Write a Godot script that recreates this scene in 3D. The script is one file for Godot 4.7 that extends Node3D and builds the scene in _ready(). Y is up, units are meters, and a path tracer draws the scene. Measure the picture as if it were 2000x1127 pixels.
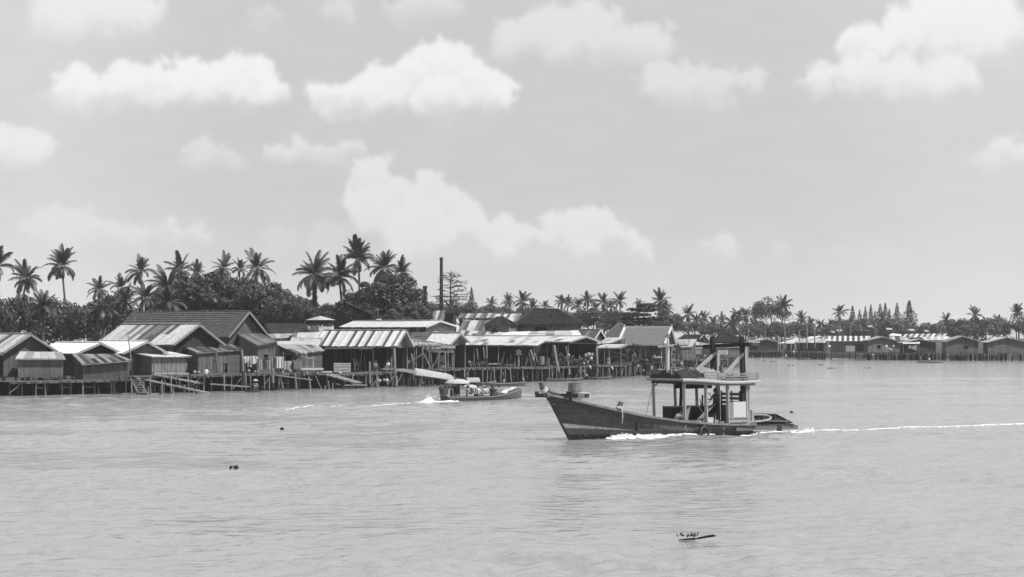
extends Node3D
# A river with a fishing boat, a long-tailed passenger boat and two rows of houses on stilts. Metres, y up, water at y = 0.
const F := 4500.0      # focal length, in pixels of a picture 2000 wide
const EYE := 5.4       # height of the eye above the water
const HZ := 650.0      # row of the horizon

var rng := RandomNumberGenerator.new()
var M := {}
var U := {}
var counts := {}
var off := Vector3.ZERO
var fb: Transform3D    # the fishing boat's own axes


func _ready() -> void:
	rng.seed = 4711
	setup_view()
	setup_materials()
	setup_units()
	build_water_and_land()
	build_near_bank()
	build_far_bank()
	build_trees()
	build_fishing_boat()
	build_longtail()
	build_small_boats()
	build_clutter()
	build_people()
	build_debris()


# ---------------------------------------------------------------- view
func setup_view() -> void:
	var cam := Camera3D.new()
	cam.name = "camera"
	cam.position = Vector3(0, EYE, 0)
	cam.projection = Camera3D.PROJECTION_FRUSTUM
	cam.keep_aspect = Camera3D.KEEP_HEIGHT
	cam.near = 1.0
	cam.far = 6000.0
	cam.size = 1127.0 / F
	cam.frustum_offset = Vector2(0, 86.5 / F)
	cam.current = true
	add_child(cam)
	var sky_mat := PanoramaSkyMaterial.new()
	sky_mat.panorama = ImageTexture.create_from_image(sky_image())
	sky_mat.energy_multiplier = 1.0
	var sky := Sky.new()
	sky.sky_material = sky_mat
	var env := Environment.new()
	env.background_mode = Environment.BG_SKY
	env.sky = sky
	env.sky_rotation = Vector3(0, PI, 0)
	env.background_energy_multiplier = 0.82
	env.tonemap_mode = Environment.TONE_MAPPER_LINEAR
	env.tonemap_exposure = EXPOSURE
	env.sdfgi_enabled = true
	env.ssao_enabled = true
	env.ssil_enabled = true
	env.fog_enabled = true
	env.fog_density = FOG
	env.fog_light_color = Color(0.86, 0.86, 0.86)
	var we := WorldEnvironment.new()
	we.name = "world_environment"
	we.environment = env
	add_child(we)
	var sun := DirectionalLight3D.new()
	sun.name = "sun"
	sun.light_energy = SUN
	sun.light_color = Color(1.0, 0.998, 0.994)
	sun.light_angular_distance = 0.5
	sun.shadow_enabled = true
	sun.look_at_from_position(Vector3.ZERO, -TO_SUN.normalized())
	add_child(sun)

const EXPOSURE := 1.22
const FOG := 0.00014
const SUN := 1.6
const TO_SUN := Vector3(0.5, 0.85, 0.25)

# Clouds: [brightness, softness, base row, lobes as x, y, radius ...], rows and columns of the 2000-wide picture turned into directions.
const CLOUDS := [
	[243, 0.55, 212, [262, 172, 50, 300, 165, 46, 360, 165, 50, 420, 166, 50, 488, 160, 50, 530, 180, 36, 215, 190, 46, 150, 190, 60]],
	[242, 0.5, 228, [845, 116, 40, 880, 124, 42, 810, 146, 40, 925, 160, 46, 720, 186, 50, 760, 170, 46, 650, 202, 44, 965, 190, 40, 860, 180, 70]],
	[228, 0.9, 128, [1000, 80, 46, 1075, 62, 60, 1160, 62, 60, 1265, 96, 56, 1190, 104, 60, 1100, 96, 60, 1040, 70, 44]],
	[226, 0.8, 212, [1418, 160, 38, 1350, 180, 56, 1290, 166, 44, 1470, 160, 24, 1390, 190, 50]],
	[238, 0.8, 200, [1600, 158, 40, 1680, 152, 50, 1760, 168, 60, 1850, 170, 70]],
	[242, 1.0, 136, [1700, 96, 46, 1770, 70, 60, 1840, 50, 80, 1920, 60, 90, 1660, 90, 30]],
	[226, 0.6, 326, [400, 304, 28, 430, 314, 26, 465, 314, 22, 375, 316, 24]],
	[226, 0.7, 326, [545, 304, 30, 580, 298, 28, 620, 308, 30, 665, 304, 30, 690, 296, 22]],
	[230, 0.12, 512, [742, 338, 30, 708, 340, 24, 775, 372, 32, 838, 366, 34, 868, 392, 36, 905, 430, 38, 940, 446, 34, 985, 458, 34, 1022, 462, 28, 740, 400, 60, 820, 440, 80, 900, 480, 70, 1000, 490, 50]],
	[230, 0.12, 512, [1090, 446, 34, 1130, 452, 34, 1168, 440, 30, 1190, 460, 34, 1225, 470, 26, 1242, 478, 22, 1060, 468, 26, 1140, 490, 50, 1060, 495, 40, 1240, 490, 24]],
	[226, 0.8, 488, [205, 456, 34, 260, 466, 36, 330, 468, 34, 385, 464, 26, 170, 460, 50, 100, 455, 60]],
	[226, 0.3, 504, [1405, 478, 20, 1385, 490, 20, 1430, 486, 20, 1410, 494, 26]],
	[218, 0.7, 520, [1640, 502, 24, 1738, 508, 34, 1520, 496, 22, 1760, 514, 26]],
	[236, 1.0, 84, [190, 40, 80, 260, 30, 60, 130, 50, 80]],
	[224, 0.9, 50, [668, 32, 36, 520, 40, 30, 850, 24, 50, 790, 30, 40]],
	[214, 1.0, 270, [1840, 240, 40, 1900, 236, 60]],
	[214, 1.0, 545, [900, 530, 70, 1060, 536, 70, 1200, 530, 60, 1380, 540, 60, 640, 480, 50, 540, 476, 40]],
	[236, 0.8, 330, [60, 300, 50, 0, 306, 60, 1950, 330, 50, 2030, 320, 60]],
]


func sky_image() -> Image:
	var w := 4096
	var h := 2048
	var n1 := FastNoiseLite.new()
	n1.seed = 5
	n1.frequency = 0.016
	n1.fractal_octaves = 4
	var n2 := FastNoiseLite.new()
	n2.seed = 9
	n2.frequency = 0.06
	n2.fractal_octaves = 3
	# the whole sky first, coarsely: the same kind of fair-weather cloud all round
	var cw := 1024
	var ch := 512
	var nb := FastNoiseLite.new()
	nb.seed = 21
	nb.frequency = 1.0
	nb.fractal_octaves = 5
	var bytes := PackedByteArray()
	bytes.resize(cw * ch)
	bytes.fill(203)
	for j in ch / 2:
		var el := (0.5 - (j + 0.5) / ch) * PI
		for i in cw:
			var az := ((i + 0.5) / cw - 0.5) * TAU
			bytes[j * cw + i] = int(wide_sky(nb, az, el))
	var im := Image.create_from_data(cw, ch, false, Image.FORMAT_L8, bytes)
	im.resize(w, h, Image.INTERPOLATE_CUBIC)
	# then finely where the named clouds stand
	var data := im.get_data()
	var half := deg_to_rad(16.0)
	var i0 := int((0.5 - half / TAU) * w)
	var i1 := int((0.5 + half / TAU) * w)
	var j0 := int((0.5 - deg_to_rad(11.5) / PI) * h)
	for j in range(j0, h / 2 + 1):
		var el := (0.5 - (j + 0.5) / h) * PI
		for i in range(i0, i1 + 1):
			var az := ((i + 0.5) / w - 0.5) * TAU
			var px := 1000.0 + F * tan(az)
			var py := HZ - F * tan(el) / cos(az)
			var value := fine_sky(n1, n2, px, py)
			var edge := minf(smoothstep(deg_to_rad(16.0), deg_to_rad(13.2), absf(az)), smoothstep(deg_to_rad(11.5), deg_to_rad(9.0), el))
			data[j * w + i] = int(lerpf(data[j * w + i], value, edge))
	return Image.create_from_data(w, h, false, Image.FORMAT_L8, data)


func air(el: float) -> float:
	return lerpf(215.0, 205.0, smoothstep(0.0, 0.07, el)) - 8.0 * smoothstep(0.2, 1.2, el)


func wide_sky(nb: FastNoiseLite, az: float, el: float) -> float:
	var c := cos(el)
	var d := Vector3(cos(az) * c, sin(el), sin(az) * c)
	var flat := d * (1.0 / (0.25 + d.y)) * 2.0
	var n := nb.get_noise_3d(flat.x, flat.y * 0.3, flat.z)
	return lerpf(air(el), 238.0, smoothstep(0.05, 0.35, n) * 0.9)


func fine_sky(n1: FastNoiseLite, n2: FastNoiseLite, px: float, py: float) -> float:
	var sky := air((HZ - py) / F)
	sky += 10.0 * smoothstep(520.0, 0.0, px) + 9.0 * smoothstep(1400.0, 2000.0, px)
	sky += 3.0 * n1.get_noise_2d(px * 0.35, py * 1.2)
	var wx := px + 24.0 * n1.get_noise_2d(px * 0.8, py * 0.8) + 9.0 * n2.get_noise_2d(px, py) + 5.0 * n2.get_noise_2d(px * 2.6, py * 2.6)
	var wy := py + 24.0 * n1.get_noise_2d(px * 0.8 + 500.0, py * 0.8) + 9.0 * n2.get_noise_2d(px, py + 300.0) + 5.0 * n2.get_noise_2d(px * 2.6, py * 2.6 + 900.0)
	for c in CLOUDS:
		var lobes: Array = c[3]
		var field := -1.0
		var up := 1000.0
		for k in range(0, lobes.size(), 3):
			var r: float = lobes[k + 2]
			var dx: float = wx - lobes[k]
			if absf(dx) > r * 1.3:
				continue
			var dy: float = wy - lobes[k + 1]
			var f := 1.0 - sqrt(dx * dx + dy * dy * (1.0 if dy < 0.0 else 0.8)) / (r * 1.15)
			if f > field:
				field = f
				up = dy / r
		if field > 0.0:
			var soft: float = c[1]
			var a := smoothstep(0.0, lerpf(0.07 + 0.2 * soft, 0.2 + 0.7 * soft, smoothstep(-0.5, 0.7, up)), field)
			a *= smoothstep(c[2] + 20.0, c[2] - lerpf(30.0, 62.0, soft), wy)
			var shade := lerpf(1.0, 0.72, smoothstep(-0.6, 1.2, up)) + 0.10 * n2.get_noise_2d(px * 0.7, py)
			sky = lerpf(sky, lerpf(sky, c[0], shade), a)
	return clampf(sky, 150.0, 252.0)


# ---------------------------------------------------------------- helpers
func W(px: float, py: float, d: float) -> Vector3:
	return Vector3((px - 1000.0) / F * d, EYE + (HZ - py) / F * d, -d)


func water_at(px: float, py: float) -> Vector3:
	var d := F * EYE / (py - HZ)
	return Vector3((px - 1000.0) / F * d, 0, -d)


func along(p: Vector3, dir: Vector3, px: float) -> float:
	var k := (px - 1000.0) / F
	return (k * -p.z - p.x) / (dir.x + k * dir.z)


const SHORE := [[-200, 778], [0, 774], [185, 770], [400, 766], [500, 763], [620, 760], [775, 755], [850, 752], [1000, 748], [1085, 744], [1170, 740], [1260, 733], [1330, 724], [1400, 718], [1450, 715]]


func shore(px: float) -> float:
	for k in SHORE.size() - 1:
		if px <= SHORE[k + 1][0]:
			return F * EYE / (lerpf(SHORE[k][1], SHORE[k + 1][1], (px - SHORE[k][0]) / (SHORE[k + 1][0] - SHORE[k][0])) - HZ)
	return F * EYE / 65.0


func numbered(called: String) -> String:
	counts[called] = counts.get(called, -1) + 1
	return called if counts[called] == 0 else "%s_%03d" % [called, counts[called]]


func tag(o: Node, label: String, category: String, group := "", kind := "") -> Node:
	if label:
		o.set_meta("label", label)
	if category:
		o.set_meta("category", category)
	if group:
		o.set_meta("group", group)
	if kind:
		o.set_meta("kind", kind)
	return o


func thing(called: String, label: String, category: String, at: Vector3, group := "") -> Node3D:
	var o := Node3D.new()
	o.name = numbered(called)
	add_child(o)
	o.position = at
	off = at
	tag(o, label, category, group)
	return o


func put(parent: Node, called: String, mesh: Mesh, m: Material, xf: Transform3D) -> MeshInstance3D:
	var o := MeshInstance3D.new()
	o.name = called
	o.mesh = mesh
	o.material_override = m
	o.transform = xf
	if parent == self:
		o.name = numbered(called)
	parent.add_child(o, true)
	return o


func sub_put(parent: Node3D, called: String, mesh: Mesh, m: Material, xf: Transform3D) -> MeshInstance3D:
	return put(parent, called, mesh, m, parent.transform.affine_inverse() * xf)


func side_of(dir: Vector3) -> Vector3:
	var s := dir.cross(Vector3.UP)
	if s.length() < 0.02 * dir.length():
		s = Vector3.RIGHT
	return s.normalized()


func rod(parent: Node, called: String, a: Vector3, b: Vector3, r: float, m: Material, mesh := "rod") -> MeshInstance3D:
	var y := b - a
	var x := side_of(y)
	var z := x.cross(y).normalized()
	return put(parent, called, U[mesh], m, Transform3D(Basis(x * r, y, z * r), a - off))


func bar(parent: Node, called: String, a: Vector3, b: Vector3, w: float, h: float, m: Material) -> MeshInstance3D:
	var z := b - a
	var x := side_of(z)
	var y := z.cross(x).normalized() * -1.0
	if y.y < 0:
		y = -y
	x = y.cross(z).normalized()
	return put(parent, called, U.box, m, Transform3D(Basis(x * w, y * h, z), (a + b) * 0.5 - off))


func box(parent: Node, called: String, c: Vector3, s: Vector3, m: Material, yaw := 0.0, tilt := 0.0) -> MeshInstance3D:
	return put(parent, called, U.box, m, Transform3D(Basis.from_euler(Vector3(0, yaw, tilt)) * Basis.from_scale(s), c - off))


func ball(parent: Node, called: String, c: Vector3, s: Vector3, m: Material, yaw := 0.0) -> MeshInstance3D:
	return put(parent, called, U.ball, m, Transform3D(Basis.from_euler(Vector3(0, yaw, 0)) * Basis.from_scale(s), c - off))


class MB:
	var v := PackedVector3Array()
	var col := PackedColorArray()

	func tri(a: Vector3, b: Vector3, c: Vector3, k := Color.WHITE) -> void:
		v.append(a); v.append(b); v.append(c)
		col.append(k); col.append(k); col.append(k)

	func quad(a: Vector3, b: Vector3, c: Vector3, d: Vector3, k := Color.WHITE) -> void:
		tri(a, b, c, k)
		tri(a, c, d, k)

	# eight corners: bottom a b c d (counter-clockwise from above), top e f g h above them
	func hexa(p: Array, k := Color.WHITE) -> void:
		quad(p[4], p[7], p[6], p[5], k)
		quad(p[0], p[1], p[2], p[3], k)
		for i in 4:
			var j := (i + 1) % 4
			quad(p[i], p[i + 4], p[j + 4], p[j], k)

	func box(c: Vector3, s: Vector3, b := Basis(), k := Color.WHITE) -> void:
		var p := []
		for q in [[-1, -1, -1], [-1, -1, 1], [1, -1, 1], [1, -1, -1], [-1, 1, -1], [-1, 1, 1], [1, 1, 1], [1, 1, -1]]:
			p.append(c + b * (Vector3(q[0], q[1], q[2]) * s * 0.5))
		hexa(p, k)

	func tube(path: Array, radii: Array, n := 6, k := Color.WHITE) -> void:
		var rings := []
		for i in path.size():
			var t: Vector3 = (path[mini(i + 1, path.size() - 1)] - path[maxi(i - 1, 0)]).normalized()
			var x := t.cross(Vector3(0.13, 0.2, 0.97))
			if x.length() < 0.1:
				x = t.cross(Vector3.UP)
			x = x.normalized()
			var y := t.cross(x)
			var ring := []
			for j in n:
				var a := TAU * j / n
				ring.append(path[i] + (x * cos(a) + y * sin(a)) * radii[i])
			rings.append(ring)
		for i in path.size() - 1:
			for j in n:
				var q := (j + 1) % n
				quad(rings[i][j], rings[i][q], rings[i + 1][q], rings[i + 1][j], k)
		for e in [0, path.size() - 1]:
			for j in range(1, n - 1):
				if e == 0:
					tri(rings[e][0], rings[e][j + 1], rings[e][j], k)
				else:
					tri(rings[e][0], rings[e][j], rings[e][j + 1], k)

	func lathe(at: Vector3, prof: Array, n := 14, k := Color.WHITE) -> void:
		for i in prof.size() - 1:
			for j in n:
				var a := TAU * j / n
				var b := TAU * (j + 1) / n
				var p: Vector2 = prof[i]
				var q: Vector2 = prof[i + 1]
				quad(at + Vector3(cos(a) * p.x, p.y, sin(a) * p.x), at + Vector3(cos(b) * p.x, p.y, sin(b) * p.x), at + Vector3(cos(b) * q.x, q.y, sin(b) * q.x), at + Vector3(cos(a) * q.x, q.y, sin(a) * q.x), k)

	func mesh(smooth := false, shift := Vector3.ZERO) -> ArrayMesh:
		var n := PackedVector3Array()
		n.resize(v.size())
		var pos := v.duplicate()
		for i in range(0, v.size(), 3):
			var q := (v[i + 2] - v[i]).cross(v[i + 1] - v[i]).normalized()
			n[i] = q; n[i + 1] = q; n[i + 2] = q
		if smooth:
			var sums := {}
			for i in v.size():
				var key := v[i].snapped(Vector3.ONE * 0.0005)
				var at := i - i % 3
				var area := (v[at + 2] - v[at]).cross(v[at + 1] - v[at])
				sums[key] = sums.get(key, Vector3.ZERO) + area
			for i in v.size():
				var s: Vector3 = sums[v[i].snapped(Vector3.ONE * 0.0005)]
				if s.length() > 1e-9 and s.normalized().dot(n[i]) > 0.35:
					n[i] = s.normalized()
		if shift != Vector3.ZERO:
			for i in pos.size():
				pos[i] -= shift
		var arr := []
		arr.resize(Mesh.ARRAY_MAX)
		arr[Mesh.ARRAY_VERTEX] = pos
		arr[Mesh.ARRAY_NORMAL] = n
		arr[Mesh.ARRAY_COLOR] = col
		var out := ArrayMesh.new()
		out.add_surface_from_arrays(Mesh.PRIMITIVE_TRIANGLES, arr)
		return out


func make(parent: Node, called: String, b: MB, m: Material, smooth := false) -> MeshInstance3D:
	return put(parent, called, b.mesh(smooth, off), m, Transform3D())


# ---------------------------------------------------------------- materials
func tx(seed_: int, freq: float, lo: float, hi: float, octaves := 4, mid := -1.0) -> NoiseTexture2D:
	var n := FastNoiseLite.new()
	n.seed = seed_
	n.frequency = freq
	n.fractal_octaves = octaves
	var t := NoiseTexture2D.new()
	t.width = 512
	t.height = 512
	t.seamless = true
	t.noise = n
	var g := Gradient.new()
	g.set_color(0, Color(lo, lo, lo))
	g.set_color(1, Color(hi, hi, hi))
	g.set_offset(0, 0.15)
	g.set_offset(1, 0.85)
	if mid >= 0.0:
		g.add_point(0.5, Color(mid, mid, mid))
	t.color_ramp = g
	return t


func mat(key: String, grey: float, rough := 0.85, t: Texture2D = null, scale_ := Vector3.ONE, vc := false) -> StandardMaterial3D:
	var m := StandardMaterial3D.new()
	m.resource_name = key
	m.albedo_color = Color(grey, grey, grey).linear_to_srgb()
	m.roughness = rough
	m.cull_mode = BaseMaterial3D.CULL_DISABLED
	m.vertex_color_use_as_albedo = vc
	if t:
		m.albedo_texture = t
		m.uv1_triplanar = true
		m.uv1_world_triplanar = true
		m.uv1_scale = scale_
	M[key] = m
	return m


func setup_materials() -> void:
	var stain := tx(3, 0.012, 0.72, 1.0)
	var grain := tx(4, 0.02, 0.6, 1.0, 5)
	var blot := tx(6, 0.02, 0.35, 1.0, 5, 0.9)
	var fine := tx(8, 0.05, 0.75, 1.0, 4)
	var up := Vector3(1.6, 0.25, 1.6)
	mat("wood", 0.15, 0.9, grain, up, true)
	mat("wood_pale", 0.27, 0.9, grain, up, true)
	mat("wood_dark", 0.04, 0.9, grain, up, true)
	mat("wood_grey", 0.22, 0.9, grain, Vector3(0.7, 0.7, 0.7), true)
	mat("post", 0.24, 0.9, grain, Vector3(1.2, 0.4, 1.2), true)
	mat("post_dark", 0.045, 0.9, grain, Vector3(1.2, 0.4, 1.2), true)
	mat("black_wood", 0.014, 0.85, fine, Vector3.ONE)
	mat("zinc_white", 0.7, 0.5, fine, Vector3(0.4, 0.4, 0.4))
	mat("zinc", 0.50, 0.5, stain, Vector3(0.5, 0.5, 0.5))
	mat("zinc_dull", 0.30, 0.6, stain, Vector3(0.6, 0.6, 0.6))
	mat("zinc_patchy", 0.46, 0.6, blot, Vector3(0.7, 0.7, 0.7))
	mat("rust", 0.06, 0.85, stain, Vector3(0.5, 0.5, 0.5))
	mat("rust_mid", 0.15, 0.8, blot, Vector3(0.8, 0.8, 0.8))
	mat("tile", 0.11, 0.85, blot, Vector3(0.9, 0.9, 0.9), true)
	mat("tile_dark", 0.035, 0.85, stain, Vector3(0.7, 0.7, 0.7), true)
	mat("plaster", 0.5, 0.85, stain, Vector3(0.2, 0.2, 0.2))
	mat("plaster_grey", 0.26, 0.85, blot, Vector3(0.25, 0.25, 0.25))
	mat("white_paint", 0.62, 0.5, fine, Vector3(0.7, 0.7, 0.7))
	mat("white_worn", 0.38, 0.7, blot, Vector3(0.9, 0.9, 0.9))
	mat("grey_paint", 0.24, 0.6, fine, Vector3(0.7, 0.7, 0.7))
	mat("cabin_grey", 0.36, 0.6, fine, Vector3(1.5, 0.3, 1.5))
	mat("hull_dark", 0.05, 0.5, tx(17, 0.012, 0.5, 1.0, 5), Vector3(0.3, 0.6, 0.3))
	mat("hull_low", 0.12, 0.8, tx(15, 0.03, 0.15, 1.0, 5, 0.7), Vector3(0.9, 0.9, 0.9))
	mat("small_hull", 0.14, 0.7, stain, Vector3(0.6, 1.2, 0.6))
	mat("dark", 0.02, 0.8)
	mat("rubber", 0.022, 0.7)
	mat("steel_dark", 0.06, 0.5, fine)
	mat("drum", 0.20, 0.55, stain, Vector3(1.2, 1.2, 1.2))
	mat("net_dark", 0.03, 0.95, blot, Vector3(3, 3, 3))
	mat("net_pale", 0.36, 0.95, blot, Vector3(3, 3, 3))
	mat("rope", 0.42, 0.95)
	mat("cloth_white", 0.5, 0.95)
	mat("cloth_grey", 0.28, 0.95)
	mat("cloth_dark", 0.05, 0.95)
	mat("canvas", 0.46, 0.9, fine)
	mat("foam", 0.8, 0.9)
	mat("leaf", 0.034, 0.6, null, Vector3.ONE, true)
	mat("leaf_light", 0.056, 0.6, null, Vector3.ONE, true)
	mat("leaf_dark", 0.02, 0.6, null, Vector3.ONE, true)
	mat("frond", 0.034, 0.5, null, Vector3.ONE, true)
	mat("trunk", 0.11, 0.9, grain, Vector3(1.5, 3.0, 1.5))
	mat("mud", 0.04, 0.95, blot, Vector3(0.1, 0.1, 0.1))
	mat("ground", 0.03, 0.95, blot, Vector3(0.05, 0.05, 0.05))
	mat("person", 1.0, 0.9, null, Vector3.ONE, true)
	mat("stack", 0.03, 0.8, stain, Vector3(0.3, 0.3, 0.3))
	for k in ["leaf", "leaf_light", "leaf_dark", "frond"]:
		M[k].backlight = Color(0.25, 0.25, 0.25)
	var water := mat("water", 0.228, 0.1)
	var nn := FastNoiseLite.new()
	nn.seed = 31
	nn.frequency = 0.012
	nn.fractal_octaves = 5
	var nt := NoiseTexture2D.new()
	nt.width = 1024
	nt.height = 1024
	nt.seamless = true
	nt.noise = nn
	nt.as_normal_map = true
	nt.bump_strength = 5.0
	water.normal_enabled = true
	water.normal_texture = nt
	water.normal_scale = 1.6
	water.uv1_triplanar = true
	water.uv1_world_triplanar = true
	water.uv1_scale = Vector3(0.045, 0.05, 0.075)


func setup_units() -> void:
	U.box = BoxMesh.new()
	U.ball = SphereMesh.new()
	U.ball.radius = 0.5
	U.ball.height = 1.0
	U.ball.radial_segments = 14
	U.ball.rings = 8
	var b := MB.new()
	b.tube([Vector3.ZERO, Vector3(0, 1, 0)], [1.0, 1.0], 8)
	U.rod = b.mesh(true)
	# a post: slightly crooked, wet and dark at its foot
	for k in 3:
		b = MB.new()
		var bend := [0.0, 0.5, -0.4][k] as float
		var rows := [[0.0, 0.0, 0.0, 1.12], [0.2, bend * 0.6, 0.0, 1.08], [0.42, bend, 0.0, 1.04], [0.7, bend * 0.7, bend * 0.6, 0.97], [1.0, 0.0, 0.0, 0.88]]
		for i in 4:
			for j in 8:
				var q := []
				for e in [[i, j], [i, j + 1], [i + 1, j + 1], [i + 1, j]]:
					var w: Array = rows[e[0]]
					q.append(Vector3(w[1] + cos(e[1] * TAU / 8) * w[3], w[0], w[2] + sin(e[1] * TAU / 8) * w[3]))
				var k2 := 0.14 if i < 2 else 1.0
				b.quad(q[0], q[1], q[2], q[3], Color(k2, k2, k2))
				if i == 3:
					b.tri(Vector3(0, 1, 0), q[3], q[2])
		U["post%d" % k] = b.mesh(true)
	# a sheet of corrugated iron, one wide (x), one long (z), in a few waves
	b = MB.new()
	var n := 14
	for i in n:
		var x0 := float(i) / n
		var x1 := float(i + 1) / n
		var y0 := 0.018 if i % 2 == 0 else -0.018
		b.quad(Vector3(x0, y0, 0), Vector3(x1, -y0, 0), Vector3(x1, -y0, 1), Vector3(x0, y0, 1))
	U.sheet = b.mesh(false)
	b = MB.new()
	b.lathe(Vector3.ZERO, [Vector2(0, 0), Vector2(0.29, 0), Vector2(0.29, 0.28), Vector2(0.305, 0.3), Vector2(0.29, 0.32), Vector2(0.29, 0.57), Vector2(0.305, 0.59), Vector2(0.29, 0.61), Vector2(0.29, 0.87), Vector2(0.3, 0.89), Vector2(0.27, 0.89), Vector2(0.265, 0.865), Vector2(0, 0.865)].map(func(p): return p), 18)
	U.drum = b.mesh(false)
	b = MB.new()
	b.lathe(Vector3.ZERO, [Vector2(0, 0), Vector2(0.14, 0), Vector2(0.24, 0.16), Vector2(0.26, 0.3), Vector2(0.19, 0.44), Vector2(0.15, 0.48), Vector2(0.17, 0.52), Vector2(0.14, 0.52), Vector2(0.12, 0.47), Vector2(0, 0.45)], 14)
	U.jar = b.mesh(true)
	b = MB.new()
	b.lathe(Vector3.ZERO, [Vector2(0, 0), Vector2(0.12, 0), Vector2(0.16, 0.3), Vector2(0.17, 0.3), Vector2(0.145, 0.28), Vector2(0.11, 0.02), Vector2(0, 0.02)], 14)
	U.bucket = b.mesh(true)

var last_r := Vector3.ZERO
var last_fl := Vector3.ZERO


# ---------------------------------------------------------------- building blocks of houses
func sheets(parent: Node3D, a: Vector3, b: Vector3, c: Vector3, d: Vector3, n: int, pattern: String, called := "roof_sheet", rows := 0) -> void:
	# a-b is the ridge, d-c the eave; one letter of the pattern per sheet
	var kinds := {"w": M.zinc_white, "z": M.zinc, "d": M.zinc_dull, "p": M.zinc_patchy, "r": M.rust, "m": M.rust_mid}
	if rows == 0:
		rows = 2 if ((d + c) * 0.5).distance_to((a + b) * 0.5) > 2.4 and n < 24 else 1
	var sag := rng.randf_range(0.0, 0.1)
	for row in rows:
		var r0 := float(row) / rows
		var r1 := float(row + 1) / rows
		for i in n:
			var t0 := float(i) / n
			var t1 := (i + 1.04) / n
			var p := a.lerp(b, t0).lerp(d.lerp(c, t0), r0)
			var q := a.lerp(b, t1).lerp(d.lerp(c, t1), r0)
			var s := a.lerp(b, t0).lerp(d.lerp(c, t0), r1)
			var x := q - p
			var z := (s - p) * (1.0 + (rng.randf_range(-0.012, 0.03) if row == rows - 1 else 0.03))
			var y := z.cross(x).normalized()
			var lift := y * (0.012 * (i % 2) + 0.008 * (rows - row) * -1.0 + rng.randf_range(0.0, 0.012))
			var letter := pattern[i % pattern.length()]
			if letter != "w" and pattern.length() > 1 and rng.randf() < 0.2:
				letter = "zdpmz"[rng.randi_range(0, 4)]
			var drop := Vector3(0, -sag * sin(PI * (t0 + t1) * 0.5) * (r0 + r1) * 0.5, 0)
			put(parent, called, U.sheet, kinds[letter], Transform3D(Basis(x, y, z + y * rng.randf_range(-0.02, 0.02)), p + lift + drop - off))


func plank_wall(parent: Node3D, a: Vector3, b: Vector3, y0: float, top: Array, m: Material, hole: Array = [], flat := false, called := "plank_wall") -> void:
	# boards between the feet a and b; top: pairs of share along and height; hole: [from, to, low, high] as shares and heights
	var mb := MB.new()
	var len := Vector2(b.x - a.x, b.z - a.z).length()
	var dir := (b - a) / maxf(len, 0.01)
	dir.y = 0
	var nrm := dir.cross(Vector3.UP)
	var n := maxi(2, int(len / 0.21))
	var bands := []
	if flat:
		var y := y0
		var ty: float = top[0][1]
		while y < ty - 0.01:
			var y2 := minf(y + 0.2, ty)
			if hole.size() and y2 > hole[2] and y < hole[3]:
				bands.append([0.0, hole[0], y, y2])
				bands.append([hole[1], 1.0, y, y2])
			else:
				bands.append([0.0, 1.0, y, y2])
			y = y2
		for q in bands:
			var push := rng.randf_range(0.0, 0.025)
			var k := rng.randf_range(0.7, 1.0)
			var p0 := a.lerp(b, q[0])
			var p1 := a.lerp(b, q[1])
			mb.hexa([Vector3(p0.x, q[2], p0.z) - nrm * 0.03, Vector3(p0.x, q[2], p0.z) + nrm * (0.02 + push), Vector3(p1.x, q[2], p1.z) + nrm * (0.02 + push), Vector3(p1.x, q[2], p1.z) - nrm * 0.03,
				Vector3(p0.x, q[3] - 0.012, p0.z) - nrm * 0.03, Vector3(p0.x, q[3] - 0.012, p0.z) + nrm * (0.0 + push), Vector3(p1.x, q[3] - 0.012, p1.z) + nrm * (0.0 + push), Vector3(p1.x, q[3] - 0.012, p1.z) - nrm * 0.03], Color(k, k, k))
	else:
		for i in n:
			var t0 := float(i) / n
			var t1 := (i + 0.93) / n
			var pieces := [[y0 - rng.randf_range(0.0, 0.08), profile(top, t0), profile(top, t1)]]
			if hole.size() and t1 > hole[0] and t0 < hole[1]:
				pieces = [[y0, hole[2], hole[2]], [hole[3], profile(top, t0), profile(top, t1)]]
			for q in pieces:
				if minf(q[1], q[2]) <= q[0] + 0.03:
					continue
				var push := rng.randf_range(0.0, 0.025)
				var k := rng.randf_range(0.62, 1.0)
				var p0 := a + dir * len * t0
				var p1 := a + dir * len * t1
				mb.hexa([Vector3(p0.x, q[0], p0.z) - nrm * 0.03, Vector3(p0.x, q[0], p0.z) + nrm * push, Vector3(p1.x, q[0], p1.z) + nrm * push, Vector3(p1.x, q[0], p1.z) - nrm * 0.03,
					Vector3(p0.x, q[1], p0.z) - nrm * 0.03, Vector3(p0.x, q[1], p0.z) + nrm * push, Vector3(p1.x, q[2], p1.z) + nrm * push, Vector3(p1.x, q[2], p1.z) - nrm * 0.03], Color(k, k, k))
	if mb.v.size():
		tag(make(parent, called, mb, m), "", "", "", "stuff")
	if hole.size():
		var h0: Vector3 = a + dir * len * hole[0] + nrm * 0.04
		var h1: Vector3 = a + dir * len * hole[1] + nrm * 0.04
		h0.y = hole[2]
		h1.y = hole[2]
		var up := Vector3(0, hole[3] - hole[2], 0)
		var win := Node3D.new()
		win.name = "window" if hole[2] > y0 + 0.3 else "doorway"
		parent.add_child(win, true)
		for e in [[h0, h0 + up], [h1, h1 + up], [h0, h1], [h0 + up, h1 + up]]:
			bar(win, "frame", e[0], e[1], 0.06, 0.07, M.wood_pale)


func profile(top: Array, t: float) -> float:
	for k in top.size() - 1:
		if t <= top[k + 1][0]:
			return lerpf(top[k][1], top[k + 1][1], (t - top[k][0]) / maxf(0.001, top[k + 1][0] - top[k][0]))
	return top[top.size() - 1][1]


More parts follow.
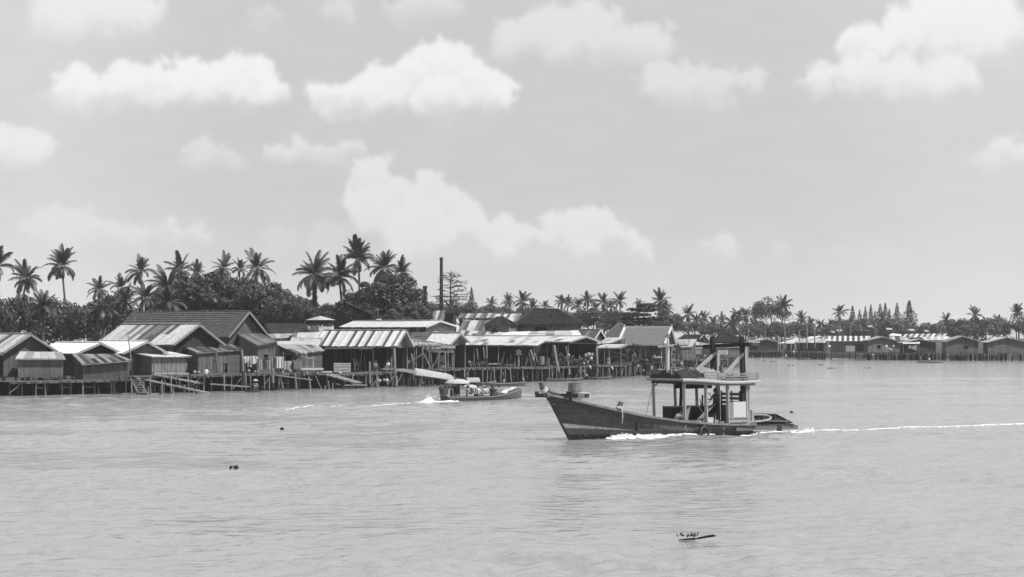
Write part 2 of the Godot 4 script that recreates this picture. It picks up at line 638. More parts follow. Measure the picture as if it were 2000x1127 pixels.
func stilts(parent: Node3D, a: Vector3, b: Vector3, y1: float, step := 1.3, m: Material = null, y0 := -1.0) -> void:
	var len := Vector2(b.x - a.x, b.z - a.z).length()
	if a.z < -430.0:
		step *= 2.0
		m = null
	var n := maxi(1, int(round(len / step)))
	for i in n + 1:
		var p := a.lerp(b, float(i) / n)
		p += Vector3(rng.randf_range(-0.12, 0.12), 0, rng.randf_range(-0.12, 0.12))
		var lean := Vector3(rng.randf_range(-0.1, 0.1), 0, rng.randf_range(-0.08, 0.08))
		var r := rng.randf_range(0.055, 0.1)
		rod(parent, "stilt", Vector3(p.x, y0, p.z) + lean, Vector3(p.x, y1 + rng.randf_range(-0.02, 0.02), p.z), r, m if m else (M.post if rng.randf() < 0.3 else M.post_dark), "post%d" % rng.randi_range(0, 2))


func slab(parent: Node3D, called: String, p: Array, y: float, thick: float, m: Material) -> void:
	# boards laid side by side from edge p0-p1 to edge p3-p2
	var mb := MB.new()
	var n := maxi(2, int((p[1] - p[0]).length() / 0.24))
	for i in n:
		var t0 := float(i) / n
		var t1 := (i + 0.94) / n
		var k := rng.randf_range(0.65, 1.0)
		var dy := rng.randf_range(-0.02, 0.015)
		var e := rng.randf_range(-0.1, 0.1) / maxf(0.5, (p[3] - p[0]).length())
		var a: Vector3 = p[0].lerp(p[1], t0).lerp(p[3].lerp(p[2], t0), -e)
		var b: Vector3 = p[0].lerp(p[1], t1).lerp(p[3].lerp(p[2], t1), -e)
		var c: Vector3 = p[3].lerp(p[2], t1)
		var d: Vector3 = p[3].lerp(p[2], t0)
		var q := []
		for h in [y - thick + dy, y + dy]:
			for w in [d, a, b, c]:
				q.append(Vector3(w.x, w.y + h, w.z))
		mb.hexa(q, Color(k, k, k))
	tag(make(parent, called, mb, m), "", "", "", "stuff")


func tiled(parent: Node3D, a: Vector3, b: Vector3, c: Vector3, d: Vector3, m: Material, size := 0.3, called := "roof", missing := 0.0) -> void:
	# courses of tiles between ridge a-b and eave d-c, too small to tell apart singly
	var mb := MB.new()
	var slope := ((d + c) * 0.5 - (a + b) * 0.5)
	var wide := maxf(a.distance_to(b), d.distance_to(c))
	var rows := maxi(3, int(slope.length() / size))
	var cols := maxi(3, int(wide / size))
	var up := slope.cross(b - a if a.distance_to(b) > 0.1 else c - d).normalized()
	if up.y < 0:
		up = -up
	for j in rows:
		var r0 := float(j) / rows
		var r1 := (j + 1.1) / rows
		for i in cols:
			if missing > 0 and rng.randf() < missing * (1.0 if j > rows * 0.4 and j < rows * 0.8 else 0.1):
				continue
			var t0 := float(i) / cols
			var t1 := (i + 1.0) / cols
			var p := a.lerp(b, t0).lerp(d.lerp(c, t0), r0)
			var q := a.lerp(b, t1).lerp(d.lerp(c, t1), r0)
			var r := a.lerp(b, t1).lerp(d.lerp(c, t1), minf(r1, 1.02))
			var s := a.lerp(b, t0).lerp(d.lerp(c, t0), minf(r1, 1.02))
			var k := rng.randf_range(0.55, 1.0)
			var w := 0.03 + rng.randf_range(0.0, 0.03)
			mb.quad(s + up * (w + 0.03), p + up * 0.005, q + up * 0.005, r + up * w, Color(k, k, k))
			mb.quad(s + up * (w + 0.03), r + up * w, r + up * (w - 0.04), s + up * (w - 0.02), Color(k, k, k))
	tag(make(parent, called, mb, m), "", "", "", "stuff")


# A gabled house from what can be measured: the front peak, the column of the far end of the ridge, the two front eave corners.
func gable(d: Dictionary) -> Node3D:
	var p := W(d.p[0], d.p[1], d.d)
	var ph := deg_to_rad(d.phi)
	var r := Vector3(-cos(ph), 0, -sin(ph))
	var u := Vector3(sin(ph), 0, -cos(ph))
	var len := along(p, r, d.back)
	var wl := -along(p, u, d.l[0])
	var wr := along(p, u, d.r[0])
	var ql := p - u * wl
	var qr := p + u * wr
	var yl: float = EYE + (HZ - d.l[1]) / F * -ql.z
	var yr: float = EYE + (HZ - d.r[1]) / F * -qr.z
	var el := Vector3(ql.x, yl, ql.z)
	var er := Vector3(qr.x, yr, qr.z)
	var floor_y: float = d.get("floor", 1.6)
	var t := thing(d.name, d.label, d.get("cat", "house"), Vector3(p.x, 0, p.z), d.get("group", ""))
	var pat: String = d.get("pat", "zzdz")
	var sw: float = d.get("sw", 0.75)
	var n := maxi(2, int(round(len / sw)))
	if d.has("tile"):
		tiled(t, p + r * len, p, el, el + r * len, M[d.tile], 0.28, "roof", d.get("missing", 0.0))
		tiled(t, p, p + r * len, er + r * len, er, M[d.tile], 0.28, "roof")
	else:
		sheets(t, p + r * len, p, el, el + r * len, n, pat, "roof_sheet", d.get("rows", 0))
		sheets(t, p, p + r * len, er + r * len, er, n, d.get("pat2", pat))
	rod(t, "ridge_cap", p + Vector3(0, 0.03, 0), p + r * len + Vector3(0, 0.03, 0), 0.07, M[d.get("ridge", "zinc_dull")])
	var trim: Material = M[d.get("trim", "wood_pale")]
	bar(t, "bargeboard", p - r * 0.04 - Vector3(0, 0.08, 0), el - r * 0.04 - Vector3(0, 0.06, 0), 0.04, 0.2, trim)
	bar(t, "bargeboard", p - r * 0.04 - Vector3(0, 0.08, 0), er - r * 0.04 - Vector3(0, 0.06, 0), 0.04, 0.2, trim)
	if d.has("verge"):
		var vm: Material = M[d.verge]
		bar(t, "ridge_board", p - r * 0.1 + Vector3(0, 0.1, 0), p + r * (len + 0.1) + Vector3(0, 0.1, 0), 0.34, 0.36, vm)
		bar(t, "verge_board", p + r * (len + 0.03) + Vector3(0, 0.12, 0), el + r * (len + 0.03) + Vector3(0, 0.1, 0), 0.3, 0.2, vm)
		bar(t, "verge_board", p - r * 0.03 + Vector3(0, 0.12, 0), el - r * 0.03 + Vector3(0, 0.1, 0), 0.22, 0.2, vm)
		bar(t, "verge_board", p - r * 0.03 + Vector3(0, 0.12, 0), er - r * 0.03 + Vector3(0, 0.1, 0), 0.22, 0.2, vm)
		for e in [p - r * 0.1, p + r * (len + 0.1)]:
			bar(t, "finial", e, e + Vector3(0, 0.5, 0), 0.14, 0.14, vm)
	bar(t, "fascia", el + Vector3(0, -0.1, 0), el + r * len + Vector3(0, -0.1, 0), 0.03, 0.14, M[d.get("fascia", "wood")])
	# walls
	last_r = r
	var fo: float = d.get("fo", 0.55)
	var fl := p - u * wl * 0.88 + r * fo
	var fr := p + u * wr * 0.88 + r * fo
	last_fl = fl
	var deep := len - fo - 0.3
	var bl := fl + r * deep
	var br := fr + r * deep
	var pk := p.y - 0.1
	var yla := lerpf(p.y, yl, 0.88) - 0.12
	var yra := lerpf(p.y, yr, 0.88) - 0.12
	var mid := wl / (wl + wr)
	var wm: Material = M[d.get("wall", "wood")]
	var wg: Material = M[d.get("gable", d.get("wall", "wood"))]
	if d.get("open", false):
		plank_wall(t, fl, fr, minf(yla, yra) - 0.05, [[0.0, yla], [mid, pk], [1.0, yra]], wg, [], false, "gable_board")
		for e in [[fl, bl, yla], [fr, br, yra]]:
			var m := maxi(2, int(round(deep / 2.2)))
			for i in m + 1:
				var q: Vector3 = e[0].lerp(e[1], float(i) / m)
				rod(t, "post", Vector3(q.x, floor_y - 0.1, q.z), Vector3(q.x, e[2] + 0.02, q.z), rng.randf_range(0.06, 0.09), M.post if rng.randf() < 0.5 else M.post_dark)
		bar(t, "tie_beam", Vector3(fl.x, yla - 0.15, fl.z), Vector3(fr.x, yra - 0.15, fr.z), 0.1, 0.14, M.wood)
		bar(t, "wall_plate", Vector3(fl.x, yla - 0.1, fl.z), Vector3(bl.x, yla - 0.1, bl.z), 0.1, 0.12, M.wood)
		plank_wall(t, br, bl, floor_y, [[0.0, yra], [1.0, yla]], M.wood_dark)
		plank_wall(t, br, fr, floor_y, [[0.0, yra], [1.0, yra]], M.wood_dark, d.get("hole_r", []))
	else:
		plank_wall(t, fl, fr, floor_y, [[0.0, yla], [mid, pk], [1.0, yra]], wg, d.get("hole_g", []))
		plank_wall(t, bl, fl, floor_y, [[0.0, yla], [1.0, yla]], wm, d.get("hole_l", []), d.get("flat", false))
		plank_wall(t, fr, br, floor_y, [[0.0, yra], [1.0, yra]], wm, [], d.get("flat", false))
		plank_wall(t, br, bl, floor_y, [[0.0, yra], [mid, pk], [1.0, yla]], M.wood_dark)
	var fz := Vector3(1, 0, 1)
	slab(t, "floor_board", [fl * fz, fr * fz, br * fz, bl * fz], floor_y, 0.1, M.wood)
	if d.get("stilts", true):
		stilts(t, bl, fl, floor_y - 0.08)
		stilts(t, fl, fr, floor_y - 0.08)
		stilts(t, br.lerp(bl, 0.5), fr.lerp(fl, 0.5), floor_y - 0.08, 2.0, M.post_dark)
		stilts(t, br, fr, floor_y - 0.08, 2.0, M.post_dark)
	return t


# A lean-to or shed of one roof plane: ridge corners a b and eave corners c d, each [px, py, depth]; walls below the eave if wanted.
func shed(d: Dictionary) -> Node3D:
	var a := W(d.a[0], d.a[1], d.a[2])
	var b := W(d.b[0], d.b[1], d.b[2])
	var c := W(d.c[0], d.c[1], d.c[2])
	var e := W(d.e[0], d.e[1], d.e[2])
	var t := thing(d.name, d.label, d.get("cat", "house"), Vector3(c.x, 0, c.z), d.get("group", ""))
	var n := maxi(2, int(round(maxf(a.distance_to(b), c.distance_to(e)) / d.get("sw", 0.75))))
	if d.has("tile"):
		tiled(t, a, b, c, e, M[d.tile])
	else:
		sheets(t, a, b, c, e, n, d.get("pat", "zzdz"), "roof_sheet", d.get("rows", 0))
	bar(t, "fascia", e - Vector3(0, 0.08, 0), c - Vector3(0, 0.08, 0), 0.04, d.get("fascia_h", 0.12), M[d.get("fascia", "wood_pale")])
	bar(t, "rafter", a - Vector3(0, 0.1, 0), e - Vector3(0, 0.1, 0), 0.06, 0.1, M.wood)
	bar(t, "rafter", b - Vector3(0, 0.1, 0), c - Vector3(0, 0.1, 0), 0.06, 0.1, M.wood)
	var fy: float = d.get("floor", 1.6)
	var back := (a + b - c - e) * 0.5
	back.y = 0
	back = back.normalized()
	var i0 := e.lerp(c, 0.05) + back * 0.35
	var i1 := e.lerp(c, 0.95) + back * 0.35
	var j0 := a.lerp(b, 0.05) - back * 0.1
	var j1 := a.lerp(b, 0.95) - back * 0.1
	if d.get("walls", false):
		var wm: Material = M[d.get("wall", "wood")]
		plank_wall(t, i0, i1, fy, [[0.0, e.y - 0.08], [1.0, c.y - 0.08]], wm, d.get("hole", []), d.get("flat", false))
		plank_wall(t, j0, i0, fy, [[0.0, a.y - 0.12], [1.0, e.y - 0.06]], M[d.get("wall_l", d.get("wall", "wood"))], d.get("hole_l", []))
		plank_wall(t, i1, j1, fy, [[0.0, c.y - 0.06], [1.0, b.y - 0.12]], wm)
		plank_wall(t, j1, j0, fy, [[0.0, b.y - 0.12], [1.0, a.y - 0.12]], M.wood_dark)
		var fz := Vector3(1, 0, 1)
		slab(t, "floor_board", [i0 * fz, i1 * fz, j1 * fz, j0 * fz], fy, 0.1, M.wood)
	elif d.get("posts", true):
		if d.has("dark_back"):
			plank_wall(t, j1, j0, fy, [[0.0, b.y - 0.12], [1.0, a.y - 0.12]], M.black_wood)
			plank_wall(t, i1 + back * 0.8, j1, fy, [[0.0, c.y - 0.06], [1.0, b.y - 0.12]], M.wood_dark)
			plank_wall(t, i0.lerp(i1, 0.3) + back * 0.9, i0.lerp(i1, 0.75) + back * 0.9, fy, [[0.0, e.y - 0.1], [1.0, c.y - 0.1]], M.wood_dark, [0.55, 0.8, fy + 0.05, fy + 1.5])
		var m := maxi(1, int(round(c.distance_to(e) / 2.0)))
		for i in m + 1:
			var q := i0.lerp(i1, float(i) / m)
			rod(t, "post", Vector3(q.x, fy - 0.1, q.z), Vector3(q.x, lerpf(e.y, c.y, float(i) / m) - 0.05, q.z), rng.randf_range(0.05, 0.08), M.post if rng.randf() < 0.6 else M.post_dark)
			q = j0.lerp(j1, float(i) / m)
			rod(t, "post", Vector3(q.x, fy - 0.1, q.z), Vector3(q.x, lerpf(a.y, b.y, float(i) / m) - 0.08, q.z), 0.06, M.post_dark)
	if d.get("stilts", false):
		stilts(t, i0, i1, fy - 0.08)
		stilts(t, j0, i0, fy - 0.08)
		stilts(t, j0, j1, fy - 0.08, 1.6, M.post_dark)
	return t


# A platform on posts along the shore between two columns of the picture, its front edge so many metres from the waterline.
func deck(label: String, x0: float, x1: float, y0: float, y1: float, deep: float, inset := 0.0, step := 1.15, called := "boardwalk", cat := "boardwalk") -> Node3D:
	var d0 := shore(x0) + inset
	var d1 := shore(x1) + inset
	var a := Vector3((x0 - 1000) / F * d0, y0, -d0)
	var b := Vector3((x1 - 1000) / F * d1, y1, -d1)
	var dir := Vector3(b.x - a.x, 0, b.z - a.z).normalized()
	var back := Vector3(dir.z, 0, -dir.x)
	if back.z > 0:
		back = -back
	var c := b + back * deep
	var e := a + back * deep
	var t := thing(called, label, cat, Vector3(a.x, 0, a.z))
	slab(t, "deck_board", [a, b, c, e], 0.0, 0.07, M.wood_grey)
	bar(t, "edge_beam", a + Vector3(0, -0.15, 0) + back * 0.1, b + Vector3(0, -0.15, 0) + back * 0.1, 0.1, 0.14, M.wood)
	var n := maxi(1, int(a.distance_to(b) / step))
	for row in 2:
		for i in n + 1:
			var p := a.lerp(b, float(i) / n) + back * (0.15 + row * (deep - 0.4))
			p += Vector3(rng.randf_range(-0.25, 0.25), 0, rng.randf_range(-0.15, 0.15))
			var r := rng.randf_range(0.045, 0.085)
			var tall := rng.randf() < 0.12 and row == 0
			rod(t, "stilt", Vector3(p.x + rng.randf_range(-0.14, 0.14), -0.9, p.z), Vector3(p.x, p.y - 0.08 + (rng.randf_range(0.3, 0.9) if tall else 0.0), p.z + rng.randf_range(-0.05, 0.05)), r, M.post if row == 0 and rng.randf() < 0.5 else M.post_dark, "post%d" % rng.randi_range(0, 2))
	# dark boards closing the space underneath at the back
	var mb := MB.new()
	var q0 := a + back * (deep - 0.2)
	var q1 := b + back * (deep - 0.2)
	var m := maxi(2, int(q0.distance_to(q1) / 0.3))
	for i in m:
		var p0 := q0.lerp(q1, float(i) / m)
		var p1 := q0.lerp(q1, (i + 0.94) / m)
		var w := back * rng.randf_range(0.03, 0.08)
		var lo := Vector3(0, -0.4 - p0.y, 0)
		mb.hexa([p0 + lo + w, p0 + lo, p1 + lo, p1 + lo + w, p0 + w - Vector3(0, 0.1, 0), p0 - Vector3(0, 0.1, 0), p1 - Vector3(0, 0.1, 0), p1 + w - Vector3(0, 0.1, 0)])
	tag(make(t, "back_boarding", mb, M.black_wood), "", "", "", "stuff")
	# bracing between the posts
	for i in range(0, n, 2):
		var p := a.lerp(b, float(i) / n) + back * 0.2
		var q := a.lerp(b, float(i + 1) / n) + back * 0.2
		if rng.randf() < 0.5:
			rod(t, "brace", Vector3(p.x, 0.2, p.z), Vector3(q.x, q.y - 0.2, q.z), 0.035, M.post)
		else:
			rod(t, "brace", Vector3(p.x, 0.65, p.z), Vector3(q.x, 0.6, q.z), 0.04, M.post_dark)
	return t


# ---------------------------------------------------------------- water and land
func build_water_and_land() -> void:
	# waves as real relief from 40 m to 330 m in front of the eye, then a flat sheet to the horizon
	n1.seed = 77
	n1.frequency = 0.26
	n1.fractal_octaves = 4
	n1.fractal_gain = 0.55
	n2.seed = 78
	n2.frequency = 0.05
	n2.fractal_octaves = 2
	var rows := 620
	var cols := 300
	var v := PackedVector3Array()
	var nn := PackedVector3Array()
	var idx := PackedInt32Array()
	v.resize(rows * cols)
	for j in rows:
		var d := 38.0 * pow(330.0 / 38.0, float(j) / (rows - 1))
		var half := d * 0.25 + 4.0
		for i in cols:
			var x := lerpf(-half, half, float(i) / (cols - 1))
			v[j * cols + i] = Vector3(x, wave(x, d), -d)
	for j in rows:
		for i in cols:
			var a := v[j * cols + maxi(i - 1, 0)]
			var b := v[j * cols + mini(i + 1, cols - 1)]
			var c := v[maxi(j - 1, 0) * cols + i]
			var e := v[mini(j + 1, rows - 1) * cols + i]
			nn.append((b - a).cross(c - e).normalized() * 1.0)
			if j and i:
				var k := j * cols + i
				idx.append_array(PackedInt32Array([k, k - cols, k - cols - 1, k, k - cols - 1, k - 1]))
	for k in nn.size():
		if nn[k].y < 0:
			nn[k] = -nn[k]
	var arr := []
	arr.resize(Mesh.ARRAY_MAX)
	arr[Mesh.ARRAY_VERTEX] = v
	arr[Mesh.ARRAY_NORMAL] = nn
	# front faces clockwise from above
	var flip := PackedInt32Array()
	for k in range(0, idx.size(), 3):
		flip.append_array(PackedInt32Array([idx[k], idx[k + 2], idx[k + 1]]))
	var p0 := v[idx[0]]
	var up := (v[idx[2]] - p0).cross(v[idx[1]] - p0).y
	arr[Mesh.ARRAY_INDEX] = idx if up > 0 else flip
	var am := ArrayMesh.new()
	am.add_surface_from_arrays(Mesh.PRIMITIVE_TRIANGLES, arr)
	var river := Node3D.new()
	river.name = "water"
	add_child(river)
	tag(river, "grey rippled river water with small waves in front of the houses on stilts", "river", "", "structure")
	off = Vector3.ZERO
	put(river, "rippled_water", am, M.water, Transform3D())
	# the rest of the river: one sheet with a hole left for the relief
	var mb := MB.new()
	var y := -0.02
	var h0 := 38.0 * 0.25 + 4.0
	var h1 := 330.0 * 0.25 + 4.0
	var big := 3000.0
	var q := func(a: Vector2, b: Vector2, c: Vector2, d: Vector2): mb.quad(Vector3(a.x, y, a.y), Vector3(b.x, y, b.y), Vector3(c.x, y, c.y), Vector3(d.x, y, d.y))
	q.call(Vector2(-big, -big), Vector2(big, -big), Vector2(h1, -330), Vector2(-h1, -330))
	q.call(Vector2(-big, big), Vector2(-big, -big), Vector2(-h1, -330), Vector2(-h0, -38))
	q.call(Vector2(h0, -38), Vector2(h1, -330), Vector2(big, -big), Vector2(big, big))
	q.call(Vector2(-big, big), Vector2(-h0, -38), Vector2(h0, -38), Vector2(big, big))
	make(river, "open_water", mb, M.water)
	# land: the near bank, a wedge from the left to where the houses end, and the far bank beyond
	var edge: Array = []
	for px in [-900, -500, -200, 0, 185, 400, 620, 775, 1000, 1170, 1260, 1330, 1400, 1450]:
		var d := shore(px) + 7.0
		edge.append(Vector3((px - 1000.0) / F * d, 0, -d))
	edge.append(Vector3(40, 0, -420))
	edge.append(Vector3(46, 0, -520))
	edge.append(Vector3(54, 0, -556))
	edge.append(Vector3(66, 0, -500))
	edge.append(Vector3(78, 0, -470))
	edge.append(Vector3(110, 0, -455))
	edge.append(Vector3(260, 0, -430))
	edge.append(Vector3(900, 0, -300))
	mb = MB.new()
	for k in edge.size() - 1:
		var a: Vector3 = edge[k]
		var b: Vector3 = edge[k + 1]
		var up1 := Vector3(0, 1.0, -2.5)
		mb.quad(a + Vector3(0, -1.2, 3.0), a + up1, b + up1, b + Vector3(0, -1.2, 3.0))
		mb.quad(a + up1, Vector3(a.x * 3.0, 1.5, -1500), Vector3(b.x * 3.0, 1.5, -1500), b + up1)
	var land := make(self, "ground", mb, M.ground)
	tag(land, "low muddy bank and dark ground under and behind the stilt houses", "ground", "", "structure")

const WAVE := 0.30
var n1 := FastNoiseLite.new()
var n2 := FastNoiseLite.new()


func wave(x: float, d: float) -> float:
	var fade := clampf(60.0 / d, 0.25, 1.0) * smoothstep(330.0, 240.0, d)
	var gust := maxf(0.25, 0.8 + 1.5 * n2.get_noise_2d(x * 0.7, d))
	return WAVE * fade * gust * n1.get_noise_2d(x * 0.62, d)



# ---------------------------------------------------------------- the near bank, left to right
func build_near_bank() -> void:
	# beyond the left edge of the old frame the row goes on
	gable({"name": "stilt_house", "label": "weathered plank house with dull iron roof at the far left end of the row", "p": [60, 652], "back": -60, "l": [6, 688], "r": [112, 686], "d": 203, "phi": 50, "pat": "pdzpdr", "wall": "wood"})
	gable({"name": "stilt_house", "label": "low shack with rusty roof left of the white twin-gabled house, nearest the left edge", "p": [-40, 664], "back": -140, "l": [-88, 694], "r": [6, 692], "d": 200, "phi": 52, "pat": "rrmrdr", "wall": "wood_dark"})
	shed({"name": "lean_to", "label": "pale iron lean-to roof in front of the leftmost plank house", "cat": "lean-to", "a": [40, 686, 202], "b": [120, 687, 204], "c": [128, 700, 201], "e": [30, 700, 199], "pat": "zdzp", "walls": true, "wall": "wood", "stilts": true})
	# striped shed in the left foreground
	shed({"name": "shed", "label": "plank shed with striped sloping iron roof beside the landing stairs", "cat": "shed", "a": [140, 691, 206], "b": [228, 691, 207], "c": [256, 703, 203.5], "e": [160, 711, 202.5], "pat": "zmdrzr", "sw": 0.4, "walls": true, "wall": "wood", "stilts": true, "floor": 1.25})
	gable({"name": "twin_gable_house", "label": "left wing of the bright white roofed house, low gable over dark planks", "p": [197, 669], "back": 110, "l": [150, 690], "r": [240, 690], "d": 209, "phi": 56, "pat": "w", "wall": "wood_dark", "trim": "white_worn", "ridge": "zinc_white"})
	gable({"name": "twin_gable_house", "label": "right wing of the bright white roofed house, beside the striped gabled house", "p": [288, 666], "back": 195, "l": [239, 690], "r": [328, 689], "d": 210, "phi": 56, "pat": "w", "wall": "wood", "gable": "wood", "trim": "white_worn", "ridge": "zinc_white"})
	shed({"name": "porch_house", "label": "plank front room under a bright white flat awning, above the long ramp", "cat": "house", "a": [252, 688, 211], "b": [331, 687, 214], "c": [374, 695.5, 212.5], "e": [297, 696, 207], "pat": "w", "walls": true, "wall": "wood_pale", "wall_l": "wood", "stilts": true, "fascia": "white_worn", "fascia_h": 0.08})
	gable({"name": "stilt_house", "label": "plank house with patchy striped iron roof and dark gable, behind the white awning", "p": [390, 633], "back": 237, "l": [339, 673], "r": [440, 673], "d": 217, "phi": 50, "sw": 0.8, "pat": "pzppdpmrrmrrdrz", "gable": "wood_dark", "wall": "wood", "trim": "wood_pale"})
	shed({"name": "rusty_porch_house", "label": "plank house under a sagging rusty iron porch roof with crooked posts", "cat": "house", "a": [345, 671, 219], "b": [452, 673, 224], "c": [474, 682, 219], "e": [384, 688, 211.5], "pat": "rmrrmrpr", "sw": 0.6, "walls": true, "wall": "wood", "stilts": true, "hole": [0.62, 0.7, 1.6, 2.6]})
	gable({"name": "tiled_hall", "label": "big hall with long tiled roof and broad gable below the coconut palms", "cat": "hall", "p": [487, 608], "back": 258, "l": [447, 658], "r": [522, 652], "d": 232, "phi": 40, "tile": "tile", "gable": "wood", "wall": "wood", "trim": "wood_pale", "floor": 1.2, "stilts": false, "ridge": "tile"})
	shed({"name": "stilt_house", "label": "plank house with pale tilted iron roof just in front of the tiled hall's gable", "a": [462, 652, 232], "b": [509, 651, 228], "c": [541, 666, 220], "e": [502, 674, 217], "pat": "zzdz", "walls": true, "wall": "wood", "stilts": true, "hole": [0.3, 0.6, 2.6, 3.4]})
	shed({"name": "stilt_house", "label": "plank house with pale iron roof topped by a long white board", "a": [541, 673, 231], "b": [617, 673, 234], "c": [633, 684, 226], "e": [578, 690, 221], "pat": "zzzdz", "walls": true, "wall": "wood", "stilts": true, "fascia": "wood_pale", "hole_l": [0.4, 0.75, 2.5, 3.3]})
	var t := thing("ridge_board", "long bright white board lying along the top of the pale iron roof", "board", W(578, 670, 231))
	bar(t, "board", W(541, 669.5, 230.6), W(617, 669.5, 233.6), 0.1, 0.38, M.white_paint)
	shed({"name": "tiled_house", "label": "low house with mossy tiled roof between the tiled hall and the small white tower", "a": [517, 631, 262], "b": [598, 632, 262], "c": [606, 651, 256], "e": [530, 653, 254], "tile": "tile", "walls": true, "wall": "wood_dark", "floor": 1.0})
	shed({"name": "iron_shed", "label": "low pale iron roof between the tiled hall's gable and the striped hall", "cat": "shed", "a": [522, 652, 244], "b": [572, 651, 246], "c": [560, 660, 240], "e": [530, 661, 238], "pat": "dzd", "posts": true, "floor": 1.0})
	# small white tower with a hipped roof
	t = thing("white_tower", "small white square tower with hipped iron roof behind the striped hall", "tower", W(626, 645, 258) * Vector3(1, 0, 1))
	var c0 := W(626, 632, 258)
	var tw := 0.95
	var rot := Basis.from_euler(Vector3(0, deg_to_rad(42), 0))
	var cs := []
	for s in [[-1, 1], [1, 1], [1, -1], [-1, -1]]:
		cs.append(c0 + rot * Vector3(s[0] * tw * 1.28, 0, s[1] * tw * 1.28) + Vector3(0, 0.4, 0))
	box(t, "wall", Vector3(c0.x, 3.4, c0.z), Vector3(tw * 1.9, 5.4, tw * 1.9), M.plaster, deg_to_rad(42))
	box(t, "eave_band", Vector3(c0.x, c0.y + 0.2, c0.z), Vector3(tw * 2.0, 0.3, tw * 2.0), M.wood_dark, deg_to_rad(42))
	var apex := W(625, 617, 258)
	for k in 4:
		var e0: Vector3 = cs[k]
		var e1: Vector3 = cs[(k + 1) % 4]
		var mb := MB.new()
		for i in 5:
			var f0 := i / 5.0
			var f1 := (i + 1) / 5.0
			var kk := rng.randf_range(0.6, 1.0)
			mb.quad(e0.lerp(e1, f0), apex + (e0.lerp(e1, f0) - apex) * 0.05, apex + (e0.lerp(e1, f1) - apex) * 0.05 + Vector3(0, 0.02, 0), e0.lerp(e1, f1), Color(kk, kk, kk))
		tag(make(t, "roof", mb, M.zinc_patchy), "", "", "", "stuff")
	# striped open hall
	gable({"name": "striped_hall", "label": "open hall with boldly striped iron roof on posts, behind the leaning boat ramp", "cat": "hall", "p": [793, 645], "back": 632, "l": [775, 676], "r": [808, 677], "d": 236, "phi": 30, "sw": 0.36, "pat": "zpr", "open": true, "trim": "white_worn", "gable": "wood_pale", "floor": 1.45, "fo": 0.7})
	shed({"name": "patched_roof_house", "label": "house with rough pale patched roof joined to the striped hall's left end", "a": [574, 650, 243], "b": [636, 648, 242], "c": [622, 676, 238], "e": [566, 667, 237], "pat": "pzdp", "sw": 0.5, "walls": true, "wall": "wood_dark"})
	t = thing("gutter_board", "battered white boards hung along the eave of the striped hall", "board", W(700, 679, 236))
	bar(t, "board", W(634, 680.5, 238.2), W(702, 679, 236.4), 0.05, 0.2, M.white_worn)
	bar(t, "board", W(702, 680, 236.2), W(727, 679.5, 235.6), 0.05, 0.26, M.white_worn)
	bar(t, "board", W(727, 678.5, 235.5), W(768, 678, 234.6), 0.05, 0.16, M.wood)
	# white long building behind
	t = gable({"name": "white_building", "label": "long white plastered building with dark windows and pale roof below the lumpy tree", "cat": "building", "p": [860, 626], "back": 690, "l": [832, 638], "r": [897, 638], "d": 266, "phi": 47, "pat": "z", "wall": "white_worn", "gable": "plaster", "trim": "zinc_white", "floor": 1.0, "stilts": false, "hole_g": [0.18, 0.42, 4.6, 5.5]})
	off = t.position
	for k in 7:
		var pc := last_fl + last_r * along(last_fl, last_r, 712 + k * 19.0)
		pc += Vector3(last_r.z, 0, -last_r.x) * 0.06
		pc.y = EYE + (HZ - 643.5) / F * -pc.z
		var win := Node3D.new()
		win.name = "window"
		t.add_child(win, true)
		var bx := Basis(last_r, Vector3.UP, last_r.cross(Vector3.UP))
		put(win, "pane", U.box, M.dark, Transform3D(bx * Basis.from_scale(Vector3(1.15, 0.62, 0.08)), pc - off))
		put(win, "sill", U.box, M.white_paint, Transform3D(bx * Basis.from_scale(Vector3(1.3, 0.08, 0.2)), pc - off - Vector3(0, 0.36, 0)))
	# rusty striped roofs behind the stack
	shed({"name": "rusty_mill_roof", "label": "small steep rusty striped roof at the foot of the tall chimney", "cat": "shed", "a": [848, 606, 318], "b": [872, 606, 316], "c": [862, 633, 312], "e": [840, 633, 314], "pat": "mpr", "walls": true, "wall": "wood_dark", "floor": 0.8})
	hip_house("tiered_pavilion", "dark tiered pavilion roof right of the tall chimney", "pavilion", [[868, 614, 300], [886, 614, 296], [892, 611, 303], [874, 611, 307]], [880, 596, 301], [880, 596, 301.5], "tile_dark", "wood_dark")
	shed({"name": "mill_shed", "label": "upper tier of the rusty striped mill roof, light and dark sheets", "cat": "shed", "a": [900, 612, 330], "b": [968, 611, 330], "c": [963, 620, 326], "e": [894, 621, 326], "pat": "mrpmrp", "sw": 0.5, "floor": 3.5})
	shed({"name": "mill_shed", "label": "right tier of the rusty striped mill roof, nearest the dark hipped roofs", "cat": "shed", "a": [966, 613, 334], "b": [1019, 612, 334], "c": [1008, 628, 328], "e": [956, 628, 328], "pat": "zmrzrz", "sw": 0.5, "walls": true, "wall": "wood_dark", "floor": 1.0})
	shed({"name": "mill_shed", "label": "broad lower tier of the rusty striped mill roof behind the pale gable", "cat": "shed", "a": [905, 626, 320], "b": [964, 625, 320], "c": [955, 650, 310], "e": [893, 650, 310], "pat": "mrzpmr", "sw": 0.55, "walls": true, "wall": "wood_dark", "floor": 0.8, "rows": 2})
	shed({"name": "rubble_roof", "label": "broken pale and rusty roof sheets below the mill roof", "cat": "shed", "a": [902, 645, 300], "b": [975, 648, 298], "c": [970, 657, 290], "e": [895, 656, 292], "pat": "przrmr", "sw": 0.6, "walls": true, "wall": "wood_dark", "floor": 0.8})
	hip_house("hipped_house", "smaller house with dark hipped tile roof and grey wall, left of the big hipped one", "house", [[944, 637, 300], [996, 637, 294], [1012, 636, 305], [960, 636, 311]], [970, 620, 301], [984, 620, 302], "tile_dark", "plaster_grey")
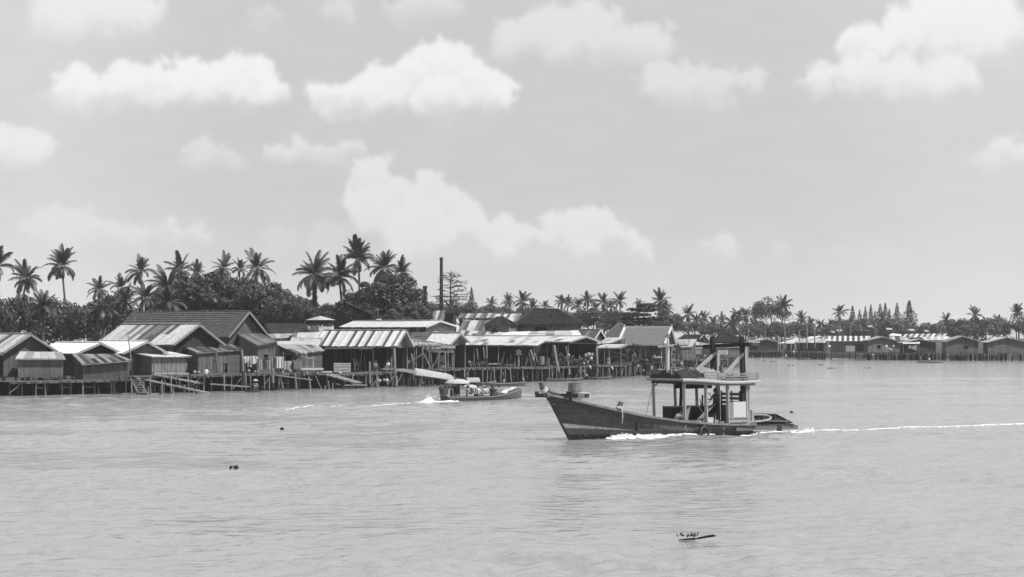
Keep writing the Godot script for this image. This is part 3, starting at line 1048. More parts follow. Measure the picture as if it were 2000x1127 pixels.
	hip_house("hipped_house", "large old grey walled house with broken dark hipped tile roof below the palms", "house", [[1003, 634, 306], [1133, 635, 296], [1142, 634, 312], [1030, 633, 322]], [1040, 605, 310], [1090, 604, 306], "tile_dark", "plaster_grey", 0.05)
	# pale gable with dark roof behind it
	gable({"name": "pale_gable_house", "label": "house with pale new iron roof and small gable above the overturned boat", "p": [900, 650], "back": 846, "l": [880, 672], "r": [918, 669], "d": 244, "phi": 40, "pat": "z", "gable": "wood_pale", "wall": "wood_dark", "trim": "white_worn", "floor": 1.6, "open": true})
	shed({"name": "dark_roof_house", "label": "house with dark smooth roof between the striped hall and the pale gable", "a": [806, 650, 250], "b": [848, 649, 250], "c": [834, 667, 245], "e": [797, 662, 247], "pat": "r", "walls": true, "wall": "wood_dark"})
	shed({"name": "valley_roof", "label": "pale iron valley roof tucked under the dark smooth roof", "cat": "lean-to", "a": [800, 661, 244], "b": [836, 666, 243.5], "c": [878, 672, 242], "e": [808, 674, 239.5], "pat": "zz"})
	shed({"name": "awning", "label": "thin pale upper awning on the gantry right of the striped hall", "cat": "awning", "a": [861, 676, 242], "b": [888, 675, 242], "c": [889, 679, 240.5], "e": [862, 678, 240.5], "pat": "z", "posts": false})
	shed({"name": "awning", "label": "thin pale lower awning on slim posts above the overturned boat", "cat": "awning", "a": [832, 683, 242], "b": [884, 683, 243], "c": [887, 686, 240], "e": [835, 685.5, 239.5], "pat": "zd", "posts": true})
	# long pale roof along the shore
	t = gable({"name": "long_roof_house", "label": "long open house with broad pale iron roof and low dark gable at its right end", "p": [1145, 656.5], "back": 905, "l": [1113, 667], "r": [1176, 668], "d": 268, "phi": 38, "sw": 0.9, "pat": "zzzdzz", "open": true, "gable": "wood_dark", "trim": "white_worn", "floor": 1.65})
	shed({"name": "long_lean_to", "label": "long pale lean-to roof in front of the long open house, over crowded posts", "cat": "lean-to", "a": [912, 661, 272], "b": [1065, 666, 266], "c": [1050, 674.5, 260], "e": [893, 673, 251], "pat": "zzdz", "sw": 0.9})
	shed({"name": "veranda", "label": "narrow veranda roof edge with dark rafters between the two long pale roofs", "cat": "veranda", "a": [1066, 664, 268], "b": [1112, 665, 270], "c": [1112, 668, 266], "e": [1066, 667.5, 264], "pat": "dd", "fascia": "wood_dark"})
	shed({"name": "boat_house", "label": "pale roof with one bright white sheet behind the long open house", "a": [975, 648, 296], "b": [1130, 645, 296], "c": [1136, 656, 288], "e": [955, 658, 286], "pat": "zwwwzzdz", "sw": 1.2, "floor": 1.0})
	gable({"name": "small_gable_house", "label": "small house with dark striped roof and white bargeboards behind the low dark gable", "p": [1173, 643.5], "back": 1132, "l": [1160, 664], "r": [1186, 665], "d": 292, "phi": 40, "sw": 0.7, "pat": "rrm", "gable": "white_worn", "wall": "wood_dark", "trim": "white_paint", "stilts": false, "floor": 1.0})
	hip_house("domed_roof_house", "house with tall hipped dark streaked iron roof left of the white-ridged pavilion", "house", [[1178, 660, 304], [1222, 661, 298], [1246, 658, 308], [1200, 657, 314]], [1208, 632, 306], [1214, 632, 306], "rust_mid", "wood_dark")
	shed({"name": "lean_to", "label": "pale streaked roof rising to the left of the white-ridged pavilion", "cat": "lean-to", "a": [1188, 659, 296], "b": [1221, 659, 294], "c": [1196, 669, 284], "e": [1166, 671, 284], "pat": "zdzp", "sw": 0.5})
	shed({"name": "awning", "label": "pale awning on posts over the table-like jetty", "cat": "awning", "a": [1182, 672, 279], "b": [1228, 672, 282], "c": [1214, 678.5, 277], "e": [1163, 678, 274], "pat": "zzdz", "sw": 0.6})
	# temple-like pavilion with white ridge
	var pv := gable({"name": "white_ridged_pavilion", "label": "pavilion with steep grey roof edged by broad white ridge and gable boards", "cat": "pavilion", "p": [1311, 641], "back": 1221, "l": [1298, 673], "r": [1320, 674], "d": 296, "phi": 17, "sw": 0.8, "pat": "m", "rows": 2, "open": true, "gable": "plaster_grey", "trim": "white_paint", "ridge": "white_paint", "verge": "white_paint", "floor": 1.6, "fascia": "white_worn"})
	off = pv.position
	bar(pv, "white_eave", W(1214, 674.5, 297), W(1345, 674.5, 291), 0.1, 0.16, M.white_worn)
	plank_wall(pv, W(1222, 690, 300) * Vector3(1, 0, 1), W(1300, 690, 296) * Vector3(1, 0, 1), 1.6, [[0.0, 3.6], [1.0, 3.6]], M.plaster_grey)
	# cluster at the end of the near row
	shed({"name": "stilt_house", "label": "house with pale weathered roof falling towards the white mast, right of the pavilion", "a": [1318, 662.5, 338], "b": [1361, 662, 340], "c": [1351, 677, 330], "e": [1330, 678, 328], "pat": "zzpz", "sw": 0.6, "walls": true, "wall": "wood", "stilts": true})
	shed({"name": "lean_to", "label": "low pale lean-to between the weathered house and the left dark gantry post", "cat": "lean-to", "a": [1357, 667, 348], "b": [1388, 670, 350], "c": [1388, 674, 345], "e": [1357, 673, 343], "pat": "zd", "walls": true, "wall": "wood_dark", "stilts": true})
	shed({"name": "striped_awning_house", "label": "last house of the near row, white windows under a striped awning seen through the gantry", "a": [1388, 671, 366], "b": [1449, 670, 372], "c": [1449, 677, 364], "e": [1390, 679, 359], "pat": "wwr", "sw": 0.7, "walls": true, "wall": "wood", "stilts": true, "hole": [0.28, 0.5, 2.0, 2.75]})
	for s in [["dark hipped tile house left of the gantry, half hidden by the weathered roof", [[1316, 668, 372], [1378, 669, 366], [1386, 668, 380], [1326, 667, 386]], [1336, 655, 376], [1368, 656, 373]],
		["dark hipped tile house seen between the two gantry posts", [[1388, 668, 396], [1452, 668, 390], [1460, 667, 404], [1396, 667, 410]], [1402, 651, 400], [1424, 651, 398]]]:
		hip_house("hipped_house", s[0], "house", s[1], s[2], s[3], "tile_dark", "wood_dark")
	for s in [[1374, 654, 374, "small white-edged gablet on the dark tile house left of the gantry"], [1401, 654, 394, "small white-edged gablet on the dark tile house between the gantry posts"]]:
		t = thing("gablet", s[3], "dormer", W(s[0], s[1] + 6, s[2]))
		var g := W(s[0], s[1], s[2] - 4)
		bar(t, "bargeboard", g, g + Vector3(-0.6, -0.65, 0.1), 0.06, 0.16, M.white_paint)
		bar(t, "bargeboard", g, g + Vector3(0.6, -0.65, -0.1), 0.06, 0.12, M.wood_dark)
		var mb := MB.new()
		mb.tri(g + Vector3(-0.55, -0.65, -0.05), g + Vector3(0, -0.05, -0.1), g + Vector3(0.55, -0.65, -0.15))
		make(t, "board", mb, M.wood_dark)
	t = thing("dark_house", "dark plank house with steep gable half hidden under the trees behind the white building", "house", W(685, 640, 300) * Vector3(1, 0, 1))
	off = t.position
	var a0 := W(652, 640, 302) * Vector3(1, 0, 1)
	var a1 := W(722, 640, 296) * Vector3(1, 0, 1)
	plank_wall(t, a0, a1, 0.8, [[0.0, 7.4], [0.32, 9.2], [1.0, 6.6]], M.black_wood)
	var pk := W(673, 590, 300)
	sheets(t, pk + Vector3(-0.2, 0.0, -6.0), pk, W(650, 607, 302), W(650, 607, 302) + Vector3(-0.2, 0, -6), 6, "r")
	sheets(t, pk, pk + Vector3(0.2, 0, -6.0), W(724, 613, 296) + Vector3(0.2, 0, -6), W(724, 613, 296), 6, "r")
	# decks along the water
	deck("low boardwalk under the striped plank shed beside the landing stairs", 20, 258, 1.25, 1.28, 3.0)
	deck("boardwalk in front of the plank room with the white awning", 262, 372, 1.5, 1.66, 3.0)
	deck("boardwalk below the rusty porch, with water jars", 372, 478, 1.55, 1.62, 3.0)
	deck("boardwalk under the hanging laundry", 478, 585, 1.6, 1.62, 3.0)
	deck("boardwalk beside the slatted crate at the top of the plank ramp", 640, 775, 1.32, 1.5, 3.0)
	deck("boardwalk on slim posts under the cross-braced gantry", 778, 905, 1.7, 1.66, 3.0)
	deck("cluttered boardwalk behind the moored canoe", 905, 1046, 1.7, 1.66, 3.0)
	deck("boardwalk with oil drums left of the leaning log", 1046, 1165, 1.6, 1.6, 3.0)
	deck("table-like jetty on six dark legs below the pale awning", 1168, 1226, 1.68, 1.5, 2.6, -3.0, 1.2, "jetty", "jetty")
	deck("boardwalk below the white-ridged pavilion", 1228, 1322, 1.6, 1.6, 3.0)
	deck("boardwalk at the end of the near row behind the gantry", 1324, 1448, 1.5, 1.4, 3.0, 0.0, 1.6)
	# dim plank walls that close the open halls at the back
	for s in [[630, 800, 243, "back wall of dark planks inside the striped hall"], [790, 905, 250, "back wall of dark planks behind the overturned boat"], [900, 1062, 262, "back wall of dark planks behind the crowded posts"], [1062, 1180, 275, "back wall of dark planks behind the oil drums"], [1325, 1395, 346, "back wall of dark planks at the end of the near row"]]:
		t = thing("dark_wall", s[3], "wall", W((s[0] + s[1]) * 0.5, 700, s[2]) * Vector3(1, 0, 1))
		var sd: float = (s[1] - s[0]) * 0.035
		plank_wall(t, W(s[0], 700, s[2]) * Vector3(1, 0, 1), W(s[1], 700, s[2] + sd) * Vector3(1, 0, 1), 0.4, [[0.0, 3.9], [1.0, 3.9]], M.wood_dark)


func hip_house(called: String, label: String, cat: String, base: Array, r0: Array, r1: Array, roof_m: String, wall_m: String, missing := 0.0) -> Node3D:
	var b := []
	for q in base:
		b.append(W(q[0], q[1], q[2]))
	var mean := (b[0].y + b[1].y + b[2].y + b[3].y) * 0.25 as float
	for k in 4:
		b[k].y = mean
	var p0 := W(r0[0], r0[1], r0[2])
	var p1 := W(r1[0], r1[1], r1[2])
	p1.y = p0.y
	var c := (b[0] + b[1] + b[2] + b[3]) * 0.25 as Vector3
	var t := thing(called, label, cat, Vector3(c.x, 0, c.z))
	# ridge runs from the left end p0 to the right end p1: front face, right end, back face, left end
	for f in [[p0, p1, b[1], b[0]], [p1, p1, b[2], b[1]], [p1, p0, b[3], b[2]], [p0, p0, b[0], b[3]]]:
		tiled(t, f[0], f[1], f[2], f[3], M[roof_m], 0.3, "roof", missing)
	for e in [[b[0], p0], [b[1], p1], [b[2], p1], [b[3], p0], [p0, p1]]:
		if e[0].distance_to(e[1]) > 0.2:
			rod(t, "ridge_cap", e[0] + Vector3(0, 0.06, 0), e[1] + Vector3(0, 0.06, 0), 0.08, M[roof_m])
	for k in 4:
		var i0: Vector3 = b[k].lerp(c, 0.1)
		var i1: Vector3 = b[(k + 1) % 4].lerp(c, 0.1)
		plank_wall(t, i0 * Vector3(1, 0, 1), i1 * Vector3(1, 0, 1), 0.6, [[0.0, mean + 0.05], [1.0, mean + 0.05]], M[wall_m], [0.3, 0.5, mean - 1.1, mean - 0.3] if k == 0 else [])
	return t


# ---------------------------------------------------------------- the far bank on the right
func build_far_bank() -> void:
	gable({"name": "far_house", "label": "far bank house with pale roof and dark gable, first right of the gantry", "p": [1497, 662], "back": 1484, "l": [1460, 668], "r": [1524, 668], "d": 512, "phi": 72, "sw": 0.8, "pat": "z", "wall": "wood_dark", "gable": "wood_dark", "floor": 1.5})
	shed({"name": "far_lean_to", "label": "white panelled porch at the left end of the far bank houses", "cat": "lean-to", "a": [1459, 665, 516], "b": [1484, 665, 515], "c": [1484, 669, 509], "e": [1460, 669, 509], "pat": "z", "walls": true, "wall": "white_worn", "floor": 2.6, "stilts": true})
	shed({"name": "far_house", "label": "far bank house with broad low pale roof left of the three tall poles", "a": [1556, 661, 500], "b": [1592, 663, 496], "c": [1556, 670.5, 488], "e": [1519, 670.5, 492], "pat": "zzdz", "dark_back": true, "floor": 1.5})
	shed({"name": "far_house", "label": "far bank house with grey roof behind the three tall poles", "a": [1575, 660, 492], "b": [1618, 662, 486], "c": [1612, 669, 476], "e": [1552, 669, 482], "pat": "ddzd", "dark_back": true, "floor": 1.5})
	shed({"name": "far_house", "label": "far bank house with small white roof patch above the three tall poles", "a": [1584, 657, 500], "b": [1606, 657, 500], "c": [1600, 660, 494], "e": [1572, 661, 494], "pat": "wz", "floor": 1.0})
	shed({"name": "far_striped_house", "label": "far bank house with black and white striped awning and board wall", "a": [1618, 656, 472], "b": [1700, 656, 470], "c": [1701, 665.5, 463], "e": [1617, 666, 465], "pat": "wr", "sw": 0.55, "walls": true, "wall": "wood", "stilts": true, "floor": 1.5, "hole": [0.66, 0.88, 1.6, 3.3]})
	gable({"name": "far_house", "label": "far bank house with low gable, dark square window and people on its porch", "p": [1724, 657], "back": 1712, "l": [1694, 664.5], "r": [1764, 668.5], "d": 463, "phi": 72, "sw": 0.8, "pat": "dz", "wall": "wood", "gable": "wood_grey", "trim": "wood_pale", "floor": 1.5, "hole_g": [0.28, 0.4, 2.2, 3.0]})
	gable({"name": "far_house", "label": "far bank house with low pale gable near the rower, dark front", "p": [1795, 662], "back": 1786, "l": [1762, 669], "r": [1834, 668], "d": 458, "phi": 74, "sw": 0.8, "pat": "z", "wall": "wood_dark", "gable": "wood_dark", "floor": 1.5})
	shed({"name": "awning", "label": "bright white awning strip on the far bank house near the rower", "cat": "awning", "a": [1765, 667, 459], "b": [1797, 667, 459], "c": [1796, 671, 455], "e": [1763, 671, 455], "pat": "w"})
	shed({"name": "far_shed", "label": "striped roof behind the low pale gable on the far bank, upper row", "cat": "shed", "a": [1768, 652, 486], "b": [1850, 651, 486], "c": [1846, 658, 478], "e": [1762, 659, 478], "pat": "zrzmwr", "sw": 0.6, "floor": 1.0})
	shed({"name": "far_shed", "label": "striped roof between the two low gables on the far bank", "cat": "shed", "a": [1736, 657, 482], "b": [1778, 657, 480], "c": [1776, 664, 473], "e": [1740, 664, 475], "pat": "zwrrz", "sw": 0.6, "floor": 1.0})
	shed({"name": "far_shed", "label": "curved white roof patch behind the far bank gables", "cat": "shed", "a": [1742, 651, 496], "b": [1762, 653, 496], "c": [1760, 656, 492], "e": [1736, 655, 492], "pat": "w", "floor": 1.0})
	shed({"name": "far_shed", "label": "long white roof strip just right of the low pale gable on the far bank", "cat": "shed", "a": [1800, 658, 468], "b": [1852, 657, 466], "c": [1850, 664, 460], "e": [1806, 664, 462], "pat": "wz", "floor": 1.2})
	# beyond the right edge of the old frame
	gable({"name": "far_house", "label": "far bank plank house with rusty gable right of the rower", "p": [1880, 656], "back": 1868, "l": [1846, 667], "r": [1918, 667], "d": 452, "phi": 72, "pat": "md", "wall": "wood", "gable": "wood", "floor": 1.5, "hole_g": [0.55, 0.7, 2.1, 3.0]})
	gable({"name": "far_house", "label": "far bank house with pale roof at the right end of the row", "p": [1966, 658], "back": 1952, "l": [1928, 668], "r": [2010, 668], "d": 447, "phi": 70, "pat": "zd", "wall": "wood_dark", "gable": "wood", "floor": 1.5})
	for s in [[1461, 1530, 498, 505, "boardwalk at the waterline of the first far bank house"], [1536, 1618, 484, 465, "dark boardwalk behind the three tall poles"], [1690, 1836, 459, 451, "boardwalk under the far bank porch with people"], [1838, 2020, 450, 444, "boardwalk at the right end of the far bank row"]]:
		var t := thing("boardwalk", s[4], "boardwalk", W((s[0] + s[1]) * 0.5, 690, s[2]) * Vector3(1, 0, 1))
		var a := W(s[0], 690, s[2]) * Vector3(1, 0, 1) + Vector3(0, 1.4, 0)
		var b := W(s[1], 690, s[3]) * Vector3(1, 0, 1) + Vector3(0, 1.4, 0)
		slab(t, "deck_board", [a, b, b + Vector3(0, 0, -9), a + Vector3(0, 0, -9)], 0.0, 0.08, M.wood_dark)
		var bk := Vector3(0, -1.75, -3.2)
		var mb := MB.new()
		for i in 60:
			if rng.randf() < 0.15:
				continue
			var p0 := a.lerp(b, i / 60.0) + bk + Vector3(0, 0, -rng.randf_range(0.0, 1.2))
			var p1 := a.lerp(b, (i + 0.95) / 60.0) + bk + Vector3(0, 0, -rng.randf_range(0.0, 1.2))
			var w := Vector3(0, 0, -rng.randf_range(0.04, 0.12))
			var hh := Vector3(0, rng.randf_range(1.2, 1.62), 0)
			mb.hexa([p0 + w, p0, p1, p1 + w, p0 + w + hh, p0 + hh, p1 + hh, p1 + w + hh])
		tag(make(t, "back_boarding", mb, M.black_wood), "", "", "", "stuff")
		stilts(t, a, b, 1.4, 1.1)
		stilts(t, a + Vector3(0.7, 0, -1.4), b + Vector3(0.7, 0, -1.4), 1.4, 1.7)
	for s in [[1533, 640, 484, "leftmost of the three tall mooring poles before the far bank"], [1561, 645, 486, "slender second tall mooring pole before the far bank"], [1576, 636, 474, "third tall mooring pole before the far bank, by the dark boardwalk"], [1591, 632, 470, "tallest mooring pole before the far bank, nearest the striped awning house"]]:
		var top := W(s[0], s[1], s[2])
		var t := thing("mooring_pole", s[3], "pole", Vector3(top.x, 0, top.z), "tall mooring poles before the far bank")
		rod(t, "pole", Vector3(top.x + 0.15, -1, top.z), top, 0.13, M.post, "post2")
	# stairs from the striped house to the water
	var t := thing("landing_stairs", "small wooden stairs from the striped far bank house down to the water", "stairs", W(1688, 690, 461) * Vector3(1, 0, 1))
	for i in 5:
		var c := W(1689 - i * 0.9, 689 + i * 3.0, 462 - i * 0.5)
		box(t, "step", c, Vector3(1.1 + i * 0.12, 0.09, 0.35), M.wood_pale)
	rod(t, "stringer", W(1684, 703, 459.6), W(1686, 688, 462.4), 0.06, M.wood)
	rod(t, "stringer", W(1692, 703, 459.6), W(1693, 688, 462.4), 0.06, M.wood)
	t = thing("slat_gate", "pale slatted landing gate below the porch with people on the far bank", "gate", W(1738, 697, 457) * Vector3(1, 0, 1))
	for i in 5:
		bar(t, "slat", W(1733, 690.5 + i * 2.6, 457), W(1743, 690.5 + i * 2.6, 457), 0.08, 0.1, M.white_worn)
	for x in [1733, 1738, 1743]:
		rod(t, "upright", W(x, 703, 457.1), W(x, 689, 457.1), 0.06, M.white_worn)
	t = thing("panel", "pale hanging panel on the wall of the striped far bank house", "panel", W(1661, 681, 462))
	box(t, "panel", W(1661, 681, 463.2), Vector3(1.8, 1.2, 0.08), M.white_worn)
	# masts, wires and signs behind the far bank houses
	for s in [[1640, 630, 664, 500, "utility pole left of the casuarinas on the far bank"], [1661, 635, 668, 490, "utility pole above the striped far bank house"], [1709, 640, 664, 484, "left pole of the pair behind the far bank gable"], [1713, 643, 664, 484, "right shorter pole of the pair behind the far bank gable"], [1494, 636, 668, 530, "utility pole behind the first far bank house"], [1532, 618, 668, 540, "thin tall mast behind the far bank palms"], [1461, 640, 690, 500, "slim pole at the left end of the far bank"]]:
		var a := W(s[0], s[1], s[3])
		t = thing("utility_pole", s[4], "pole", Vector3(a.x, 0, a.z))
		rod(t, "pole", Vector3(a.x, 0.5, a.z), a, 0.11, M.post)
		bar(t, "cross_arm", a + Vector3(-0.6, -0.3, 0), a + Vector3(0.6, -0.3, 0), 0.08, 0.1, M.wood)
	for s in [[1628, 649, 508, 6, "small white roof patch among the trees left of the utility pole"], [1641, 646, 512, 9, "small white signboard among the trees below the big far palm"], [1701, 638, 520, 9, "small white roof patch left of the pair of poles"], [1738, 643, 520, 11, "long white roof patch below the casuarinas"], [1782, 645, 520, 11, "thin white roof patch below the tallest casuarina"], [1811, 647, 520, 8, "small white roof patch at the right end of the casuarinas"]]:
		var c := W(s[0], s[1], s[2])
		t = thing("roof_patch", s[4], "roof", Vector3(c.x, 0, c.z))
		var hw: float = s[3] * s[2] / F * 0.5
		sheets(t, c + Vector3(-hw, 0.3, -2.0), c + Vector3(hw, 0.3, -2.0), c + Vector3(hw, -0.1, 0), c + Vector3(-hw, -0.1, 0), 3, "w")
		for x in [-hw * 0.8, hw * 0.8]:
			rod(t, "post", Vector3(c.x + x, 0.6, c.z - 0.4), c + Vector3(x, -0.05, -0.4), 0.08, M.post_dark)


# ---------------------------------------------------------------- trees
func frond_mesh(droop: float, twist: float, seed_: int) -> ArrayMesh:
	# a palm frond one long, rising along +x and bending down; leaflets hang from both sides of the midrib
	var r := RandomNumberGenerator.new()
	r.seed = seed_
	var mb := MB.new()
	var n := 24
	var pts := []
	var p := Vector3.ZERO
	var a := 0.25
	for i in n + 1:
		pts.append(p)
		a -= droop / n * (0.5 + 1.2 * i / n)
		p += Vector3(cos(a), sin(a), twist * 0.2 * i / n) / n
	var path := []
	var rad := []
	for i in range(0, n + 1, 4):
		path.append(pts[i])
		rad.append(lerpf(0.012, 0.002, float(i) / n))
	mb.tube(path, rad, 3, Color(1.5, 1.5, 1.5))
	for i in range(3, n):
		var t := float(i) / n
		var dir: Vector3 = (pts[i + 1] - pts[i]).normalized()
		var len := 0.27 * pow(sin(PI * clampf(0.1 + t * 0.86, 0, 1)), 0.7) * r.randf_range(0.8, 1.1)
		for s in [-1.0, 1.0]:
			for half in 2:
				var base: Vector3 = pts[i].lerp(pts[i + 1], half * 0.5)
				var out := Vector3(dir.x * 0.55, dir.y * 0.3 - 0.15 - r.randf() * 0.2, s * 0.85).normalized()
				var down := (out + Vector3(0, -0.9 - r.randf() * 0.5, 0)).normalized()
				var w := dir * 0.010
				var m := base + out * len * 0.5
				var tip := m + down * len * 0.5
				var k := r.randf_range(0.7, 1.15)
				mb.quad(base - w, m - w * 1.1, m + w * 1.1, base + w, Color(k, k, k))
				mb.tri(m - w * 1.1, tip, m + w * 1.1, Color(k, k, k))
	return mb.mesh(false)


func leaf_cloud(clumps: Array, per: int, size: float, seed_: int, up_bias := 0.35) -> ArrayMesh:
	# leaves on and inside a set of clumps: [centre, radius (Vector3)]
	var r := RandomNumberGenerator.new()
	r.seed = seed_
	var v := PackedVector3Array()
	var n := PackedVector3Array()
	var c := PackedColorArray()
	for q in clumps:
		var rad: Vector3 = q[1]
		var m := int(per * pow(rad.x * rad.y, 0.8))
		for i in m:
			var dir := Vector3(r.randfn(), r.randfn() + up_bias, r.randfn()).normalized()
			var p: Vector3 = q[0] + dir * rad * pow(r.randf(), 0.22)
			var nn := (dir + Vector3(r.randfn(), r.randfn(), r.randfn()) * 0.55).normalized()
			var x := nn.cross(Vector3(r.randfn(), r.randfn(), r.randfn())).normalized()
			var y := nn.cross(x)
			var s := size * r.randf_range(0.6, 1.3)
			x *= s * 0.55
			y *= s
			var k := r.randf_range(0.6, 1.2)
			var col := Color(k, k, k)
			for e in [p - y, p + x, p + y, p - y, p + y, p - x]:
				v.append(e)
				c.append(col)
			var fn := (v[v.size() - 4] - v[v.size() - 6]).cross(v[v.size() - 5] - v[v.size() - 6]).normalized()
			for e in 6:
				n.append(fn)
	var arr := []
	arr.resize(Mesh.ARRAY_MAX)
	arr[Mesh.ARRAY_VERTEX] = v
	arr[Mesh.ARRAY_NORMAL] = n
	arr[Mesh.ARRAY_COLOR] = c
	var out := ArrayMesh.new()
	out.add_surface_from_arrays(Mesh.PRIMITIVE_TRIANGLES, arr)
	return out


func clumps_round(seed_: int, count: int, flat := 0.8, small := 0.34) -> Array:
	# clumps over the outside of a unit dome, crown base at y = 0, top at about y = 1.6
	var r := RandomNumberGenerator.new()
	r.seed = seed_
	var out := []
	for i in count:
		var dir := Vector3(r.randfn(), absf(r.randfn()) * 0.9 - 0.25, r.randfn()).normalized()
		var k := r.randf_range(0.55, 0.92)
		var s := r.randf_range(small * 0.7, small * 1.3)
		out.append([dir * k * Vector3(1, flat, 1) + Vector3(0, flat * 0.8, 0), Vector3(s, s * 0.75, s)])
	return out


func tree_kinds() -> void:
	for k in 5:
		U["frond%d" % k] = frond_mesh([1.0, 1.5, 1.7, 1.25, 0.7][k], [0.0, 0.3, -0.3, 0.1, -0.15][k], 50 + k)
	U.crown_lumpy = leaf_cloud(clumps_round(61, 95, 0.85, 0.22), 2300, 0.045, 1)
	U.crown_broad = leaf_cloud(clumps_round(62, 60, 0.7, 0.30), 1400, 0.05, 2)
	U.crown_loose = leaf_cloud(clumps_round(63, 42, 0.95, 0.26), 1000, 0.05, 3)
	U.bush = leaf_cloud(clumps_round(64, 30, 0.6, 0.34), 900, 0.06, 4)
	# flat layered crown
	var r := RandomNumberGenerator.new()
	r.seed = 65
	var cl := []
	for layer in 6:
		var y := 0.15 + layer * 0.2
		var reach := [0.75, 1.0, 0.95, 0.8, 0.6, 0.35][layer] as float
		for i in 16:
			var a := r.randf() * TAU
			var q := reach * sqrt(r.randf())
			cl.append([Vector3(cos(a) * q, y + r.randf_range(-0.06, 0.06), sin(a) * q), Vector3(0.22, 0.065, 0.22)])
	U.crown_layered = leaf_cloud(cl, 2600, 0.045, 5)
	# sparse tiered crown of the tree at the chimney
	cl = []
	for layer in 8:
		var y := 0.05 + layer * 0.2
		var reach := [0.95, 1.0, 1.0, 0.85, 0.95, 0.7, 0.75, 0.45][layer] as float
		for i in 11:
			var a := r.randf() * TAU
			var q := reach * r.randf_range(0.3, 1.0)
			cl.append([Vector3(cos(a) * q, y + q * 0.1 * r.randf_range(0.0, 2.0) - q * q * 0.08 + r.randf_range(-0.04, 0.04), sin(a) * q), Vector3(0.13, 0.05, 0.13)])
	U.crown_sparse = leaf_cloud(cl, 800, 0.03, 6)
	# casuarina: a thin spire of drooping sprays
	for k in 3:
		var v := MB.new()
		for i in 1900:
			var t := pow(r.randf(), 1.4)
			var a := r.randf() * TAU
			var wide := pow(1.0 - t, 1.15) * (0.68 + 0.34 * sin(t * (15.0 + 5.0 * k) + a * 2.0 + k)) + 0.02
			var q := wide * pow(r.randf(), 0.5)
			var p := Vector3(cos(a) * q, t * 6.0, sin(a) * q)
			var dir := Vector3(cos(a) * 0.7 + r.randfn() * 0.4, 0.7 + r.randfn() * 0.4, sin(a) * 0.7 + r.randfn() * 0.4).normalized() * r.randf_range(0.16, 0.42) * (1.15 - t)
			var w := dir.cross(Vector3(r.randfn(), r.randfn(), r.randfn())).normalized() * 0.03
			var c := r.randf_range(0.6, 1.2)
			v.quad(p - w, p + dir, p + dir + w, p + w, Color(c, c, c))
		U["spire%d" % k] = v.mesh(false)


func palm(label: String, px: float, py: float, r_px: float, d: float, lean := 0.0, fronds_ := 20, base_y := 0.6, shaggy := false, group := "coconut palms behind the houses") -> void:
	var head := W(px, py, d)
	var foot := Vector3(head.x + lean, base_y, head.z)
	var t := thing("coconut_palm", label, "palm tree", foot, group)
	var mb := MB.new()
	var path := []
	var rad := []
	for i in 7:
		var k := i / 6.0
		path.append(foot.lerp(head, k) + Vector3(lean * 0.6 * sin(k * PI), 0, 0))
		rad.append(lerpf(0.24, 0.14, k) + (0.14 if i == 0 else 0.0))
	mb.tube(path, rad, 7)
	make(t, "trunk", mb, M.trunk, true)
	var crown := Node3D.new()
	crown.name = "crown"
	t.add_child(crown, true)
	var len := r_px * d / F * 1.12
	var fronds := int(fronds_ * 1.45)
	var tilt := Basis.from_euler(Vector3(rng.randf_range(-0.22, 0.22), rng.randf() * 6.0, rng.randf_range(-0.22, 0.22)))
	var low := rng.randf_range(-1.15, -0.4)
	var bend := rng.randf_range(0.85, 1.4)
	for i in fronds:
		if rng.randf() < 0.12:
			continue
		var u := (i + 0.5) / fronds
		var az := i * 2.399963 + rng.randf_range(-0.25, 0.25)
		var el := lerpf(1.45, low, pow(u, bend)) + rng.randf_range(-0.2, 0.2)
		var k := 4 if u < 0.28 else (0 if u < 0.48 else (1 if u < 0.7 else (2 if u < 0.85 else 3)))
		var s := len * rng.randf_range(0.7, 1.15)
		var b := tilt * Basis.from_euler(Vector3(0, az, 0)) * Basis.from_euler(Vector3(0, 0, el - 0.1)) * Basis.from_euler(Vector3(rng.randf_range(-0.4, 0.4), 0, 0))
		put(crown, "frond", U["frond%d" % k], M.frond, Transform3D(b * Basis.from_scale(Vector3(s, s, s)), head - off))
	for i in 4:
		var a := i * 1.7
		ball(crown, "coconut", head + Vector3(cos(a) * 0.25, -0.25, sin(a) * 0.25), Vector3.ONE * 0.24, M.trunk)
	if shaggy:
		# dead fronds hanging down the stem
		for i in 14:
			var a := i * 2.4
			var b := Basis.from_euler(Vector3(0, a, 0)) * Basis.from_euler(Vector3(0, 0, -1.35 - rng.randf() * 0.15))
			var s := len * rng.randf_range(0.6, 1.0)
			put(crown, "dead_frond", U.frond3, M.leaf_dark, Transform3D(b * Basis.from_scale(Vector3(s, s, s * 0.6)), head - off + Vector3(0, -0.3 - 0.12 * i, 0)))


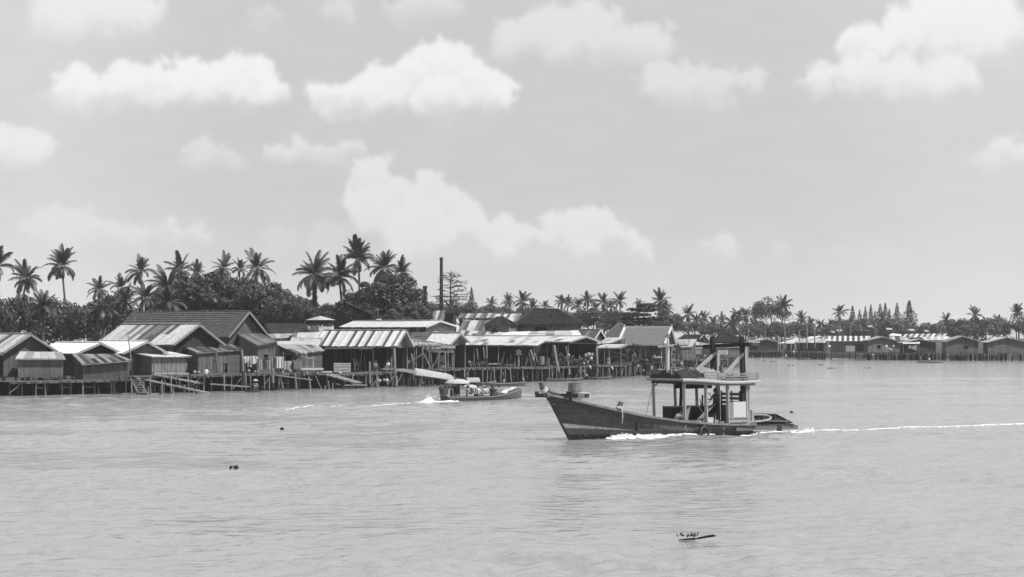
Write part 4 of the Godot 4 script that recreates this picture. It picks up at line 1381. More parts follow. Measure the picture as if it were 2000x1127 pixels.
func tree(called: String, label: String, cat: String, mesh: String, m: String, px: float, base_py: float, rx: float, top_py: float, d: float, turn := 0.0, group := "", native_h := 0.0) -> void:
	# crown from row base_py up to row top_py, rx columns to either side
	var lo := W(px, base_py, d)
	var hi := W(px, top_py, d)
	var t := thing(called, label, cat, Vector3(lo.x, 0.4, lo.z), group)
	var mb := MB.new()
	var h := hi.y - lo.y
	native_h = U[mesh].get_aabb().end.y * 0.98
	mb.tube([Vector3(lo.x, 0.2, lo.z), Vector3(lo.x + 0.1, lo.y, lo.z), Vector3(lo.x, lo.y + h * 0.55, lo.z)], [0.3, 0.22, 0.08], 7)
	for i in 4:
		var a := turn + i * 1.6
		var r := rx * d / F * 0.6
		mb.tube([Vector3(lo.x, lo.y + h * 0.05 * i, lo.z), Vector3(lo.x + cos(a) * r, lo.y + h * (0.25 + 0.08 * i), lo.z + sin(a) * r)], [0.12, 0.04], 5)
	make(t, "trunk", mb, M.trunk, true)
	var s := rx * d / F
	if mesh == "crown_sparse":
		put(t, "branches", U.sparse_branches, M.trunk, Transform3D(Basis.from_euler(Vector3(0, turn, 0)) * Basis.from_scale(Vector3(s, h / native_h, s)), lo - off))
	put(t, "crown", U[mesh], M[m], Transform3D(Basis.from_euler(Vector3(0, turn, 0)) * Basis.from_scale(Vector3(s, h / native_h, s)), lo - off))


func tree_branches() -> ArrayMesh:
	# the straight stem and level tiers of thin branches of the nearly bare tree
	var r := RandomNumberGenerator.new()
	r.seed = 65
	var mb := MB.new()
	mb.tube([Vector3(0, -0.3, 0), Vector3(0, 0.8, 0), Vector3(0.02, 1.75, 0)], [0.05, 0.035, 0.012], 6)
	for layer in 9:
		var y := 0.0 + layer * 0.19
		var reach := [0.9, 1.0, 1.05, 0.9, 0.95, 0.75, 0.75, 0.5, 0.3][layer] as float
		for i in 7:
			var a := r.randf() * TAU
			var q := reach * r.randf_range(0.6, 1.05)
			var dir := Vector3(cos(a), 0, sin(a))
			var rise := r.randf_range(0.0, 0.14)
			var tip := dir * q + Vector3(0, y + rise, 0)
			var mid := dir * q * 0.5 + Vector3(0, y + rise * 0.8 + 0.02, 0)
			mb.tube([Vector3(0, y, 0), mid, tip], [0.018, 0.012, 0.004], 4)
			for k in 4:
				var b := a + r.randf_range(-0.9, 0.9)
				var from := mid.lerp(tip, r.randf())
				mb.tube([from, from + Vector3(cos(b), r.randf_range(-0.1, 0.25), sin(b)) * 0.2], [0.007, 0.002], 3)
	return mb.mesh(false)


func build_trees() -> void:
	tree_kinds()
	# left group, over the tiled hall
	var gl := "coconut palms above the left houses"
	palm("tall coconut palm standing alone against the sky above the left houses", 274, 530, 30, 380, 0.4, 17, 0.6, false, gl)
	palm("big dark coconut palm with broad upright crown just left of the leafy mass", 327, 558, 44, 330, -0.3, 24, 0.6, false, gl)
	palm("coconut palm with two tall upright fronds behind the big dark palm", 354, 529, 34, 385, 0.2, 18, 0.6, false, gl)
	palm("small far coconut palm right of the one with two upright fronds", 385, 532, 24, 450, 0.0, 16, 0.6, false, gl)
	palm("coconut palm rising from the middle of the dark leafy mass", 436, 524, 33, 390, 0.3, 20, 0.6, false, gl)
	palm("small narrow coconut palm between two larger ones above the leafy mass", 468, 526, 22, 450, 0.0, 17, 0.6, false, gl)
	palm("coconut palm with wide hanging fronds at the right end of the left group", 503, 524, 36, 370, -0.5, 19, 0.6, false, gl)
	palm("small coconut palm low at the right foot of the left group", 541, 566, 18, 420, 0.2, 16, 0.6, false, gl)
	palm("coconut palm with short trunk left of the lone tall palm", 238, 562, 27, 370, 0.2, 20, 0.6, false, gl)
	palm("coconut palm with blown fronds at the far left above the white roof", 195, 566, 28, 350, -0.4, 18, 0.6, false, gl)
	palm("low bushy palm above the far left white roof", 202, 604, 34, 270, 0.0, 24, 0.6, false, gl)
	palm("low bushy palm left of the television aerial", 246, 590, 34, 290, 0.3, 22, 0.6, false, gl)
	palm("low palm with arching pale fronds behind the tiled hall's ridge", 330, 594, 36, 280, 0.2, 24, 0.6, false, gl)
	palm("young palm filling the gap under the lone tall palm", 284, 582, 34, 310, 0.0, 22, 0.6, false, gl)
	palm("tall coconut palm beyond the left plank house", 120, 520, 36, 360, 0.6, 20, 0.6, false, gl)
	palm("leaning coconut palm at the far left", 52, 545, 36, 340, -0.9, 20, 0.6, false, gl)
	palm("coconut palm at the very left edge", -6, 520, 38, 350, 0.4, 20, 0.6, false, gl)
	palm("low palm behind the rusty shack at the far left", 84, 600, 36, 280, 0.0, 22, 0.6, false, gl)
	# middle group
	var gm := "coconut palms above the striped hall"
	palm("coconut palm with dark shaggy stem, leftmost of the middle group", 614, 536, 43, 325, 0.3, 26, 0.6, true, gm)
	palm("coconut palm with bare trunk in front of the dark plank house", 662, 541, 43, 318, 0.5, 25, 0.6, false, gm)
	palm("tallest coconut palm, at the top of the middle group", 700, 506, 40, 345, 0.2, 24, 0.6, false, gm)
	palm("coconut palm with upright plume right of the tallest one", 751, 524, 36, 350, -0.2, 22, 0.6, false, gm)
	palm("coconut palm at the right end of the middle group above the lumpy tree", 784, 533, 30, 360, 0.3, 20, 0.6, false, gm)
	# row of small ones further back: column, row of the head, radius, distance
	var far := [
		[959, 593, 16, 520, "bushy little far palm right of the tiered pavilion roof"], [994, 589, 17, 520, "far palm above the left end of the big hipped roof"], [1020, 590, 23, 480, "largest far palm above the big hipped roof"], [1040, 601, 18, 500, "far palm drooping over the left slope of the big hipped roof"], [1065, 599, 15, 540, "low far palm right above the big hipped roof's ridge"],
		[1098, 589, 17, 540, "far palm at the left of the pair above the big hipped roof's right end"], [1110, 592, 16, 560, "far palm at the right of the pair above the big hipped roof's right end"], [1128, 597, 17, 540, "far palm left of the sharp pointed one above the small white-edged gable"], [1147, 586, 18, 540, "far palm with sharp pointed top above the small white-edged gable"], [1163, 603, 16, 560, "low far palm right of the sharp pointed one"],
		[1178, 591, 20, 520, "broad far palm above the tall hipped streaked roof"], [1194, 597, 15, 560, "small far palm left of the flat-topped dark tree"], [1210, 588, 20, 520, "slender far palm at the left edge of the flat-topped dark tree"], [1248, 594, 13, 600, "small far palm peeping over the flat-topped dark tree"],
		[1290, 589, 25, 470, "tall far palm at the right shoulder of the flat-topped dark tree"], [1303, 606, 18, 500, "drooping far palm below the tall one right of the flat-topped tree"],
		[1343, 614, 20, 560, "far palm above the white-ridged pavilion's right end"], [1361, 626, 18, 520, "low far palm behind the weathered pale roof"], [1375, 622, 17, 580, "far palm just left of the left gantry post"], [1393, 632, 15, 600, "low far palm between the gantry posts, left one"], [1409, 626, 16, 600, "far palm between the gantry posts, middle one"],
		[1430, 632, 27, 520, "big bushy far palm between the gantry posts"], [1441, 616, 19, 600, "tall far palm left of the right gantry post"], [1455, 617, 19, 600, "tall far palm right behind the right gantry post"], [1474, 636, 16, 600, "low far palm right of the right gantry post"],
		[1530, 597, 22, 600, "far palm against the right side of the big pale tree"], [1566, 624, 16, 640, "far palm left of the tall mooring poles"], [1582, 632, 13, 620, "low far palm behind the tallest mooring poles"], [1604, 633, 14, 620, "small far palm between the mooring poles and the big far palm"], [1622, 636, 13, 600, "low far palm at the left foot of the big far palm"],
		[1639, 611, 18, 640, "big far palm with round crown left of the casuarinas"], [1848, 628, 18, 600, "far palm at the right end of the casuarinas"], [1905, 616, 20, 600, "tall far palm behind the right end houses"], [1952, 630, 18, 620, "low far palm near the right edge"], [1986, 612, 20, 600, "far palm at the very right edge"],
	]
	for q in far:
		palm(q[4], q[0], q[1], q[2], q[3], rng.randf_range(-0.6, 0.6), 17, 0.6, false, "small palms along the far treeline")
	# leafy trees
	tree("leafy_tree", "huge dark leafy tree behind the tiled hall's ridge", "tree", "crown_broad", "leaf_dark", 418, 640, 88, 528, 300, 0.3)
	tree("leafy_tree", "dark leafy tree right of the huge one, over the tiled hall's gable", "tree", "crown_broad", "leaf", 510, 645, 62, 546, 292, 1.9)
	tree("leafy_tree", "small-leaved tree with pale twigs above the low mossy tiled house", "tree", "crown_loose", "leaf_light", 560, 645, 44, 568, 280, 0.7)
	tree("leafy_tree", "low leafy tree between the mossy tiled house and the white tower", "tree", "crown_broad", "leaf", 590, 648, 32, 590, 275, 2.7)
	tree("leafy_tree", "leafy tree closing the gap behind the shaggy palm", "tree", "crown_broad", "leaf_dark", 640, 648, 46, 592, 330, 3.6)
	tree("lumpy_tree", "large rounded tree of many lumpy leaf cushions above the white building", "tree", "crown_lumpy", "leaf", 758, 652, 78, 536, 306, 0.9)
	tree("lumpy_tree", "smaller lumpy tree at the right foot of the large rounded one", "tree", "crown_lumpy", "leaf_light", 800, 655, 44, 590, 298, 2.2)
	tree("leafy_tree", "leafy bush right behind the low mossy tiled house", "tree", "crown_broad", "leaf", 540, 672, 46, 604, 282, 1.4)
	tree("leafy_tree", "dark leafy tree filling the belt between the big dark palm and the huge tree", "tree", "crown_broad", "leaf_dark", 352, 650, 52, 545, 345, 5.2)
	tree("leafy_tree", "leafy tree under the palm with wide hanging fronds", "tree", "crown_broad", "leaf", 474, 650, 50, 536, 340, 4.1)
	tree("leafy_tree", "dark leafy tree under the leftmost palms of the belt", "tree", "crown_broad", "leaf_dark", 222, 660, 54, 574, 345, 0.2)
	tree("leafy_tree", "dark leafy tree between the two bare palm stems of the middle group", "tree", "crown_broad", "leaf_dark", 690, 650, 40, 566, 350, 2.3)
	tree("leafy_tree", "dark leafy tree left of the shaggy palm stem", "tree", "crown_broad", "leaf_dark", 584, 650, 40, 576, 350, 3.3)
	tree("leafy_tree", "dark narrow tree at the left edge of the large rounded one", "tree", "crown_broad", "leaf_dark", 706, 650, 34, 590, 300, 4.4)
	var bt := tree_branches()
	U.sparse_branches = bt
	tree("sparse_tree", "nearly bare tree with level tiers of thin branches beside the chimney", "tree", "crown_sparse", "leaf", 880, 606, 46, 536, 330, 0.4, "", 1.5)
	tree("leafy_tree", "loose pale tree at the foot of the chimney, left side", "tree", "crown_loose", "leaf_light", 842, 640, 26, 580, 340, 5.0)
	tree("leafy_tree", "loose pale tree below the sparse tiered one", "tree", "crown_loose", "leaf_light", 900, 640, 34, 584, 360, 1.2)
	tree("feathery_tree", "feathery pointed tree right of the sparse tiered one", "tree", "spire0", "leaf_light", 921, 625, 20, 562, 380, 0.3, "", 6.0)
	tree("leafy_tree", "bushy tree left of the far palms above the mill roof", "tree", "crown_loose", "leaf_light", 945, 640, 30, 590, 430, 2.5)
	tree("layered_tree", "dark flat-topped tree of level leaf layers above the white-ridged pavilion", "tree", "crown_layered", "leaf_dark", 1257, 646, 50, 592, 360, 0.2, "", 1.22)
	tree("leafy_tree", "big pale airy tree on the far bank, tallest there", "tree", "crown_loose", "leaf_light", 1506, 645, 40, 578, 620, 0.8)
	tree("leafy_tree", "round shrubby tree below the big pale airy one", "tree", "crown_broad", "leaf_light", 1516, 668, 26, 626, 560, 3.0)
	tree("leafy_tree", "dark shrubby tree left of the big pale airy one", "tree", "crown_broad", "leaf", 1480, 668, 22, 624, 590, 2.0)
	# casuarinas
	var n := 0
	for q in [[1665, 598, 13, "first casuarina from the left on the far bank"], [1679, 605, 10, "short casuarina second from the left on the far bank"], [1690, 598, 9, "slim casuarina third from the left on the far bank"], [1701, 595, 10, "slim casuarina fourth from the left on the far bank"], [1709, 607, 9, "short casuarina before the dense pair on the far bank"], [1719, 594, 14, "left one of the dense pair of casuarinas"], [1729, 592, 13, "right one of the dense pair of casuarinas"], [1737, 604, 11, "short casuarina right of the dense pair"], [1752, 592, 13, "tall casuarina standing clear right of the dense pair"], [1776, 588, 20, "tallest and broadest casuarina at the right end of the row"]]:
		tree("casuarina", q[3], "casuarina tree", "spire%d" % (n % 3), "leaf", q[0], 664, q[2] * 1.9, q[1], 640, n * 1.3, "casuarinas on the far bank", 6.0)
		n += 1
	# bushes that fill the treeline: column, base row, half width, top row, distance
	var fill := [[30, 690, 60, 575, 300, "leafy thicket behind the houses at the far left"], [110, 690, 60, 580, 300, "leafy thicket above the leftmost plank house"], [180, 690, 50, 592, 290, "leafy thicket above the far left white roof"], [262, 690, 60, 588, 320, "leafy thicket under the lone tall palm"], [345, 690, 50, 580, 305, "leafy thicket left of the huge dark tree"],
		[975, 640, 46, 596, 470, "thicket behind the mill roof"], [1050, 640, 52, 600, 520, "thicket behind the big hipped roof"], [1120, 645, 46, 602, 520, "thicket behind the small white-edged gable"], [1165, 650, 44, 602, 440, "pale thicket left of the tall hipped roof"], [1205, 650, 38, 606, 430, "thicket behind the tall hipped roof"], [1300, 655, 34, 612, 430, "thicket right of the flat-topped dark tree"], [1345, 660, 36, 622, 520, "thicket behind the weathered pale roof"], [1395, 660, 38, 630, 560, "thicket behind the gantry"], [1445, 665, 38, 628, 580, "thicket behind the right gantry post"],
		[1560, 668, 34, 628, 600, "thicket behind the mooring poles"], [1605, 668, 34, 638, 600, "thicket left of the big far palm"], [1640, 668, 30, 622, 660, "thicket around the big far palm"], [1690, 668, 40, 620, 610, "thicket under the left casuarinas"], [1745, 668, 42, 622, 610, "thicket under the right casuarinas"], [1785, 668, 34, 634, 590, "thicket at the right end of the casuarinas"], [1815, 668, 30, 630, 580, "rounded trees above the low pale far gable"], [1868, 668, 40, 622, 590, "rounded trees behind the right end houses"], [1925, 668, 44, 620, 600, "leafy thicket near the right edge"], [1985, 668, 44, 618, 600, "leafy thicket at the very right edge"], [2040, 668, 44, 620, 600, "leafy thicket just past the right edge"]]
	for k in fill.size():
		var q: Array = fill[k]
		tree("thicket_tree", q[5], "tree", ["bush", "crown_broad", "bush", "crown_loose"][k % 4], ["leaf", "leaf_light", "leaf_light"][k % 3], q[0], q[1], q[2], q[3], q[4], k * 1.1, "leafy trees of the treeline", 1.2 if k % 2 == 0 else 1.45)
	# the chimney and the second stack
	var t := thing("chimney", "tall thin dark chimney beside the sparse tiered tree", "chimney", W(862, 600, 330) * Vector3(1, 0, 1))
	var top := W(862, 503, 330)
	var mb := MB.new()
	mb.tube([Vector3(top.x, 0.5, top.z), Vector3(top.x, 9, top.z), top], [0.34, 0.27, 0.22], 12)
	make(t, "shaft", mb, M.stack, true)
	mb = MB.new()
	mb.tube([top - Vector3(0, 0.3, 0), top + Vector3(0, 0.02, 0)], [0.26, 0.26], 12)
	make(t, "rim", mb, M.stack, true)
	t = thing("chimney", "short square dark stack at the right edge of the lumpy tree", "chimney", W(830, 600, 322) * Vector3(1, 0, 1))
	box(t, "shaft", W(830, 562, 322) * Vector3(1, 0.5, 1), Vector3(0.5, W(830, 562, 322).y, 0.5), M.stack)
	box(t, "cap", W(830, 562, 322) + Vector3(0, 0.1, 0), Vector3(0.62, 0.3, 0.62), M.stack)


# ---------------------------------------------------------------- the fishing boat
func aboard(called: String, label: String, cat: String, at: Vector3, group := "") -> Node3D:
	var o := thing(called, label, cat, at, group)
	o.transform = fb * Transform3D(Basis(), at)
	return o


const SHEER := [[-1.6, 2.36], [-0.8, 2.2], [0.0, 2.02], [1.0, 1.78], [2.5, 1.46], [4.0, 1.17], [6.5, 0.83], [8.5, 0.66], [10.2, 0.57], [12.0, 0.55]]


func sheer(s: float) -> float:
	return profile(SHEER, clampf(s, -1.6, 12.0))


func hull_point(u: float, y: float) -> Vector3:
	# u from stem to transom at height y; near side
	var s := lerpf(-0.62 * y, 11.6 + 0.2 * y, u)
	var g := sheer(s)
	var bw := 0.98 * pow(1.0 - pow(1.0 - u, 1.9), 1.1) * (1.0 - 0.16 * pow(u, 5.0))
	var bg := 1.36 * pow(1.0 - pow(1.0 - u, 3.0), 0.85) * (1.0 - 0.14 * pow(u, 4.0))
	var b := 0.0
	if y >= 0.0:
		b = lerpf(bw, bg, pow(clampf(y / g, 0.0, 1.0), 0.8))
	else:
		b = bw * (1.0 - pow(-y / 0.5, 1.6)) + 0.03
	return Vector3(s, y, b + 0.035)


func rail_point(u: float) -> Vector3:
	var y := 1.0
	for k in 12:
		y = lerpf(y, sheer(hull_point(u, y).x), 0.7)
	return hull_point(u, y)


func stripe_hi(s: float) -> float:
	return lerpf(0.86, 0.43, clampf((s + 0.5) / 3.9, 0.0, 1.0))


func stripe_lo(s: float) -> float:
	return lerpf(0.62, 0.415, clampf((s + 0.4) / 3.8, 0.0, 1.0))


func build_fishing_boat() -> void:
	fb = Transform3D(Basis(Vector3.UP, atan2(0.6, 0.8)), Vector3(2.89, 0, -116.3))
	var t := aboard("fishing_boat", "wooden fishing boat with dark high-bowed hull and open flat-roofed cabin", "fishing boat", Vector3.ZERO)
	off = Vector3.ZERO
	var n := 40
	var low := MB.new()
	var strp := MB.new()
	var top := MB.new()
	var inner := MB.new()
	for side in [1.0, -1.0]:
		var m := Vector3(1, 1, side)
		for i in n:
			var quads := []
			for e in 2:
				var u := float(i + e) / n
				var col := []
				var g := rail_point(u)
				var lo := hull_point(u, stripe_lo(hull_point(u, 0.5).x))
				var hi := hull_point(u, stripe_hi(hull_point(u, 0.6).x))
				for y in [-0.5, -0.25, 0.0, 0.2]:
					col.append(hull_point(u, y))
				col.append(lo)
				col.append(hi)
				for k in [0.33, 0.66, 1.0]:
					col.append(hull_point(u, lerpf(hi.y, g.y, k)))
				quads.append(col)
			for k in 8:
				var a: Vector3 = quads[0][k] * m
				var b: Vector3 = quads[0][k + 1] * m
				var c: Vector3 = quads[1][k + 1] * m
				var d: Vector3 = quads[1][k] * m
				var into := low if k < 4 else (strp if k == 4 else top)
				if side > 0:
					into.quad(a, b, c, d)
				else:
					into.quad(d, c, b, a)
			# inside of the planking
			var ring := []
			for e in 2:
				var u := float(i + e) / n
				var g: Vector3 = quads[e][8]
				var y2 := maxf(0.25, g.y - 0.45)
				ring.append((g - Vector3(0, 0, minf(0.06, g.z))) * m)
				ring.append(Vector3(g.x, y2, maxf(0.0, hull_point(u, y2).z - 0.1)) * m)
			inner.quad(ring[0], ring[2], ring[3], ring[1])
	make(t, "hull", top, M.hull_dark, true)
	make(t, "white_stripe", strp, M.white_worn, true)
	make(t, "hull_bottom", low, M.hull_low, true)
	make(t, "bulwark", inner, M.white_worn, false)
	# transom
	var mb := MB.new()
	var prev := []
	for y in [-0.5, -0.25, 0.0, 0.2, 0.42, 0.57]:
		var p := hull_point(1.0, y)
		if prev.size():
			mb.quad(prev[0], p, p * Vector3(1, 1, -1), prev[0] * Vector3(1, 1, -1))
		prev = [p]
	make(t, "transom", mb, M.hull_dark)
	# stem post, a thick timber that stands up above the rail
	mb = MB.new()
	mb.tube([Vector3(0.3, -0.5, 0), Vector3(0, 0, 0), Vector3(-0.75, 1.2, 0), Vector3(-1.42, 2.3, 0)], [0.07, 0.08, 0.09, 0.12], 4)
	make(t, "stem", mb, M.hull_dark)
	mb = MB.new()
	mb.tube([Vector3(-1.36, 2.2, 0), Vector3(-1.68, 2.62, 0), Vector3(-1.8, 2.95, 0)], [0.15, 0.16, 0.14], 6)
	make(t, "stem_head", mb, M.wood)
	mb = MB.new()
	mb.tube([Vector3(-1.56, 2.46, 0), Vector3(-1.68, 2.62, 0)], [0.2, 0.2], 8)
	make(t, "rope_lashing", mb, M.rope)
	# knee behind the stem
	mb = MB.new()
	mb.tube([Vector3(-1.55, 2.62, 0), Vector3(-1.15, 2.42, 0), Vector3(-0.6, 2.3, 0), Vector3(-0.1, 2.22, 0)], [0.1, 0.08, 0.07, 0.06], 6)
	make(t, "stem_knee", mb, M.wood)
	# rails
	for side in [1.0, -1.0]:
		mb = MB.new()
		for i in n:
			var a := rail_point(float(i) / n)
			var b := rail_point(float(i + 1) / n)
			var q := []
			for e in [a, b]:
				for w in [-0.13, 0.05]:
					for h in [-0.07, 0.04]:
						q.append(Vector3(e.x, e.y + h, maxf(0.0, e.z + w) * side))
			var k := rng.randf_range(0.7, 1.0)
			mb.quad(q[2], q[3], q[7], q[6], Color(k, k, k))
			mb.quad(q[1], q[5], q[7], q[3], Color(k, k, k))
			mb.quad(q[0], q[4], q[5], q[1], Color(k, k, k))
			mb.quad(q[0], q[2], q[6], q[4], Color(k, k, k))
		make(t, "gunwale", mb, M.wood_pale if side > 0 else M.white_worn)
	# decks: foredeck and well
	mb = MB.new()
	for i in n:
		var a := rail_point(float(i) / n)
		var b := rail_point(float(i + 1) / n)
		var ya := a.y - 0.14 if a.x < 3.6 else 0.38
		var yb := b.y - 0.14 if a.x < 3.6 else 0.38
		var wa := maxf(0.0, hull_point(float(i) / n, ya).z - 0.08)
		var wb := maxf(0.0, hull_point(float(i + 1) / n, yb).z - 0.08)
		var k := rng.randf_range(0.7, 1.0)
		mb.quad(Vector3(a.x, ya, wa), Vector3(a.x, ya, -wa), Vector3(b.x - 0.015, yb, -wb), Vector3(b.x - 0.015, yb, wb), Color(k, k, k))
	make(t, "deck", mb, M.wood_grey)
	box(t, "deck_step", Vector3(3.75, 0.72, 0), Vector3(0.06, 0.7, 1.9), M.wood_dark)
	box(t, "cabin_floor", Vector3(9.6, 0.66, -0.1), Vector3(3.6, 0.12, 1.9), M.wood_dark)
	# white mark painted across the side near the stern
	mb = MB.new()
	var h0 := hull_point(0.80, 0.46)
	var h1 := hull_point(0.80, 0.02)
	mb.quad(h0 + Vector3(0, 0, 0.012), h0 + Vector3(0.13, 0, 0.012), h1 + Vector3(0.42, 0, 0.014), h1 + Vector3(0.25, 0, 0.014))
	make(t, "painted_mark", mb, M.white_worn)
	# pale scuffs where paint has worn off amidships
	mb = MB.new()
	var u0 := 0.43
	var rr := RandomNumberGenerator.new()
	rr.seed = 99
	for i in 420:
		var u := u0 + 0.12 + rr.randfn() * 0.055
		var y := 0.60 - (u - u0) * 1.15 + rr.randfn() * 0.055
		var p := hull_point(u, y) + Vector3(0, 0, 0.006 + (i % 40) * 0.00015)
		var w := rr.randf_range(0.02, 0.09)
		var hh := rr.randf_range(0.008, 0.03)
		var p2 := hull_point(u + w / 11.6, y + rr.randf_range(-0.02, 0.01)) + Vector3(0, 0, 0.006 + (i % 40) * 0.00015)
		mb.quad(p - Vector3(0, hh, 0), p + Vector3(0.01, hh * 0.7, 0), p2 + Vector3(0, hh, 0), p2 - Vector3(0.015, hh * 0.6, 0), Color.WHITE * rr.randf_range(0.6, 1.0))
	tag(make(t, "paint_scuff", mb, M.cabin_grey), "", "", "", "stuff")
	# weed along the waterline of the bow
	mb = MB.new()
	for i in 260:
		var u := 0.005 + pow(rr.randf(), 1.5) * 0.2
		var p := hull_point(u, rr.randf_range(0.02, 0.26))
		mb.box(p, Vector3(rr.randf_range(0.03, 0.12), rr.randf_range(0.02, 0.08), 0.05), Basis.from_euler(Vector3(rr.randf(), rr.randf(), rr.randf())), Color.WHITE * rr.randf_range(0.4, 1.0))
	tag(make(t, "weed", mb, M.net_dark), "", "", "", "stuff")
	# crossbeam over the bow, bollards
	bar(t, "bow_crossbeam", Vector3(-0.5, 2.2, -2.05), Vector3(-0.5, 2.28, 2.1), 0.2, 0.19, M.wood_dark)
	box(t, "beam_end_cleat", Vector3(-0.5, 2.34, -2.03), Vector3(0.22, 0.14, 0.1), M.wood_dark)
	for z in [1.55, 1.68, 1.81, 1.95]:
		mb = MB.new()
		mb.tube([Vector3(-0.64, 2.14, z), Vector3(-0.64, 2.4, z + 0.05), Vector3(-0.36, 2.4, z + 0.05), Vector3(-0.36, 2.14, z)], [0.035, 0.04, 0.04, 0.035], 5)
		make(t, "rope_lashing", mb, M.rope)
	bar(t, "bollard", Vector3(-0.25, 2.0, 0.36), Vector3(-0.33, 2.46, 0.42), 0.26, 0.22, M.dark)
	bar(t, "bollard", Vector3(2.42, 1.4, 0.88), Vector3(2.62, 1.88, 0.95), 0.22, 0.2, M.wood)
	mb = MB.new()
	mb.tube([Vector3(2.5, 1.62, 1.06), Vector3(2.55, 1.4, 1.12), Vector3(2.58, 1.1, 1.1), Vector3(2.62, 0.78, 1.0)], [0.04, 0.03, 0.035, 0.02], 5)
	make(t, "mooring_rope", mb, M.rope)
	mb = MB.new()
	mb.lathe(Vector3(2.5, 1.52, 0.9), [Vector2(0.14, 0), Vector2(0.17, 0.05), Vector2(0.17, 0.1), Vector2(0.14, 0.15)], 10)
	make(t, "rope_turns", mb, M.rope)
	# cabin: posts, roof, beams
	var roof := func(s: float) -> float: return lerpf(3.02, 2.85, smoothstep(6.4, 10.0, s)) + 0.02 * maxf(0.0, s - 10.5)
	for s in [6.7, 8.2, 9.72, 11.2]:
		bar(t, "post", Vector3(s + 0.05, 0.4, 1.12), Vector3(s - 0.05, roof.call(s) - 0.12, 1.16), 0.15, 0.13, M.cabin_grey)
		bar(t, "post", Vector3(s - 0.1, 0.4, -1.12), Vector3(s - 0.18, roof.call(s) - 0.12, -1.16), 0.15, 0.13, M.cabin_grey)
	bar(t, "inner_post", Vector3(7.9, 0.5, -0.6), Vector3(8.15, 2.9, -0.75), 0.12, 0.16, M.black_wood)
	mb = MB.new()
	var strips := 22
	for i in strips:
		var s0 := lerpf(6.35, 11.78, float(i) / strips)
		var s1 := lerpf(6.35, 11.78, float(i + 1) / strips)
		for k in 6:
			var z0 := lerpf(-1.45, 1.45, k / 6.0)
			var z1 := lerpf(-1.45, 1.45, (k + 1) / 6.0)
			var y := func(s: float, z: float) -> float: return roof.call(s) + 0.1 * (1.0 - z * z / 2.1)
			mb.quad(Vector3(s0, y.call(s0, z0), z0), Vector3(s1, y.call(s1, z0), z0), Vector3(s1, y.call(s1, z1), z1), Vector3(s0, y.call(s0, z1), z1))
			mb.quad(Vector3(s0, y.call(s0, z0) - 0.06, z0), Vector3(s0, y.call(s0, z1) - 0.06, z1), Vector3(s1, y.call(s1, z1) - 0.06, z1), Vector3(s1, y.call(s1, z0) - 0.06, z0))
	make(t, "cabin_roof", mb, M.white_worn, false)
	for side in [1.0, -1.0]:
		mb = MB.new()
		for i in strips:
			var s0 := lerpf(6.33, 11.8, float(i) / strips)
			var s1 := lerpf(6.33, 11.8, float(i + 1) / strips)
			for lay in [[1.455, 0.02, -0.075, 0.05], [1.43, -0.078, -0.13, 0.04]]:
				mb.hexa([Vector3(s0, roof.call(s0) + lay[2], (lay[0] - lay[3]) * side), Vector3(s0, roof.call(s0) + lay[2], lay[0] * side), Vector3(s1, roof.call(s1) + lay[2], lay[0] * side), Vector3(s1, roof.call(s1) + lay[2], (lay[0] - lay[3]) * side),
					Vector3(s0, roof.call(s0) + lay[1], (lay[0] - lay[3]) * side), Vector3(s0, roof.call(s0) + lay[1], lay[0] * side), Vector3(s1, roof.call(s1) + lay[1], lay[0] * side), Vector3(s1, roof.call(s1) + lay[1], (lay[0] - lay[3]) * side)])
		make(t, "roof_edge", mb, M.white_paint)
		bar(t, "roof_beam", Vector3(6.5, roof.call(6.5) - 0.19, 1.2 * side), Vector3(9.0, roof.call(9.0) - 0.19, 1.2 * side), 0.1, 0.13, M.grey_paint)
		bar(t, "roof_beam", Vector3(9.0, roof.call(9.0) - 0.19, 1.2 * side), Vector3(11.6, roof.call(11.6) - 0.19, 1.2 * side), 0.1, 0.13, M.grey_paint)
	bar(t, "front_beam", Vector3(6.36, 2.97, -1.45), Vector3(6.36, 2.97, 1.45), 0.06, 0.12, M.white_worn)
	bar(t, "front_lower_beam", Vector3(6.5, 2.84, -1.2), Vector3(6.5, 2.84, 1.2), 0.12, 0.15, M.wood_dark)
	for s in [7.5, 8.2, 9.0, 9.72, 10.5, 11.2]:
		bar(t, "roof_joist", Vector3(s, roof.call(s) - 0.09, -1.3), Vector3(s, roof.call(s) - 0.09, 1.3), 0.08, 0.12, M.wood_dark)
	for s in [-1.0, 1.0]:
		bar(t, "knee_brace", Vector3(6.62, 2.6, 1.14 * s), Vector3(6.95, 2.84, 1.16 * s), 0.06, 0.06, M.cabin_grey)
	box(t, "tool_shelf", Vector3(8.7, 2.6, -0.4), Vector3(1.7, 0.28, 1.0), M.black_wood)
	# near side panel, rear bulkhead, engine casing
	box(t, "side_panel", Vector3(10.62, 1.32, 1.13), Vector3(1.02, 0.88, 0.05), M.white_paint)
	box(t, "side_panel", Vector3(10.5, 0.76, 1.14), Vector3(1.3, 0.2, 0.06), M.white_worn)
	box(t, "side_panel", Vector3(9.97, 1.32, 1.12), Vector3(0.24, 0.88, 0.05), M.grey_paint)
	box(t, "sill", Vector3(10.5, 0.92, 1.16), Vector3(1.4, 0.07, 0.1), M.white_worn)
	for y in [2.12, 1.9, 1.68]:
		box(t, "bulkhead_board", Vector3(11.25, y, -0.1), Vector3(0.06, 0.15, 1.95), M.grey_paint)
	box(t, "bulkhead", Vector3(11.25, 1.12, -0.1), Vector3(0.06, 0.85, 1.95), M.grey_paint)
	for z in [-1.0, -0.2, 0.45]:
		box(t, "bulkhead_post", Vector3(11.2, 1.6, z), Vector3(0.06, 1.4, 0.07), M.grey_paint)
